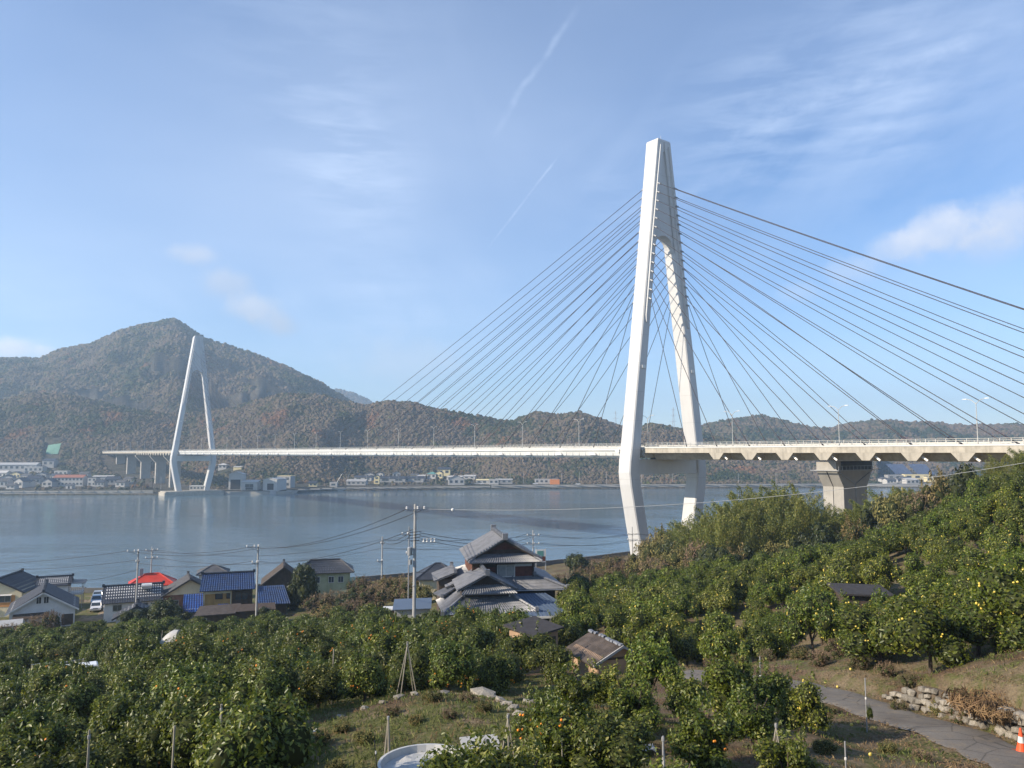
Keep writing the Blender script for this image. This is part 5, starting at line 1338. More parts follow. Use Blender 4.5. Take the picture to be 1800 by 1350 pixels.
# ------------------------------------------------------------------ near houses
ORD = ['first', 'second', 'third', 'fourth', 'fifth', 'sixth', 'seventh', 'eighth', 'ninth', 'tenth', 'eleventh', 'twelfth', 'thirteenth', 'fourteenth', 'fifteenth', 'sixteenth', 'seventeenth', 'eighteenth', 'nineteenth', 'twentieth'] + [f'{a}-{b}' for a in ('twenty', 'thirty') for b in ('first', 'second', 'third', 'fourth', 'fifth', 'sixth', 'seventh', 'eighth', 'ninth')]


def tslope(t, a, b, c, d, m=None, pitch=.30, amp=.045, name='roof', rows=6, step=.03):
    bb = MB(); bb.corr(a, b, c, d, pitch, amp, 0, 4, rows, step); return bb.build(name, m or M_TILE, t)


def ridge(t, pts, r=.17, m=None, name='ridge_tiles', caps=True):
    b = MB(); b.tube(pts, r, 6)
    p, q = Vector(pts[0]), Vector(pts[-1]); L = (q - p).length; n = int(L / .34)
    for i in range(n):
        k = p.lerp(q, (i + .5) / n); d = (q - p).normalized() * .05; b.tube([k - d, k + d], r * 1.18, 6)
    if caps:
        for e in (p, q): b.box(e.x - r * 1.2, e.x + r * 1.2, e.y - r * 1.2, e.y + r * 1.2, e.z - r, e.z + r * 2.0)
    return b.build(name, m or M_TILE, t)


def eave(t, pts, m=None, r=.06): return MB().tube(pts, r, 5).build('gutter', m or M_METAL, t)


def tgable(t, w, d, h, rise, ov, along, m, pitch=.30, amp=.045, ovg=.5, z0=0., cx=0., cy=0., rm=None):
    """tiled gable roof, two slopes with ridge tiles and verge boards"""
    if along == 'y':
        e = w / 2 + ov; zl = h - ov * rise / (w / 2); y0, y1 = cy - d / 2 - ovg, cy + d / 2 + ovg; zr = h + rise
        tslope(t, (cx - e, y1, zl), (cx - e, y0, zl), (cx, y0, zr), (cx, y1, zr), m, pitch, amp)
        tslope(t, (cx + e, y0, zl), (cx + e, y1, zl), (cx, y1, zr), (cx, y0, zr), m, pitch, amp)
        ridge(t, [(cx, y0, zr + .1), (cx, y1, zr + .1)], .16, rm or m)
        for s in (-1, 1): ridge(t, [(cx + s * e, y0 + .12, zl + .07), (cx + s * .1, y0 + .12, zr + .05)], .085, rm or m, 'verge_tiles', False)
    else:
        e = d / 2 + ov; zl = h - ov * rise / (d / 2); x0, x1 = cx - w / 2 - ovg, cx + w / 2 + ovg; zr = h + rise
        tslope(t, (x0, cy - e, zl), (x1, cy - e, zl), (x1, cy, zr), (x0, cy, zr), m, pitch, amp)
        tslope(t, (x1, cy + e, zl), (x0, cy + e, zl), (x0, cy, zr), (x1, cy, zr), m, pitch, amp)
        ridge(t, [(x0, cy, zr + .1), (x1, cy, zr + .1)], .16, rm or m)


def house(name, lab, c, Y, yaw, z=None, cat='house', group=None, cx=None):
    x = P(c, Y) if cx is None else cx
    return thing(name, lab, cat, (x, Y, gh(x, Y) if z is None else z), R(yaw), group)

# --- the big tiled farmhouse
t = house('farmhouse', 'large traditional farmhouse with silver-grey tiled roofs in several tiers', 0, 85.5, 8.5, 14.8, cx=-.75)
G = 14.8
b = MB(); b.box(-3.5, 3.3, .75, 10.2, 0, 6.75); b.hexa([(-3.4, .9, 6.752), (3.3, .9, 6.752), (3.3, 9.9, 6.752), (-3.4, 9.9, 6.752)], [(-.05, .9, 8.55), (.05, .9, 8.55), (.05, 9.9, 8.55), (-.05, 9.9, 8.55)]); b.build('upper_storey', M_WOODR, t)
tslope(t, (-4.2, 10.7, 6.55), (-4.2, -.1, 6.55), (0, .15, 8.85), (0, 10.4, 8.85), M_TILE, .30, .05, rows=9)
tslope(t, (4.1, -.1, 6.6), (4.1, 10.7, 6.6), (0, 10.4, 8.85), (0, .15, 8.85), M_TILE, .30, .05, rows=9)
ridge(t, [(0, .1, 9.0), (0, 10.5, 9.0)], .24)
for s in (-1, 1): ridge(t, [(s * 4.1, -.05, 6.75), (s * 2, .05, 7.72), (s * .1, .15, 8.92)], .14, None, 'verge_tiles', False)
b = MB()
for s in (-1, 1): b.hexa([(s * 4.0, .12, 6.38), (s * 4.0, .22, 6.38), (0, .40, 8.48), (0, .30, 8.48)][::s], [(s * 4.0, .12, 6.62), (s * 4.0, .22, 6.62), (0, .40, 8.80), (0, .30, 8.80)][::s])
b.build('barge_board', M_WOOD, t)
b = MB(); b.box(-2.4, 2.4, .86, .90, 6.9, 7.6); b.build('gable_board', M_WOOD, t)
tslope(t, (-4.0, -.55, 6.42), (4.0, -.55, 6.42), (2.6, .85, 7.15), (-2.6, .85, 7.15), M_TILE, .27, .05, 'pent_roof', 3)
for s in (-1, 1): ridge(t, [(s * 4.05, -.55, 6.5), (s * 2.6, .9, 7.25)], .12, None, 'hip_tiles', False)
b = MB(); b.box(-3.7, 3.5, .55, .73, 6.1, 6.3); b.box(-3.55, -3.35, .62, .78, 4.6, 6.1); b.box(-.95, -.8, .66, .78, 4.6, 6.1); b.box(3.15, 3.32, .62, .78, 4.6, 6.1)
b.box(-3.5, -.95, .69, .747, 5.75, 6.08); b.build('timber_frame', M_WOOD, t)
b = MB(); b.box(-3.3, -1.0, .7, .748, 5.78, 6.06); b.box(1.2, 3.1, .7, .748, 5.78, 6.06); b.build('plaster_band', M_PLASTW, t)
w1 = window(t, .2, 4.72, 1.85, 1.2, .73, M_CURT, M_CERAM)
b = MB()
for i in range(9): b.box(-3.56, -3.50, 1.0 + i * .9, 1.35 + i * .9, 4.7, 6.2)
b.build('side_shutter', M_BRICK, t)
# main skirt roof round the ground floor
b = MB(); b.box(-5.2, 5.6, .2, 11.2, -.3, 3.45); b.build('ground_floor', M_WOOD, t)
tslope(t, (-2.0, -1.0, 3.55), (6.7, -1.0, 3.55), (3.4, .85, 4.75), (-2.0, .85, 4.75), M_TILE, .27, .05, 'skirt_roof', 5)
tslope(t, (6.7, -1.0, 3.55), (6.7, 12.2, 3.55), (3.3, 10.3, 4.75), (3.4, .75, 4.75), M_TILE, .27, .05, 'skirt_roof', 5)
tslope(t, (-6.4, 12.2, 3.55), (-6.4, 1.5, 3.55), (-3.4, 1.2, 4.75), (-3.4, 10.3, 4.75), M_TILE, .27, .05, 'skirt_roof', 5)
ridge(t, [(6.75, -1.05, 3.68), (3.4, .8, 4.9)], .15, None, 'hip_tiles'); ridge(t, [(1.2, -1.0, 3.65), (.9, .8, 4.8)], .08, None, 'hip_tiles', False)
eave(t, [(-2, -1.12, 3.45), (6.7, -1.12, 3.45)])
# front wing with its own gable
wx, wy = -2.55, -5.2
b = MB(); b.box(wx - 2.5, wx + 2.5, wy + .8, wy + 7, 0, 4.55); b.hexa([(wx - 2.4, wy + .9, 4.552), (wx + 2.4, wy + .9, 4.552), (wx + 2.4, wy + 7, 4.552), (wx - 2.4, wy + 7, 4.552)], [(wx - .05, wy + .9, 5.6), (wx + .05, wy + .9, 5.6), (wx + .05, wy + 7, 5.6), (wx - .05, wy + 7, 5.6)]); b.build('front_wing', M_WOOD, t)
tslope(t, (wx - 3.1, wy + 7.3, 4.25), (wx - 3.1, wy, 4.25), (wx, wy + .2, 5.85), (wx, wy + 7.1, 5.85), M_TILE, .28, .05, 'wing_roof', 6)
tslope(t, (wx + 3.1, wy, 4.25), (wx + 3.1, wy + 7.3, 4.25), (wx, wy + 7.1, 5.85), (wx, wy + .2, 5.85), M_TILE, .28, .05, 'wing_roof', 6)
ridge(t, [(wx, wy + .1, 5.98), (wx, wy + 7.2, 5.98)], .2)
for s in (-1, 1): ridge(t, [(wx + s * 3.05, wy + .05, 4.42), (wx + s * .1, wy + .18, 5.9)], .12, None, 'verge_tiles', False)
tslope(t, (wx - 2.7, wy - .5, 4.05), (wx + 3.0, wy - .5, 4.05), (wx + 1.9, wy + .8, 4.72), (wx - 1.9, wy + .8, 4.72), M_TILE, .27, .05, 'pent_roof', 3)
b = MB(); b.box(wx - 2.3, wx + 2.3, wy + .72, wy + .79, 3.3, 4.05); b.build('wing_wall', M_WOOD, t)
b = MB(); b.box(wx + 2.3, wx + 2.42, wy + .5, wy + .62, 2.9, 4.05); b.build('downpipe', M_CERAM, t)
tslope(t, (wx - 4.6, wy - 1.7, 2.3), (wx + 4.7, wy - 1.7, 2.45), (wx + 2.6, wy + .75, 3.55), (wx - 2.4, wy + .75, 3.55), M_TILE, .27, .05, 'lower_roof', 6)
tslope(t, (wx - 4.9, wy + 6.8, 2.2), (wx - 4.6, wy - 1.7, 2.3), (wx - 2.4, wy + .75, 3.55), (wx - 2.4, wy + 5.5, 3.55), M_TILE, .27, .05, 'lower_roof', 6)
tslope(t, (wx + 4.7, wy - 1.7, 2.45), (wx + 4.7, wy + 4.5, 2.45), (wx + 2.6, wy + 4.5, 3.55), (wx + 2.6, wy + .75, 3.55), M_TILE, .27, .05, 'lower_roof', 6)
ridge(t, [(wx + 4.8, wy - 1.75, 2.58), (wx + 2.6, wy + .7, 3.68)], .14, None, 'hip_tiles'); ridge(t, [(wx - 4.65, wy - 1.75, 2.43), (wx - 2.4, wy + .7, 3.68)], .14, None, 'hip_tiles')
eave(t, [(wx - 4, wy - 1.8, 2.36), (wx + 4.7, wy - 1.8, 2.36)])
b = MB(); b.box(wx - 3.2, wx + 3.6, wy - .3, wy + 7, -.4, 2.5); b.build('wing_ground_floor', M_WOOD, t)
# small side roofs at the back left
b = MB(); b.box(-7.0, -5.3, 3.2, 8.2, 0, 4.15); b.build('side_annexe', M_WOOD, t)
tslope(t, (-7.6, 9, 4.0), (-7.6, 3, 4.0), (-5.2, 3, 4.9), (-5.2, 9, 4.9), M_TILE, .28, .05, 'annexe_roof', 4); ridge(t, [(-5.2, 3, 5.0), (-5.2, 9, 5.0)], .15)
tslope(t, (-7.7, 2.0, 2.9), (-6.8, -.6, 2.9), (-5.3, .5, 3.6), (-5.7, 2.6, 3.6), M_TILE, .28, .05, 'annexe_roof', 4); ridge(t, [(-6.9, -.7, 3.0), (-5.3, .4, 3.7)], .13, None, 'hip_tiles')
# blue-grey metal lean-to
t2 = house('carport', 'blue-grey metal lean-to roof on posts beside the big farmhouse', 945, 80.5, 8.5, 14.9)
b = MB(); b.hexa([(-2.6, -2.6, 2.0), (4.1, -2.9, 1.95), (1.6, 4.2, 2.95), (-2.6, 4.2, 2.98)], [(-2.6, -2.6, 2.1), (4.1, -2.9, 2.05), (1.6, 4.2, 3.05), (-2.6, 4.2, 3.08)]); b.build('roof', M_BLUEM, t2)
b = MB()
for i in range(14): b.hexa([(-2.5 + i * .49, -2.58 - i * .021, 2.1), (-2.44 + i * .49, -2.58 - i * .021, 2.1), (-2.46 + i * .31, 4.15, 3.07), (-2.52 + i * .31, 4.15, 3.07)], [(-2.5 + i * .49, -2.58 - i * .021, 2.14), (-2.44 + i * .49, -2.58 - i * .021, 2.14), (-2.46 + i * .31, 4.15, 3.11), (-2.52 + i * .31, 4.15, 3.11)])
b.build('standing_seams', M_BLUEM, t2)
for x, y in ((-2.4, -2.4), (.8, -2.6), (3.7, -2.7), (1.2, 3.9)): MB().box(x - .06, x + .06, y - .06, y + .06, -.5, 1.95 if y < 0 else 2.9).build('post', M_METAL, t2)
b = MB(); b.box(-2.7, 4.2, -3.02, -2.92, 1.9, 2.12); b.build('fascia', M_CERAM, t2)

# --- houses by the water on the left
t = house('house', 'two-storey cream and orange house with a slate-dark gabled roof at the left edge', 16, 136.5, 10.8, 5.3)
w, d, h, rs = 8.0, 9.5, 4.6, 1.95
b = MB(); body(b, w, d, h, rs * .98, 'y'); b.build('wall', M_PLASTC, t)
b = MB(); b.box(-w / 2 - .02, 3.0, -d / 2 - .045, -d / 2 + .05, 2.0, 3.9); b.build('orange_panel', M_ORANGE, t)
for x, z, ww, hh in ((-1.5, 2.85, 1.5, .95), (1.5, 2.85, 1.7, .95), (-2.2, .9, 1.4, .9)):
    window(t, x, z, ww, hh, -d / 2 - .05, M_GLASS, M_METAL)
    b = MB(); b.hexa([(x - ww / 2 - .2, -d / 2 - .5, z + hh + .1), (x + ww / 2 + .2, -d / 2 - .5, z + hh + .1), (x + ww / 2 + .2, -d / 2 - .05, z + hh + .2), (x - ww / 2 - .2, -d / 2 - .05, z + hh + .2)], [(x - ww / 2 - .2, -d / 2 - .5, z + hh + .16), (x + ww / 2 + .2, -d / 2 - .5, z + hh + .16), (x + ww / 2 + .2, -d / 2 - .05, z + hh + .28), (x - ww / 2 - .2, -d / 2 - .05, z + hh + .28)]); b.build('window_hood', M_CERAM, t)
b = MB(); b.box(-.7, -.25, -d / 2 - .3, -d / 2 - .06, 1.5, 2.1); b.build('air_conditioner', M_CERAM, t)
tgable(t, w, d, h, rs, .55, 'y', M_TILED, .3, .03)
b = MB(); b.box(-.3, .3, -d / 2 - .12, -d / 2 - .02, h + rs - .65, h + rs - .3); b.build('gable_vent', M_DARK, t)
t = house('balcony_house', 'small dark-roofed house with an open railed balcony facing the water', 97, 141, 25, 5.3)
b = MB(); body(b, 4.6, 4.5, 4.6, 1.0, 'x'); b.build('wall', M_PLASTW, t); tgable(t, 4.6, 4.5, 4.6, 1.0, .5, 'x', M_TILED, .3, .02)
b = MB(); b.box(2.32, 4.6, -2.2, 1.8, 2.5, 2.65)
for x in (2.4, 4.5):
    for y in (-2.1, 1.7): b.box(x - .05, x + .05, y - .05, y + .05, -.5, 4.6)
b.build('balcony', M_METAL, t); b = MB()
for z in (3.0, 3.35, 3.6): b.box(2.4, 4.55, -2.2, -2.15, z, z + .05); b.box(4.52, 4.57, -2.2, 1.7, z, z + .05)
for i in range(8): b.box(2.4 + i * .3, 2.43 + i * .3, -2.2, -2.16, 2.65, 3.6)
b.build('railing', M_CERAM, t); b = MB(); b.hexa([(2.2, -2.6, 4.6), (5.0, -2.6, 4.45), (5.0, 2, 4.45), (2.2, 2, 4.6)], [(2.2, -2.6, 4.7), (5.0, -2.6, 4.55), (5.0, 2, 4.55), (2.2, 2, 4.7)]); b.build('canopy', M_TILED, t)
t = house('house', 'white gabled house with twin dark attic windows and a dark slate roof', 80, 127.3, 29, 5.7)
w, d, h, rs = 8.8, 10., 3.0, 2.75
b = MB(); body(b, w, d, h, rs * .98, 'y'); b.build('wall', M_PLASTW, t); tgable(t, w, d, h, rs, .55, 'y', M_TILED, .32, .025, .55)
for s in (-1, 1):
    b = MB(); e = w / 2 + .55; b.hexa([(s * e, -d / 2 - .6, h - .5), (s * e, -d / 2 - .53, h - .5), (0, -d / 2 - .53, h + rs - .28), (0, -d / 2 - .6, h + rs - .28)][::s], [(s * e, -d / 2 - .6, h - .22), (s * e, -d / 2 - .53, h - .22), (0, -d / 2 - .53, h + rs - .02), (0, -d / 2 - .6, h + rs - .02)][::s]); b.build('barge_board', M_CERAM, t)
for x in (-.50, .50): window(t, x - .1, 3.95, .62, .95, -d / 2, M_DARK, M_CERAM)
b = MB(); b.hexa([(-3.9, -d / 2 - 1.6, 2.0), (.9, -d / 2 - 1.6, 2.0), (.9, -d / 2 - .02, 2.45), (-3.9, -d / 2 - .02, 2.45)], [(-3.9, -d / 2 - 1.6, 2.1), (.9, -d / 2 - 1.6, 2.1), (.9, -d / 2 - .02, 2.6), (-3.9, -d / 2 - .02, 2.6)]); b.build('porch_roof', M_WOOD, t)
b = MB(); b.box(-3.8, -2.2, -d / 2 - 1.45, -d / 2 - 1.4, .5, 1.95); b.box(-2.0, .7, -d / 2 - 1.45, -d / 2 - 1.4, .5, 1.95); b.build('porch_glazing', M_CURT, t)
for x in (-3.8, -2.1, .75): MB().box(x - .06, x + .06, -d / 2 - 1.5, -d / 2 - 1.38, -.6, 2.0).build('porch_post', M_WOOD, t)
b = MB(); b.box(2.6, 4.2, -d / 2 - .04, -d / 2 + .02, .3, 2.0); b.build('shutter', M_WOOD, t)
t = house('lean_to', 'low rust-brown boarded fence wall at the left edge below the white gabled house', 20, 113.5, 29)
b = MB(); b.box(-6, 3.6, -.1, .1, -.8, 1.2); b.build('board_wall', M_WOODR, t)
for i in range(7): MB().box(-5.9 + i * 1.58, -5.8 + i * 1.58, -.2, -.1, -.8, 1.7).build('post', M_POLE, t)
t = house('greenhouse', 'small grey glazed lean-to shed at the left edge', 10, 115.2, 29)
b = MB(); b.box(-2.6, 2.2, -1, 1, -.5, 1.7); b.build('wall', M_CURT, t); b = MB(); b.hexa([(-2.8, -1.2, 1.7), (2.4, -1.2, 1.7), (2.4, 1.2, 2.2), (-2.8, 1.2, 2.2)], [(-2.8, -1.2, 1.78), (2.4, -1.2, 1.78), (2.4, 1.2, 2.28), (-2.8, 1.2, 2.28)]); b.build('roof', M_GREYB, t)
# grey store, low shed, brown gable, red roof
t = house('storehouse', 'white-walled store with a grey ribbed roof carrying a white tank', 236, 130.5, 24, 6.5)
b = MB(); body(b, 8.2, 6, 2.9, 1.8, 'x'); b.build('wall', M_PLASTW, t); tgable(t, 8.2, 6, 2.9, 1.8, .6, 'x', M_TILED, .36, .015, .4)
b = MB(); b.box(1.2, 2.7, -1.6, -.6, 4.2, 4.95); b.tube([(1.15, -1.7, 4.7), (2.75, -1.7, 4.7)], .25, 7); b.build('roof_tank', M_CERAM, t)
window(t, -2.2, 1.2, 1.2, .9, -3.0, M_GLASS); window(t, 1.6, 1.2, 1.2, .9, -3.0, M_GLASS)
t = house('shed', 'low gabled shed with dull grey roof below the ribbed-roof store', 243, 119.5, 24, 6.9)
b = MB(); body(b, 5.4, 4, 1.9, 1.4, 'y'); b.build('wall', M_PLASTW, t); tgable(t, 5.4, 4, 1.9, 1.4, .6, 'y', M_TILED, .3, .03, .4, rm=M_TILED)
b = MB(); b.box(-1.6, -.7, -2.2, -1.98, 2.0, 2.6); b.box(.3, 1.2, -2.2, -1.98, 2.3, 2.9); b.build('vent_box', M_CERAM, t)
t = house('house', 'brown-walled house with a pale plaster gable and plain grey roof', 333, 134.5, 26, 6.8)
b = MB(); body(b, 8.4, 6, 2.7, 0, None); b.build('wall', M_BRICK, t)
b = MB(); b.hexa([(-4.2, -3, 2.702), (4.2, -3, 2.702), (4.2, 3, 2.702), (-4.2, 3, 2.702)], [(-.03, -3, 5.1), (.03, -3, 5.1), (.03, 3, 5.1), (-.03, 3, 5.1)]); b.build('gable_wall', M_PLASTC, t)
tgable(t, 8.4, 6, 2.7, 2.45, .6, 'y', M_TILEG, .30, .03, .6)
window(t, -2.4, .9, 1.3, .9, -3.0); window(t, 1.2, .9, 1.3, .9, -3.0); window(t, 0, .9, 1.1, .9, -4.2, None, None, 'x')
t = house('red_roofed_house', 'bright red hipped roof by the water behind the two thin poles', 268, 152, 22, 5.0)
b = MB(); b.box(-3.6, 3.6, -3, 3, -1, 2.9); b.build('wall', M_PLASTW, t); b = MB(); hip(b, 7.6, 5.2, 2.9, 1.9, .5); b.build('roof', M_RED, t)
b = MB(); b.box(-2.2, -1.6, -.4, .2, 4.4, 5.9); b.build('roof_vent', M_METAL, t)
# blue-tiled ochre house and its annexes
t = house('house', 'ochre earth-walled house with a worn blue-glazed tile roof', 402, 124, 19, 7.7)
b = MB(); b.box(-3.5, 3.5, -2.6, 3, -.3, 4.7); b.build('wall', M_OCHRE, t)
b = MB(); b.box(-3.52, -3.35, -2.66, -2.55, 1.0, 4.5); b.box(.35, .5, -2.68, -2.55, 1.2, 4.4); b.build('painted_lit_edge', M_PLASTC, t)  # pale strips: sunlight on the side wall edges, put into the colour
b = MB(); b.box(-3.3, .3, -2.66, -2.55, 3.75, 4.45); b.build('plaster_band', M_PLASTC, t)
tslope(t, (-4.1, -3.4, 4.35), (4.0, -3.4, 4.35), (3.8, .3, 6.4), (-3.9, .3, 6.4), M_TILEB2, .33, .05, rows=8); tslope(t, (4.0, 4.0, 4.35), (-4.1, 4.0, 4.35), (-3.9, .3, 6.4), (3.8, .3, 6.4), M_TILEB2, .33, .05)
ridge(t, [(-3.9, .3, 6.5), (3.8, .3, 6.5)], .16, M_TILED)
window(t, -1.3, 3.0, .95, .7, -2.62, M_GLASS, M_WOOD); window(t, .05, 3.0, .4, .7, -2.62, M_GLASS, M_WOOD)
b = MB(); b.box(.6, 3.6, -2.64, -2.55, 1.3, 4.2); b.build('veranda_screen', M_WOOD, t)
for x in (1.5, 2.5): window(t, x, 2.7, .8, 1.0, -2.66, M_GLASS, M_WOOD)
tslope(t, (-1.5, -3.5, 1.55), (0.2, -3.5, 1.55), (.1, -2.65, 2.2), (-1.4, -2.65, 2.2), M_TILEB, .3, .045, 'awning_roof', 3)
t = house('annexe', 'small annexe with a vivid blue tiled roof left of the ochre house', 340, 119.5, 19, 7.6)
b = MB(); b.box(-1.1, 1.3, -1.4, 2.0, -.3, 2.1); b.build('wall', M_PLASTW, t); tslope(t, (-1.3, -2.0, 1.75), (1.6, -2.0, 1.75), (1.3, 2.1, 3.75), (-1.4, 2.1, 3.75), M_TILEB, .33, .05, rows=8)
b = MB(); b.box(-2.6, -1.35, -1.9, -.8, 1.3, 1.42); b.build('canopy', M_CERAM, t)
t = house('annexe', 'side wing with a faded dark blue tiled roof right of the ochre house', 478, 122.5, 19, 7.8)
b = MB(); b.box(-2.0, 2.2, -1.7, 2, -.3, 2.6); b.build('wall', M_WOOD, t); tslope(t, (-2.2, -2.4, 2.35), (2.7, -2.4, 2.2), (1.9, 1.8, 4.35), (-2.3, 1.8, 4.35), M_TILEB2, .33, .05, rows=8)
window(t, .2, 1.0, 1.1, .8, -1.7, M_GLASS, M_WOOD)
t = house('shed', 'dark timber shed with a nearly flat brown roof below the ochre house', 382, 115.8, 19, 7.9)
b = MB(); b.box(-2.6, 2.8, -1.3, 2.2, -.6, 1.7); b.build('wall', M_WOOD, t); b = MB(); b.hexa([(-3.0, -1.9, 1.7), (2.6, -1.9, 1.75), (3.4, 2.4, 2.35), (-2.4, 2.4, 2.3)], [(-3.0, -1.9, 1.82), (2.6, -1.9, 1.87), (3.4, 2.4, 2.47), (-2.4, 2.4, 2.42)]); b.build('roof', M_TILEBR, t)
b = MB(); b.box(-1.9, -1.2, -1.36, -1.28, -.4, 1.3); b.build('door', M_POLE, t)
t = house('shed', 'long dark boarded wall and roof under the pole right of the ochre house', 440, 117.5, 19, 7.9)
b = MB(); b.box(-2.2, 3.4, -1, 1.5, -.6, 1.9); b.build('wall', M_WOOD, t); b = MB(); b.hexa([(-2.4, -1.5, 1.85), (3.7, -1.5, 1.85), (3.7, 1.7, 2.3), (-2.4, 1.7, 2.3)], [(-2.4, -1.5, 1.95), (3.7, -1.5, 1.95), (3.7, 1.7, 2.4), (-2.4, 1.7, 2.4)]); b.build('roof', M_WOOD, t)
t = house('house', 'house with a steep brown weathered gable roof behind the pole', 499, 138, 17, 7.0)
b = MB(); body(b, 6.8, 7, 3.9, 2.6, 'y'); b.build('wall', M_WOOD, t); tgable(t, 6.8, 7, 3.9, 2.6, .4, 'y', M_TILEBR, .3, .03, .4, rm=M_TILEG)
window(t, 1.6, 2.0, 1.0, .9, -3.5)
t = house('house', 'small house with a grey hipped roof peeping over the blue-tiled ridge', 375, 147, 20, 5.6)
b = MB(); b.box(-2.4, 2.4, -2.2, 2.2, -1, 5.2); b.build('wall', M_PLASTW, t); b = MB(); hip(b, 4.8, 4.4, 5.2, 1.3, .5); b.build('roof', M_TILEG, t)
t = house('house', 'mossy yellow-green walled house with a blue-black hipped tile roof', 572, 142, 13, 7.0)
b = MB(); b.box(-4.3, 4.3, -3.2, 3.2, -1, 5.0); b.build('wall', M_PLASTG, t)
e = [(-5.0, -3.9, 4.95), (5.0, -3.9, 4.95), (5.0, 3.9, 4.95), (-5.0, 3.9, 4.95)]; tp = [(-2.6, 0, 6.75), (2.6, 0, 6.75)]
tslope(t, e[0], e[1], tp[1], tp[0], M_TILED, .33, .03); tslope(t, e[2], e[3], tp[0], tp[1], M_TILED, .33, .03)
b = MB(); b.face([e[1], e[2], tp[1]]); b.face([e[3], e[0], tp[0]]); b.build('hip_end', M_TILED, t)
for p, q in ((e[0], tp[0]), (e[1], tp[1]), (tp[0], tp[1])): ridge(t, [(p[0], p[1], p[2] + .08), (q[0], q[1], q[2] + .08)], .13, M_TILEG if p is e[1] else M_TILED, 'ridge_tiles', False)
for x, ww in ((-1.6, 1.3), (1.05, .85), (2.7, .85)): window(t, x, 3.2, ww, 1.0, -3.2, M_GLASS, M_CERAM)
b = MB(); b.box(4.32, 6.0, -2.0, 2, -1, 3.2); b.build('side_porch', mat('pale_green_board', (.40, .50, .36), .8, .05, 1.), t)
t = house('cottage', 'small cream cottage with a dark hipped roof left of the big farmhouse', 770, 118, 7, 11.2)
b = MB(); b.box(-2.8, 2.8, -2.4, 2.4, -.6, 3.3); b.build('wall', M_PLASTC, t); b = MB(); hip(b, 5.6, 4.8, 3.4, 1.9, .55); b.build('roof', M_TILED, t)
window(t, .9, 1.2, 1.0, 1.5, -2.4, M_GLASS, M_METAL); b = MB(); b.box(-2.84, -2.7, -2.46, -2.3, 0, 3.2); b.build('downpipe', M_CERAM, t)
t = house('shed', 'low pale shed with a grey sheet roof behind the main utility pole', 724, 95.5, 5)
b = MB(); b.box(-2.0, 2.2, -1.4, 1.4, -.6, 1.9); b.build('wall', M_GREYB, t); b = MB(); b.hexa([(-2.2, -1.7, 1.85), (2.4, -1.7, 1.95), (2.4, 1.6, 2.6), (-2.2, 1.6, 2.5)], [(-2.2, -1.7, 1.93), (2.4, -1.7, 2.03), (2.4, 1.6, 2.68), (-2.2, 1.6, 2.58)]); b.build('roof', M_BLUEM, t)
t = house('shed', 'tiny white-roofed hut left of the grey sheet shed', 686, 96, 5)
b = MB(); b.box(-.7, .8, -.7, .7, -.5, 1.9); b.build('wall', M_WOOD, t); b = MB(); b.box(-.85, .95, -.9, .9, 1.95, 2.08); b.build('roof', M_CERAM, t)
# sheds in the orchard
t = house('shed', 'small mud-walled shed with a flat black roof below the blue-grey lean-to', 938, 51.5, 42, 19.65)
b = MB(); b.box(-1.25, 1.3, -1.25, 1.3, -.6, 2.0); b.build('wall', M_SAND, t); b = MB(); b.hexa([(-1.6, -1.6, 2.0), (1.6, -1.6, 2.2), (1.6, 1.6, 2.5), (-1.6, 1.6, 2.3)], [(-1.6, -1.6, 2.12), (1.6, -1.6, 2.32), (1.6, 1.6, 2.62), (-1.6, 1.6, 2.42)]); b.build('roof', mat('black_felt_roof', (.05, .045, .045), .85, .15, 2., bump=.01), t); t.scale = (.88, .88, .9)
b = MB(); b.box(.3, 1.0, -1.32, -1.24, -.2, 1.7); b.build('door', M_WOOD, t)
t = house('shed', 'brown-roofed gabled shed with a broken white ridge among the citrus trees', 1066, 47.8, 22, 19.15)
w, d, h, rs = 3.0, 3.4, 1.95, .72
b = MB(); body(b, w, d, h, rs * .95, 'y', base=.6); b.build('wall', M_SAND, t)
for s in (-1, 1):
    bb = MB(); e = s * 1.95; zl = h - .22; y0, y1 = -d / 2 - .35, d / 2 + .35
    a_ = [(e, y0, zl), (e, y1, zl), (0, y1, h + rs), (0, y0, h + rs)] if s > 0 else [(e, y1, zl), (e, y0, zl), (0, y0, h + rs), (0, y1, h + rs)]
    bb.corr(*a_, .16, .012, 0, 4, 5, .015); bb.build('roof', M_TILEBR, t)
    b = MB(); b.hexa([(0, y0 - .02, h + rs - .1), (e, y0 - .02, zl - .1), (e, y0 + .06, zl - .1), (0, y0 + .06, h + rs - .1)][::-s], [(0, y0 - .02, h + rs + .06), (e, y0 - .02, zl + .06), (e, y0 + .06, zl + .06), (0, y0 + .06, h + rs + .06)][::-s]); b.build('barge_board', M_POLE, t)
r_ = random.Random(4)
for i in range(13):
    if i in (6, 9): continue
    y = -d / 2 - .3 + i * .32; b = MB(); x = r_.uniform(-.10, .06); b.hexa([(x - .14, y, h + rs + .02), (x + .14, y, h + rs + .02), (x + .14, y + .27, h + rs + .02), (x - .14, y + .27, h + rs + .02)], [(x - .09, y, h + rs + .13), (x + .09, y, h + rs + .13), (x + .09, y + .27, h + rs + .13), (x - .09, y + .27, h + rs + .13)]); b.build('ridge_tile', M_TILE, t)
b = MB(); b.box(-1.1, 1.1, -d / 2 - .05, -d / 2 - .01, h - .05, h + .06); b.build('tie_beam', M_WOOD, t)
t = house('shed', 'low dark shed with a flat roof half sunk in the right-hand orchard', 1515, 56.5, -4, 21.3)
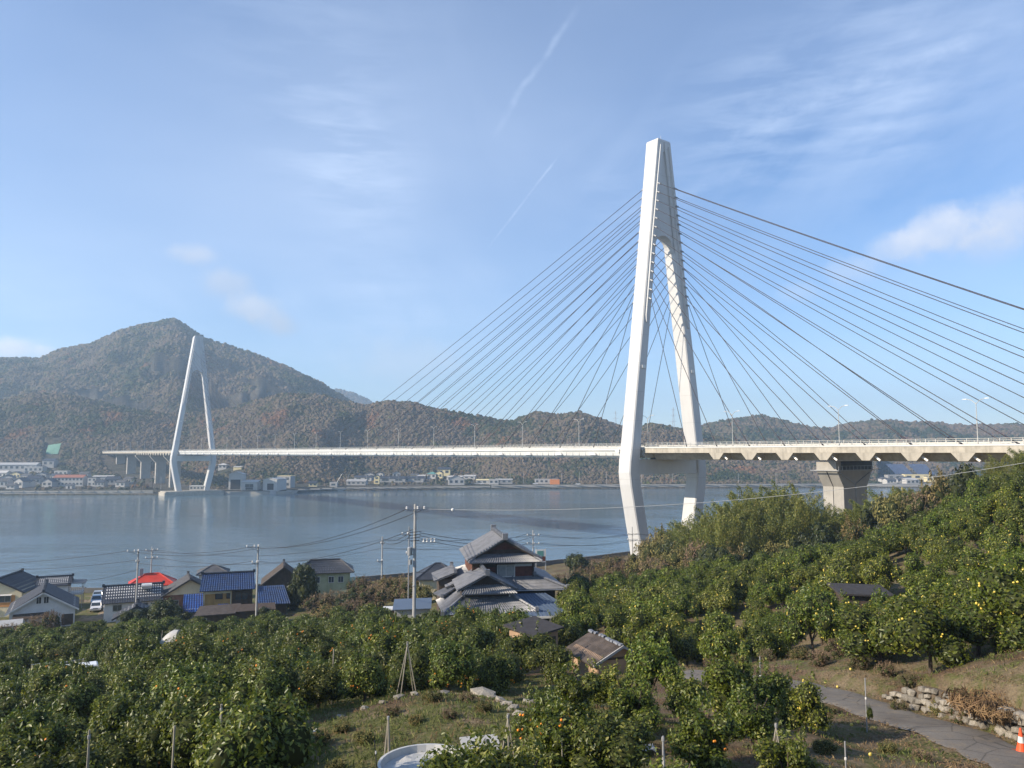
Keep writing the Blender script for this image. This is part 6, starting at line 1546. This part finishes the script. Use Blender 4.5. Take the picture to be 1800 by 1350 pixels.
b = MB(); b.box(-1.6, 1.6, -1.1, 1.2, -.6, 1.75); b.build('wall', M_WOOD, t); b = MB(); b.hexa([(-1.9, -1.4, 1.75), (1.9, -1.4, 1.65), (1.9, 1.4, 1.95), (-1.9, 1.4, 2.05)], [(-1.9, -1.4, 1.87), (1.9, -1.4, 1.77), (1.9, 1.4, 2.07), (-1.9, 1.4, 2.17)]); b.build('roof', MATS['black_felt_roof'], t)
b = MB(); b.box(.9, 1.5, -1.16, -1.08, -.3, 1.6); b.build('door', M_SAND, t)

# --- car park, cars, near seawall
def sheet(name, cs, m, n=10, up=.03):
    X = np.array([[P(c0 + (c1 - c0) * i / n, y) for i in range(n + 1)] for (c0, c1, y) in cs]); Y = np.array([[y] * (n + 1) for (_, _, y) in cs], float)
    return tag(grid_obj(name, X, Y, near_height(X, Y) + up, m), kind='structure')
sheet('car_park', [(138, 215, 129), (146, 212, 133), (148, 212, 140), (150, 211, 148), (152, 210, 153.5)], mat('packed_earth', (.26, .20, .13), .95, .2, .5, bump=.02, world=True))


def car(x, y, rz, col, lab, van=False, scale=1., z=None):
    t = thing('parked_car', lab, 'car', (x, y, (gh(x, y) if z is None else z) + .04), R(rz), 'cars parked by the near seawall'); b = MB()
    L, W = (3.4, 1.48) if van else (4.4, 1.72); hl, hw = L / 2, W / 2; hb = .95 if van else .88; ht = 1.85 if van else 1.45
    sec = lambda y, z0, z1, k: [(-hw * k, y, z0), (hw * k, y, z0), (hw, y, (z0 + z1) / 2), (hw * k * .97, y, z1), (-hw * k * .97, y, z1), (-hw, y, (z0 + z1) / 2)]
    ys = [(-hl, .35, hb * .72, .82), (-hl + .12, .25, hb * .86, .95), (-hl + 1.1, .22, hb, 1), (0, .22, hb + .04, 1), (hl - .7, .22, hb + .05, 1), (hl - .08, .26, hb, .95), (hl, .36, hb * .8, .85)]
    if van: ys[0] = (-hl, .3, hb * .95, .92); ys[1] = (-hl + .1, .25, hb, .97)
    b.loft([sec(*q) for q in ys]); b.build('body', col, t, False)
    g0, g1, r0, r1 = (-hl + .15, hl - .05, -hl + .75, hl - .25) if van else (-hl + 1.15, hl - .45, -.55, 1.1)
    b = MB(); b.hexa([(-hw * .93, g0, hb + .015), (hw * .93, g0, hb + .015), (hw * .93, g1, hb + .015), (-hw * .93, g1, hb + .015)], [(-hw * .80, r0, ht - .09), (hw * .80, r0, ht - .09), (hw * .80, r1, ht - .09), (-hw * .80, r1, ht - .09)]); b.build('window', M_GLASS, t)
    b = MB(); b.hexa([(-hw * .83, r0 - .06, ht - .088), (hw * .83, r0 - .06, ht - .088), (hw * .83, r1 + .06, ht - .088), (-hw * .83, r1 + .06, ht - .088)], [(-hw * .74, r0 + .05, ht), (hw * .74, r0 + .05, ht), (hw * .74, r1 - .05, ht), (-hw * .74, r1 - .05, ht)])
    for s in (-1, 1):
        for y0, y1 in ((g0, r0), (g1, r1)): b.tube([(s * hw * .93, y0, hb), (s * hw * .82, y1, ht - .08)], .05, 4)
    b.build('roof', col, t)
    for s in (-1, 1):
        for yy in (-hl + .75, hl - .8):
            wh = MB().tube([(s * (hw - .19), yy, .30), (s * (hw + .01), yy, .30)], .30, 12).build('wheel', M_TYRE, t); MB().tube([(s * (hw - .02), yy, .30), (s * (hw + .025), yy, .30)], .17, 8).build('rim', M_METAL, wh)
        MB().box(s * hw * .72 - .2, s * hw * .72 + .2, -hl - .02, -hl + .2, hb * .55, hb * .74).build('headlight', M_LAMP, t)
    MB().box(-.24, .24, -hl - .03, -hl + .1, .42, .56).build('number_plate', M_CERAM, t); MB().box(-hw * .45, hw * .45, -hl - .02, -hl + .15, .58, .70).build('grille', M_DARK, t)
    return t
car(P(172, 138.5), 138.5, 24, M_CARW, 'white saloon car, front of the left row in the waterside car park')
car(P(172, 145.5), 145.5, 24, M_CARB, 'pale blue car, second in the left row of the car park')
car(P(174, 151), 151, 24, M_CARS, 'silver car, last in the left row near the seawall')
car(P(194, 138.0), 138.0, 24, M_CARW, 'white boxy kei van, front of the right row in the car park', True, 1)
car(P(192.5, 145), 145, 24, M_CARB, 'pale blue car behind the white boxy van')
car(P(194, 151), 151, 24, M_CARW, 'white car, last in the right row near the seawall')
car(P(133, 56), 56, -60, M_CARW, 'white light van half hidden by orchard leaves below the wire fence', True)
t = thing('seawall', 'dark low seawall along the near shore behind the houses', 'seawall', (0, 190, 0)); xs_ = np.linspace(-150, 62, 54)
for i in range(53):
    x0, x1 = xs_[i], xs_[i + 1] - .03; y0, y1 = shore(x0) + .2 - 190, shore(x1) + .2 - 190; tp_ = float(np.interp(x0, [-90, -60, 20], [6.1, 5.2, 3.8]))
    b = MB(); b.hexa([(x0, y0 - .3, -2.5), (x1, y1 - .3, -2.5), (x1, y1 + .5, -2.5), (x0, y0 + .5, -2.5)], [(x0, y0 - .25, tp_), (x1, y1 - .25, tp_), (x1, y1 + .3, tp_), (x0, y0 + .3, tp_)]); b.build('wall_panel', M_SEAW, t)
t = house('billboard', 'white-framed roadside sign board with a green panel behind the farmhouse', 951, 112, 10)
z1 = zat(966, 112) - t.location.z; z0 = zat(988, 112) - t.location.z
b = MB(); b.box(-.72, .72, -.05, .05, z0, z1); b.build('panel', M_CERAM, t); b = MB(); b.box(-.55, .35, -.075, -.05, z0 + (z1 - z0) * .45, z1 - .18); b.build('green_field', M_ROOFG, t)
b = MB(); b.box(.1, .62, -.078, -.05, z0 + .15, z0 + (z1 - z0) * .45); b.build('dark_field', M_WOODR, t)
for x in (-.7, .7): MB().box(x - .06, x + .06, .052, .16, -.5, z1 + .1).build('post', M_POLE, t)

# --- utility poles and wires
POL = {}
def pole(key, c, Y, ytop, lab, r=.16, arms=((0.3, 1.0, 1), (.9, .9, 1)), thin=False, kit=False, m=None, yaw=15):
    x = P(c, Y); z = gh(x, Y); H = zat(ytop, Y) - z; t = thing('utility_pole', lab, 'utility pole', (x, Y, z), R(yaw), 'utility poles by the near houses')
    MB().tube([(0, 0, -.5), (0, 0, H)], r, 10, r2=r * .68).build('pole', m or M_POLE, t)
    for dz, hl, side in arms:
        b = MB(); x0, x1 = (-hl, hl) if side == 1 else (-2 * hl, .15) if side < 0 else (-.15, 2 * hl); b.box(x0, x1, -r - .1, -r, H - dz - .06, H - dz + .06)
        b.tube([((x0 if abs(x0) > x1 else x1) * .7, -r - .05, H - dz), (0, -r * .9, H - dz - .55)], .025, 4); a = b.build('cross_arm', M_METAL, t)
        for xx in ((x0 + .08), (x0 + x1) / 2 + .22, (x1 - .08)):
            b = MB(); b.lathe([(.04, 0), (.12, .06), (.07, .13), (.12, .2), (.05, .30)], 7, (xx, -r - .05, H - dz + .05)); b.build('insulator', M_CERAM, a)
    if kit:
        b = MB(); b.lathe([(.02, 0), (.26, .03), (.26, .75), (.20, .82), (.02, .86)], 12, (-.48, -.05, H - 5.0)); b.tube([(-.4, 0, H - 4.5), (0, 0, H - 4.5)], .04, 4); b.build('transformer', M_METAL, t)
        b = MB(); b.lathe([(.02, 0), (.17, .03), (.17, .5), (.02, .55)], 10, (-.42, -.12, H - 5.9)); b.build('switch_box', M_METAL, t)
        b = MB()
        for k in range(4):
            zz = H - 2.7 - k * .28; b.tube([(-.62 + .06 * k, -.2, zz - .06), (.62 - .06 * k, -.2, zz + .04)], .035, 5)
        b.build('wire_rack', M_WIRE, t)
        b = MB(); b.box(.1, 2.1, -.16, -.08, H - 3.85, H - 3.78); b.box(.7, 1.7, -.2, -.04, H - 3.4, H - 3.34)
        for xx in (.85, 1.2, 1.6, 1.95): b.lathe([(.07, 0), (.15, .06), (.09, .2), (.12, .38)], 7, (xx, -.12, H - 3.76))
        b.build('cut_out_rack', M_CERAM, t)
        for zz in (7.2, 5.3): MB().lathe([(r * .95, 0), (r * 1.02, .02), (r * 1.02, .14), (r * .95, .16)], 10, (0, 0, zz)).build('band', M_METAL, t)
        b = MB()
        for k in range(10): b.tube([(-.28 if k % 2 else .28, 0, 2.2 + k * .5), (0, 0, 2.2 + k * .5)], .018, 4)
        b.build('climbing_rung', M_METAL, t)
    POL[key] = (t, H, R(yaw)); return t
def pt(key, dx, dz):
    t, H, yw = POL[key]; return Vector((t.location.x + dx * math.cos(yw), t.location.y + dx * math.sin(yw) - .15, t.location.z + H - dz))
pole('main', 728, 77, 886, 'tall utility pole carrying a transformer left of the farmhouse', .19, ((.55, .95, 1),), kit=True)
pole('thin', 718, 104, 925, 'thin grey steel pole just behind the tall transformer pole', .10, ((1.1, .5, -1), (3.6, .4, 1)), m=M_STAKEG)
pole('p452', 452, 112, 957, 'slim utility pole right of the ochre house with blue roof', .16, ((.35, .8, -1), (2.6, .4, -1)))
pole('p241', 241, 124, 965, 'utility pole in front of the grey ribbed roof, left of its twin', .17, ((.4, .8, -1), (2.0, .3, 1)))
pole('p265', 265.5, 153, 961, 'utility pole with two cross arms behind the red roof', .15, ((.7, 1.1, 1), (2.2, 1.1, 1)), yaw=20)
pole('p671', 671, 134, 943, 'slim utility pole standing before the water, mid-left', .15, ((1.2, .3, 1), (4.2, .4, -1)))
pole('p938', 937, 150, 932, 'utility pole with two cross arms just behind the farmhouse roof', .14, ((1.0, 1.2, 1), (2.6, 1.2, 1)), yaw=8)
pole('p1112', 1112, 195, 926, 'utility pole standing against the foot of the near bridge tower', .15, ((1.8, 1.3, 1), (3.2, 1.3, 1)), yaw=0)
pole('pR', 1400, 215, 930, 'utility pole hidden among the hillside bamboo', .15, ((1.8, 1.3, 1), (3.2, 1.3, 1)), yaw=-5)
wn = 0
def wire(a, b_, sag, lab, m=None, r=.030, beads=()):
    mb_ = MB(); n = 14; pts = []
    for i in range(n + 1):
        k = i / n; p = a.lerp(b_, k); p.z -= 4 * k * (1 - k) * sag; pts.append(p)
    o = Vector(pts[0]); mb_.tube([p - o for p in pts], r, 4); w_ = mb_.build('power_line', m or M_WIRE, None, False, o); tag(w_, lab, 'wire', 'overhead wires')
    for k in beads:
        p = a.lerp(b_, k); p.z -= 4 * k * (1 - k) * sag; obj('marker_ball', MB().lathe([(.01, -.16), (.13, -.1), (.16, 0), (.13, .1), (.01, .16)], 8).mesh('marker_ball', M_CERAM), w_, p - o)
OFFL = Vector((P(-120, 138), 138, zat(990, 138))); OFFL2 = Vector((P(-120, 138), 138, zat(1000, 138)))
wire(OFFL, pt('p241', -1.3, .2), .8, 'upper dark wire from the left edge to the pole before the ribbed roof'); wire(OFFL2, pt('p241', 0, 1.7), .8, 'lower dark wire from the left edge to the pole before the ribbed roof')
for k, (dz, nm) in enumerate(((.15, 'top'), (.55, 'second'), (2.2, 'lowest'))):
    wire(pt('p241', .1, dz), pt('p452', -.6, dz + .1), .7, f'{nm} wire between the ribbed-roof pole and the slim pole right of the ochre house')
for dx, dz, nm in ((-.9, .5, 'front top'), (.9, .5, 'back top'), (0, 2.4, 'lower')):
    wire(pt('p452', dx * .4, dz), pt('main', dx, dz), 1.1, f'{nm} wire rising from the slim pole to the tall transformer pole')
for dz, nm in ((.5, 'upper'), (2.0, 'lower')):
    wire(pt('p265', .3, dz), pt('p671', -.2, dz), 2.0, f'{nm} long wire over the red roof to the slim mid-left pole'); wire(pt('p671', .2, dz), pt('p938', -.8, dz + .6), .5, f'{nm} wire from the mid-left pole to the pole behind the farmhouse')
for dx, dz, nm in ((-1, .8, 'upper left'), (1, .8, 'upper right'), (-1, 2.4, 'lower left'), (1, 2.4, 'lower right')):
    wire(pt('p938', dx, dz), pt('p1112', dx, dz + .9), .9, f'{nm} wire between the farmhouse pole and the tower-foot pole'); wire(pt('p1112', dx, dz + .9), pt('pR', dx, dz + .9), .9, f'{nm} wire from the tower-foot pole into the hillside bamboo')
for k in range(3): wire(pt('main', .5, 2.8 + .3 * k), pt('p938', -.4, .4 + .9 * k), 1.1, f'{["top", "middle", "bottom"][k]} wire of three from the transformer pole over the farmhouse')
wire(pt('main', -.5, 2.8), pt('p671', 0, .3), .6, 'upper wire from the transformer pole down to the mid-left pole'); wire(pt('main', -.5, 3.2), pt('p671', 0, .8), .6, 'lower wire from the transformer pole down to the mid-left pole')
wire(pt('main', .2, 6.6), Vector((P(766, 118), 117, 16.5)), .4, 'service wire from the transformer pole to the cream cottage')
wire(pt('p241', 0, 3.2), Vector((P(128, 150), 150, 8.6)), .4, 'service wire from the ribbed-roof pole towards the balcony house')
wire(pt('main', 1.0, .5), Vector((P(2050, 64), 64, 34.2)), 1.9, 'long pale cable with two white marker balls rising to the right edge', M_PALEWIRE, .019, (.045, .93))

# --- lane wall of rough stones
STV = []
for i in range(7):
    r = np.random.default_rng(700 + i); v, f = ICO1; v = v * np.array([1, .8, .75]) * (1 + r.normal(size=(len(v), 1)) * .10) ; v = np.sign(v) * np.abs(v) ** .6
    me = bpy.data.meshes.new('stone'); me.from_pydata(v.tolist(), [], f.tolist()); me.materials.append(M_STONE); me.update(); STV.append(me)
tw = thing('stone_wall', 'rough dry stone wall with pale stones along the upper side of the lane', 'wall', (float(road_c[30, 0]), float(road_c[30, 1]), 0)); ow = tw.location.copy()
seg = [(k, road_c[k] - nor[k] * 1.62) for k in range(4, 55)]
rzs = gz(road_c[:, 0], road_c[:, 1]); cb = MB(); r_ = random.Random(9)
for (k0, p0), (k1, p1) in zip(seg, seg[1:]):
    hh0 = .85 * min(1, (55 - k0) / 6); hh1 = .85 * min(1, (55 - k1) / 6)
    n0, n1 = nor[k0] * .28, nor[k1] * .28
    cb.hexa([(p0[0] - ow.x, p0[1] - ow.y, rzs[k0] - .3), (p1[0] - ow.x, p1[1] - ow.y, rzs[k1] - .3), (p1[0] - n1[0] * 2 - ow.x, p1[1] - n1[1] * 2 - ow.y, rzs[k1] - .3), (p0[0] - n0[0] * 2 - ow.x, p0[1] - n0[1] * 2 - ow.y, rzs[k0] - .3)],
            [(p0[0] - n0[0] * .5 - ow.x, p0[1] - n0[1] * .5 - ow.y, rzs[k0] + hh0), (p1[0] - n1[0] * .5 - ow.x, p1[1] - n1[1] * .5 - ow.y, rzs[k1] + hh1), (p1[0] - n1[0] * 2 - ow.x, p1[1] - n1[1] * 2 - ow.y, rzs[k1] + hh1), (p0[0] - n0[0] * 2 - ow.x, p0[1] - n0[1] * 2 - ow.y, rzs[k0] + hh0)])
cb.build('earth_core', mat('wall_earth', (.13, .10, .07), .95, .2, 3., bump=.03), tw)
pp = np.array([p for _, p in seg]); sl = np.concatenate([[0], np.cumsum(np.linalg.norm(np.diff(pp, axis=0), axis=1))])
for row in range(4):
    s = r_.uniform(0, .2)
    while s < sl[-1]:
        L = r_.uniform(.20, .42) * (1 if row else 1.2); i = int(np.searchsorted(sl, s)) ; i = min(max(i, 1), len(sl) - 1); q = (s - sl[i - 1]) / (sl[i] - sl[i - 1]); p = pp[i - 1] * (1 - q) + pp[i] * q; k = seg[i][0]
        hmax = .85 * min(1, (55 - k) / 6); zz = .10 + row * .23
        if zz < hmax + .05 and r_.random() > .10:
            inw = -nor[k] * (-.06 + zz * .16 - r_.uniform(0, .06)); o = obj('stone', STV[r_.randrange(7)], tw, (p[0] + inw[0] - ow.x, p[1] + inw[1] - ow.y, rzs[k] + zz + r_.uniform(-.04, .04)), (r_.uniform(-.3, .3), r_.uniform(-.3, .3), math.atan2(tan[k][1], tan[k][0]) + r_.uniform(-.3, .3)))
            o.scale = (L * .56, L * .5, min(.15, L * r_.uniform(.36, .52)))
        s += L * 1.02
t = thing('traffic_cone', 'orange-red traffic cone with a pale band at the right edge of the lane', 'traffic cone', (P(1795, 24.4), 24.4, gh(P(1795, 24.4), 24.4) + .03))
MB().lathe([(.155, .02), (.095, .30)], 14).build('cone', M_CONE, t); b = MB(); b.lathe([(.095, .302), (.065, .48)], 14); b.build('band', M_CERAM, t); b = MB(); b.lathe([(.065, .482), (.03, .72), (.01, .73)], 14); b.build('tip', M_CONE, t); MB().box(-.19, .19, -.19, .19, 0, .035).build('base', M_CONE, t)
# --- grassy mound rim stones
RIM = [(598, 25.2, .22), (640, 25.6, .26), (672, 25.9, .24), (700, 26.3, .34), (728, 26.6, .26), (757, 27.0, .24), (778, 27.3, .52), (800, 27.6, .28), (822, 28.0, .25), (850, 28.3, .80), (866, 27.6, .36), (880, 26.6, .42), (890, 25.6, .38), (902, 24.6, .40), (913, 23.6, .34), (922, 22.8, .40), (930, 22.0, .36), (938, 27.2, .40), (925, 27.8, .34)]
for i, (c, Y, s) in enumerate(RIM):
    x = P(c, Y); o = obj('stone', STV[i % 7], None, (x, Y, gh(x, Y) + s * .10), (.2 * (i % 3), .1, i * 1.3)); o.scale = (s * .62, s * .52, s * .36)
    tag(o, {6: 'flat pale stone in the middle of the grassy mound rim', 9: 'largest pale boulder at the far corner of the grassy mound'}.get(i, f'pale stone in the grassy mound rim, {ORD[i]} from its left end'), 'stone', 'stones edging the grassy mound')
# --- tubs, stakes and small things
t = house('water_tub', 'round white plastic tub with a pale rim at the bottom of the picture', 748, 19.6, 0)
zt = zat(1342, 19.6) - t.location.z; prof_ = [(1.1, -.3), (1.12, zt - .02), (1.17, zt), (1.17, zt + .05), (1.10, zt + .05), (1.06, zt - .12), (.02, zt - .14)]
MB().lathe(prof_, 30).build('tub_wall', M_TUB, t); b = MB()
r_ = random.Random(2); g = 12; hv = {}
for i in range(g + 1):
    for j in range(g + 1):
        x, y = -1.0 + 2.0 * i / g, -1.0 + 2.0 * j / g; k = min(1, 1.14 / max(1e-6, math.hypot(x, y) * 1.08)); hv[i, j] = (x * k * .86, y * k * .86, zt - .16 + r_.uniform(0, .10))
for i in range(g):
    for j in range(g): b.face([hv[i, j], hv[i + 1, j], hv[i + 1, j + 1], hv[i, j + 1]])
b.build('plastic_sheet', M_SHEET, t, True)
t = house('water_tank', 'pale grey square tank lid behind the round white tub', 845, 20.8, 14)
b = MB(); zt = zat(1312, 20.8) - t.location.z; b.hexa([(-.45, -.35, -.3), (.45, -.35, -.3), (.45, .3, -.3), (-.45, .3, -.3)], [(-.45, -.35, zt - .12), (.45, -.35, zt - .12), (.45, .3, zt + .1), (-.45, .3, zt + .1)]); b.build('tank', M_TUB, t); b = MB(); b.hexa([(-.5, -.4, zt - .115), (.5, -.4, zt - .115), (.5, .35, zt + .115), (-.5, .35, zt + .115)], [(-.5, -.4, zt - .07), (.5, -.4, zt - .07), (.5, .35, zt + .155), (-.5, .35, zt + .155)]); b.build('lid', M_GREYB, t)
def tripod(c, Y, yt, n, lab, spread=.38, r=.016, m=None, wires=0, extra=.06):
    x = P(c, Y); z = gh(x, Y); H = zat(yt, Y) - z; t = thing('stake_tripod', lab, 'stakes', (x, Y, z), random.uniform(0, 1), 'tied stakes propping young trees')
    for k in range(n):
        a = 6.283 * k / n + .5; d = Vector((math.cos(a) * spread, math.sin(a) * spread, -.1)); top = Vector((-d.x * extra, -d.y * extra, H)); MB().tube([d, top], r, 6).build('stake', m or M_STAKE, t)
    MB().lathe([(.03, 0), (.035, .02), (.035, .07), (.03, .09)], 7, (0, 0, H * .93)).build('binding', M_STAKEG, t)
    for k in range(wires):
        a = 6.283 * k / wires; MB().tube([(0, 0, H * .97), (math.cos(a) * spread * 1.7, math.sin(a) * spread * 1.7, 0)], .008, 4).build('guy_string', M_CERAM, t)
tripod(715, 30.5, 1128, 4, 'tall tied tripod of bleached stakes over the small round bush', .50, .02)
tripod(681, 20.5, 1260, 3, 'narrow bundle of three pale stakes left of the white tub', .10, .022)
tripod(893, 18.6, 1254, 3, 'short tripod of pale stakes right of the white tub', .30, .018)
tripod(1168, 17.2, 1294, 2, 'grey stake with pale guy strings fanned like a cone', .05, .022, M_STAKEG, 6)
tripod(384, 19.0, 1238, 3, 'stake tripod among the leaves of the left foreground tree', .26, .018)
tripod(1368, 18.6, 1271, 3, 'stake tripod in the small yellow-shooted bush on the right', .28, .018)
tripod(150, 17.6, 1283, 2, 'pair of pale stakes in the bottom left foliage', .10, .018)
def stake(c, Y, yt, lab, lean=(0, 0), m=None, r=.016, cat='stake'):
    x = P(c, Y); z = gh(x, Y); H = zat(yt, Y) - z; t = thing('stake', lab, cat, (x, Y, z), 0, 'single stakes in the orchard'); MB().tube([(0, 0, -.1), (lean[0], lean[1], H)], r, 6).build('shaft', m or M_STAKE, t)
    MB().lathe([(r, 0), (r * 1.5, .02), (r * 1.5, .06), (r, .08)], 6, (lean[0] * .6, lean[1] * .6, H * .6)).build('tie', M_CERAM, t)
stake(297, 17.6, 1276, 'thick pale stake standing alone left of the grass slope', (.05, 0), None, .024)
stake(583, 33, 1141, 'short grey stake in the middle of the left orchard', (.05, 0), None, .025)
stake(1524, 26.6, 1192, 'thin grey pole with a small sapling tied to it beside the lane', (0, 0), M_STAKEG, .02)
stake(1338, 31, 1154, 'grey pole standing between the sunlit trees by the lane bend', (0, 0), M_STAKEG, .024)
stake(1489, 18.8, 1303, 'pale stake at the bottom edge of the verge below the lane', (0, 0), M_STAKEG, .018)
stake(1066, 19.3, 1255, 'thin leaning pale stake in the dark lower middle trees', (-.12, 0), None, .014)
stake(990, 17.6, 1303, 'thin pale stake in the tree with the orange cluster', (-.02, 0), None, .014)
stake(664, 19.6, 1304, 'thin black leaning rod left of the narrow stake bundle', (-.12, .1), M_WIRE, .013)
x = P(1524, 26.5); tree('sapling', x + .05, 26.4, CR_L[1], None, .12, None, 'sapling', None, 2.2, None, 'tiny sapling tied to the thin grey pole by the lane', .35)
# fence and white cover on the left
t = thing('wire_fence', 'low fence of pale posts and wire mesh below the white gabled house', 'fence', (P(105, 68), 68, 0)); o = t.location.copy(); prev = None
for i, (c, Y) in enumerate(((61, 67), (77, 67.4), (92, 67.8), (107, 68.3), (122, 68.8), (136, 69.2), (151, 69.8))):
    x = P(c, Y); z = gh(x, Y); MB().box(x - o.x - .045, x - o.x + .045, Y - o.y - .045, Y - o.y + .045, z - .2, z + 1.15).build('post', M_POLE, t)
    cur = Vector((x - o.x, Y - o.y, z))
    if prev:
        b = MB()
        for zz in (1.1, .06): b.tube([prev + Vector((.05, 0, zz)), cur + Vector((-.05, 0, zz))], .03, 4)
        b.build('rail', M_CERAM, t); b = MB()
        for k in range(9): b.tube([prev.lerp(cur, k / 9) + Vector((.05, 0, .08)), prev.lerp(cur, min(1, (k + 4) / 9)) + Vector((0, 0, 1.08))], .006, 3); b.tube([prev.lerp(cur, k / 9) + Vector((.05, 0, 1.08)), prev.lerp(cur, min(1, (k + 4) / 9)) + Vector((0, 0, .08))], .006, 3)
        tag(b.build('wire_mesh', M_METAL, t), kind='stuff')
    prev = cur
t = thing('low_wall', 'low concrete kerb wall beneath the wire fence', 'wall', (P(110, 66.5), 66.5, gh(P(110, 66.5), 66.5))); b = MB(); b.box(-2.6, 3.2, -.12, .12, -.4, .22); b.build('kerb', M_CONC, t)
t = house('plastic_cover', 'white plastic sheet draped in a hump over a plant in the left orchard', 301, 86, 0); b = MB(); zc = zat(1107, 86) - t.location.z; rr = random.Random(6)
for k in range(3): b.tube([(-.8 + k * .8, -.6, -.2), (-.8 + k * .8, 0, zc - .04)], .03, 4)
b.build('hoop', M_STAKE, t); rings = []
for i in range(9):
    u = i / 8; hh = zc * (.45 + .55 * math.sin(min(1, u * 1.15) * math.pi * .52)); rings.append([(-1.15 + 2.1 * u, -.95 * math.cos(a), .2 + (hh - .2) * max(0, math.sin(a)) + rr.uniform(-.04, .04)) for a in [math.pi * j / 9 for j in range(10)]])
b = MB(); b.loft(rings, 0, False, False); b.face(rings[0]); b.face(rings[-1][::-1]); b.build('sheet', M_SHEET, t, True)
for c, Y, lab in ((532, 23.6, 'crumpled white plastic sheet lying at the left end of the grass slope'), (1125, 21.4, 'white plastic sheet scraps under the lower middle citrus tree')):
    x = P(c, Y); r_ = random.Random(c); hv = {(i, j): (-.38 + .76 * i / 6 + r_.uniform(-.05, .05), -.25 + .5 * j / 5, r_.uniform(.02, .20)) for i in range(7) for j in range(6)}
    b = MB()
    for i in range(6):
        for j in range(5): b.face([hv[i, j], hv[i + 1, j], hv[i + 1, j + 1], hv[i, j + 1]])
    tag(b.build('plastic_sheet', M_SHEET, None, False, (x, Y, gh(x, Y))), lab, 'plastic sheet')
# fallen yellow fruit on the verge
for i, (c, Y) in enumerate(((1530, 22.6), (1497, 27), (1508, 28.4), (1472, 35), (1496, 36))):
    x = P(c, Y); tag(obj('fruit', MB().lathe([(.01, 0), (.045, .015), (.055, .055), (.04, .09), (.01, .105)], 9).mesh('fruit', M_YEF), None, (x, Y, gh(x, Y) + .03)), f'fallen yellow fruit on the verge, {ORD[i]} counting up from the bottom', 'fruit', 'fallen fruit')

# ------------------------------------------------------------------ a label of its own for every tree and shrub, by its place among the landmarks
def proj(x, y, z):
    z -= HCAM; fw = y * math.cos(PITCH) + z * math.sin(PITCH); up = -y * math.sin(PITCH) + z * math.cos(PITCH); return 900 + FPX * x / fw, 675 - FPX * up / fw
LM = [('big tiled farmhouse', 890, 1020), ('gabled brown shed', 1055, 1130), ('black-roofed mud shed', 938, 1090), ('sunken dark shed', 1515, 1036), ('concrete bridge pier', 1485, 850), ('near tower foot', 1122, 970), ('transformer pole', 728, 1050), ('wire fence', 105, 1150),
      ('white draped cover', 301, 1117), ('white gabled house', 80, 1080), ('ochre house', 402, 1065), ('mossy green house', 572, 1015), ('tall stake tripod', 716, 1180), ('grass slope', 570, 1300), ('thick pale stake', 297, 1310), ('lane bend', 1400, 1185), ('stone wall', 1680, 1245), ('round white tub', 735, 1325), ('thin lane pole', 1524, 1235),
      ('slim pole', 450, 1085), ('upper right skyline', 1800, 830), ('lower left corner', 0, 1350), ('right edge', 1800, 1050), ('cream cottage', 768, 1020), ('grassy mound', 850, 1260), ('upper bare bank', 1600, 1000), ('lower bare bank', 1450, 1150)]
BUCK = {}
for t, look, x, y, z, h in TREES:
    if t.get('label'): continue
    u, v = proj(x, y, z + h * .6); j = min(range(len(LM)), key=lambda k: (LM[k][1] - u) ** 2 + (1.6 * (LM[k][2] - v)) ** 2); n, lx, ly = LM[j]; dx, dy = u - lx, (v - ly) * 1.5
    d = ('right of' if dx > 0 else 'left of') if abs(dx) > abs(dy) else ('below' if dy > 0 else 'above')
    BUCK.setdefault((look.replace('feathery bamboo clump with yellow-green sprays', ('tall' if h > 9.5 else 'middling' if h > 7 else 'short') + ' feathery bamboo clump'), n, d), []).append((dx * dx + dy * dy, t))
for (look, n, d), lst in BUCK.items():
    lst.sort(key=lambda q: q[0])
    for i, (_, t) in enumerate(lst):
        t['label'] = f'{look} {d} the {n}' if len(lst) == 1 else f'{look}, {ORD[i] if i < len(ORD) else "farthest"} {d} the {n}'
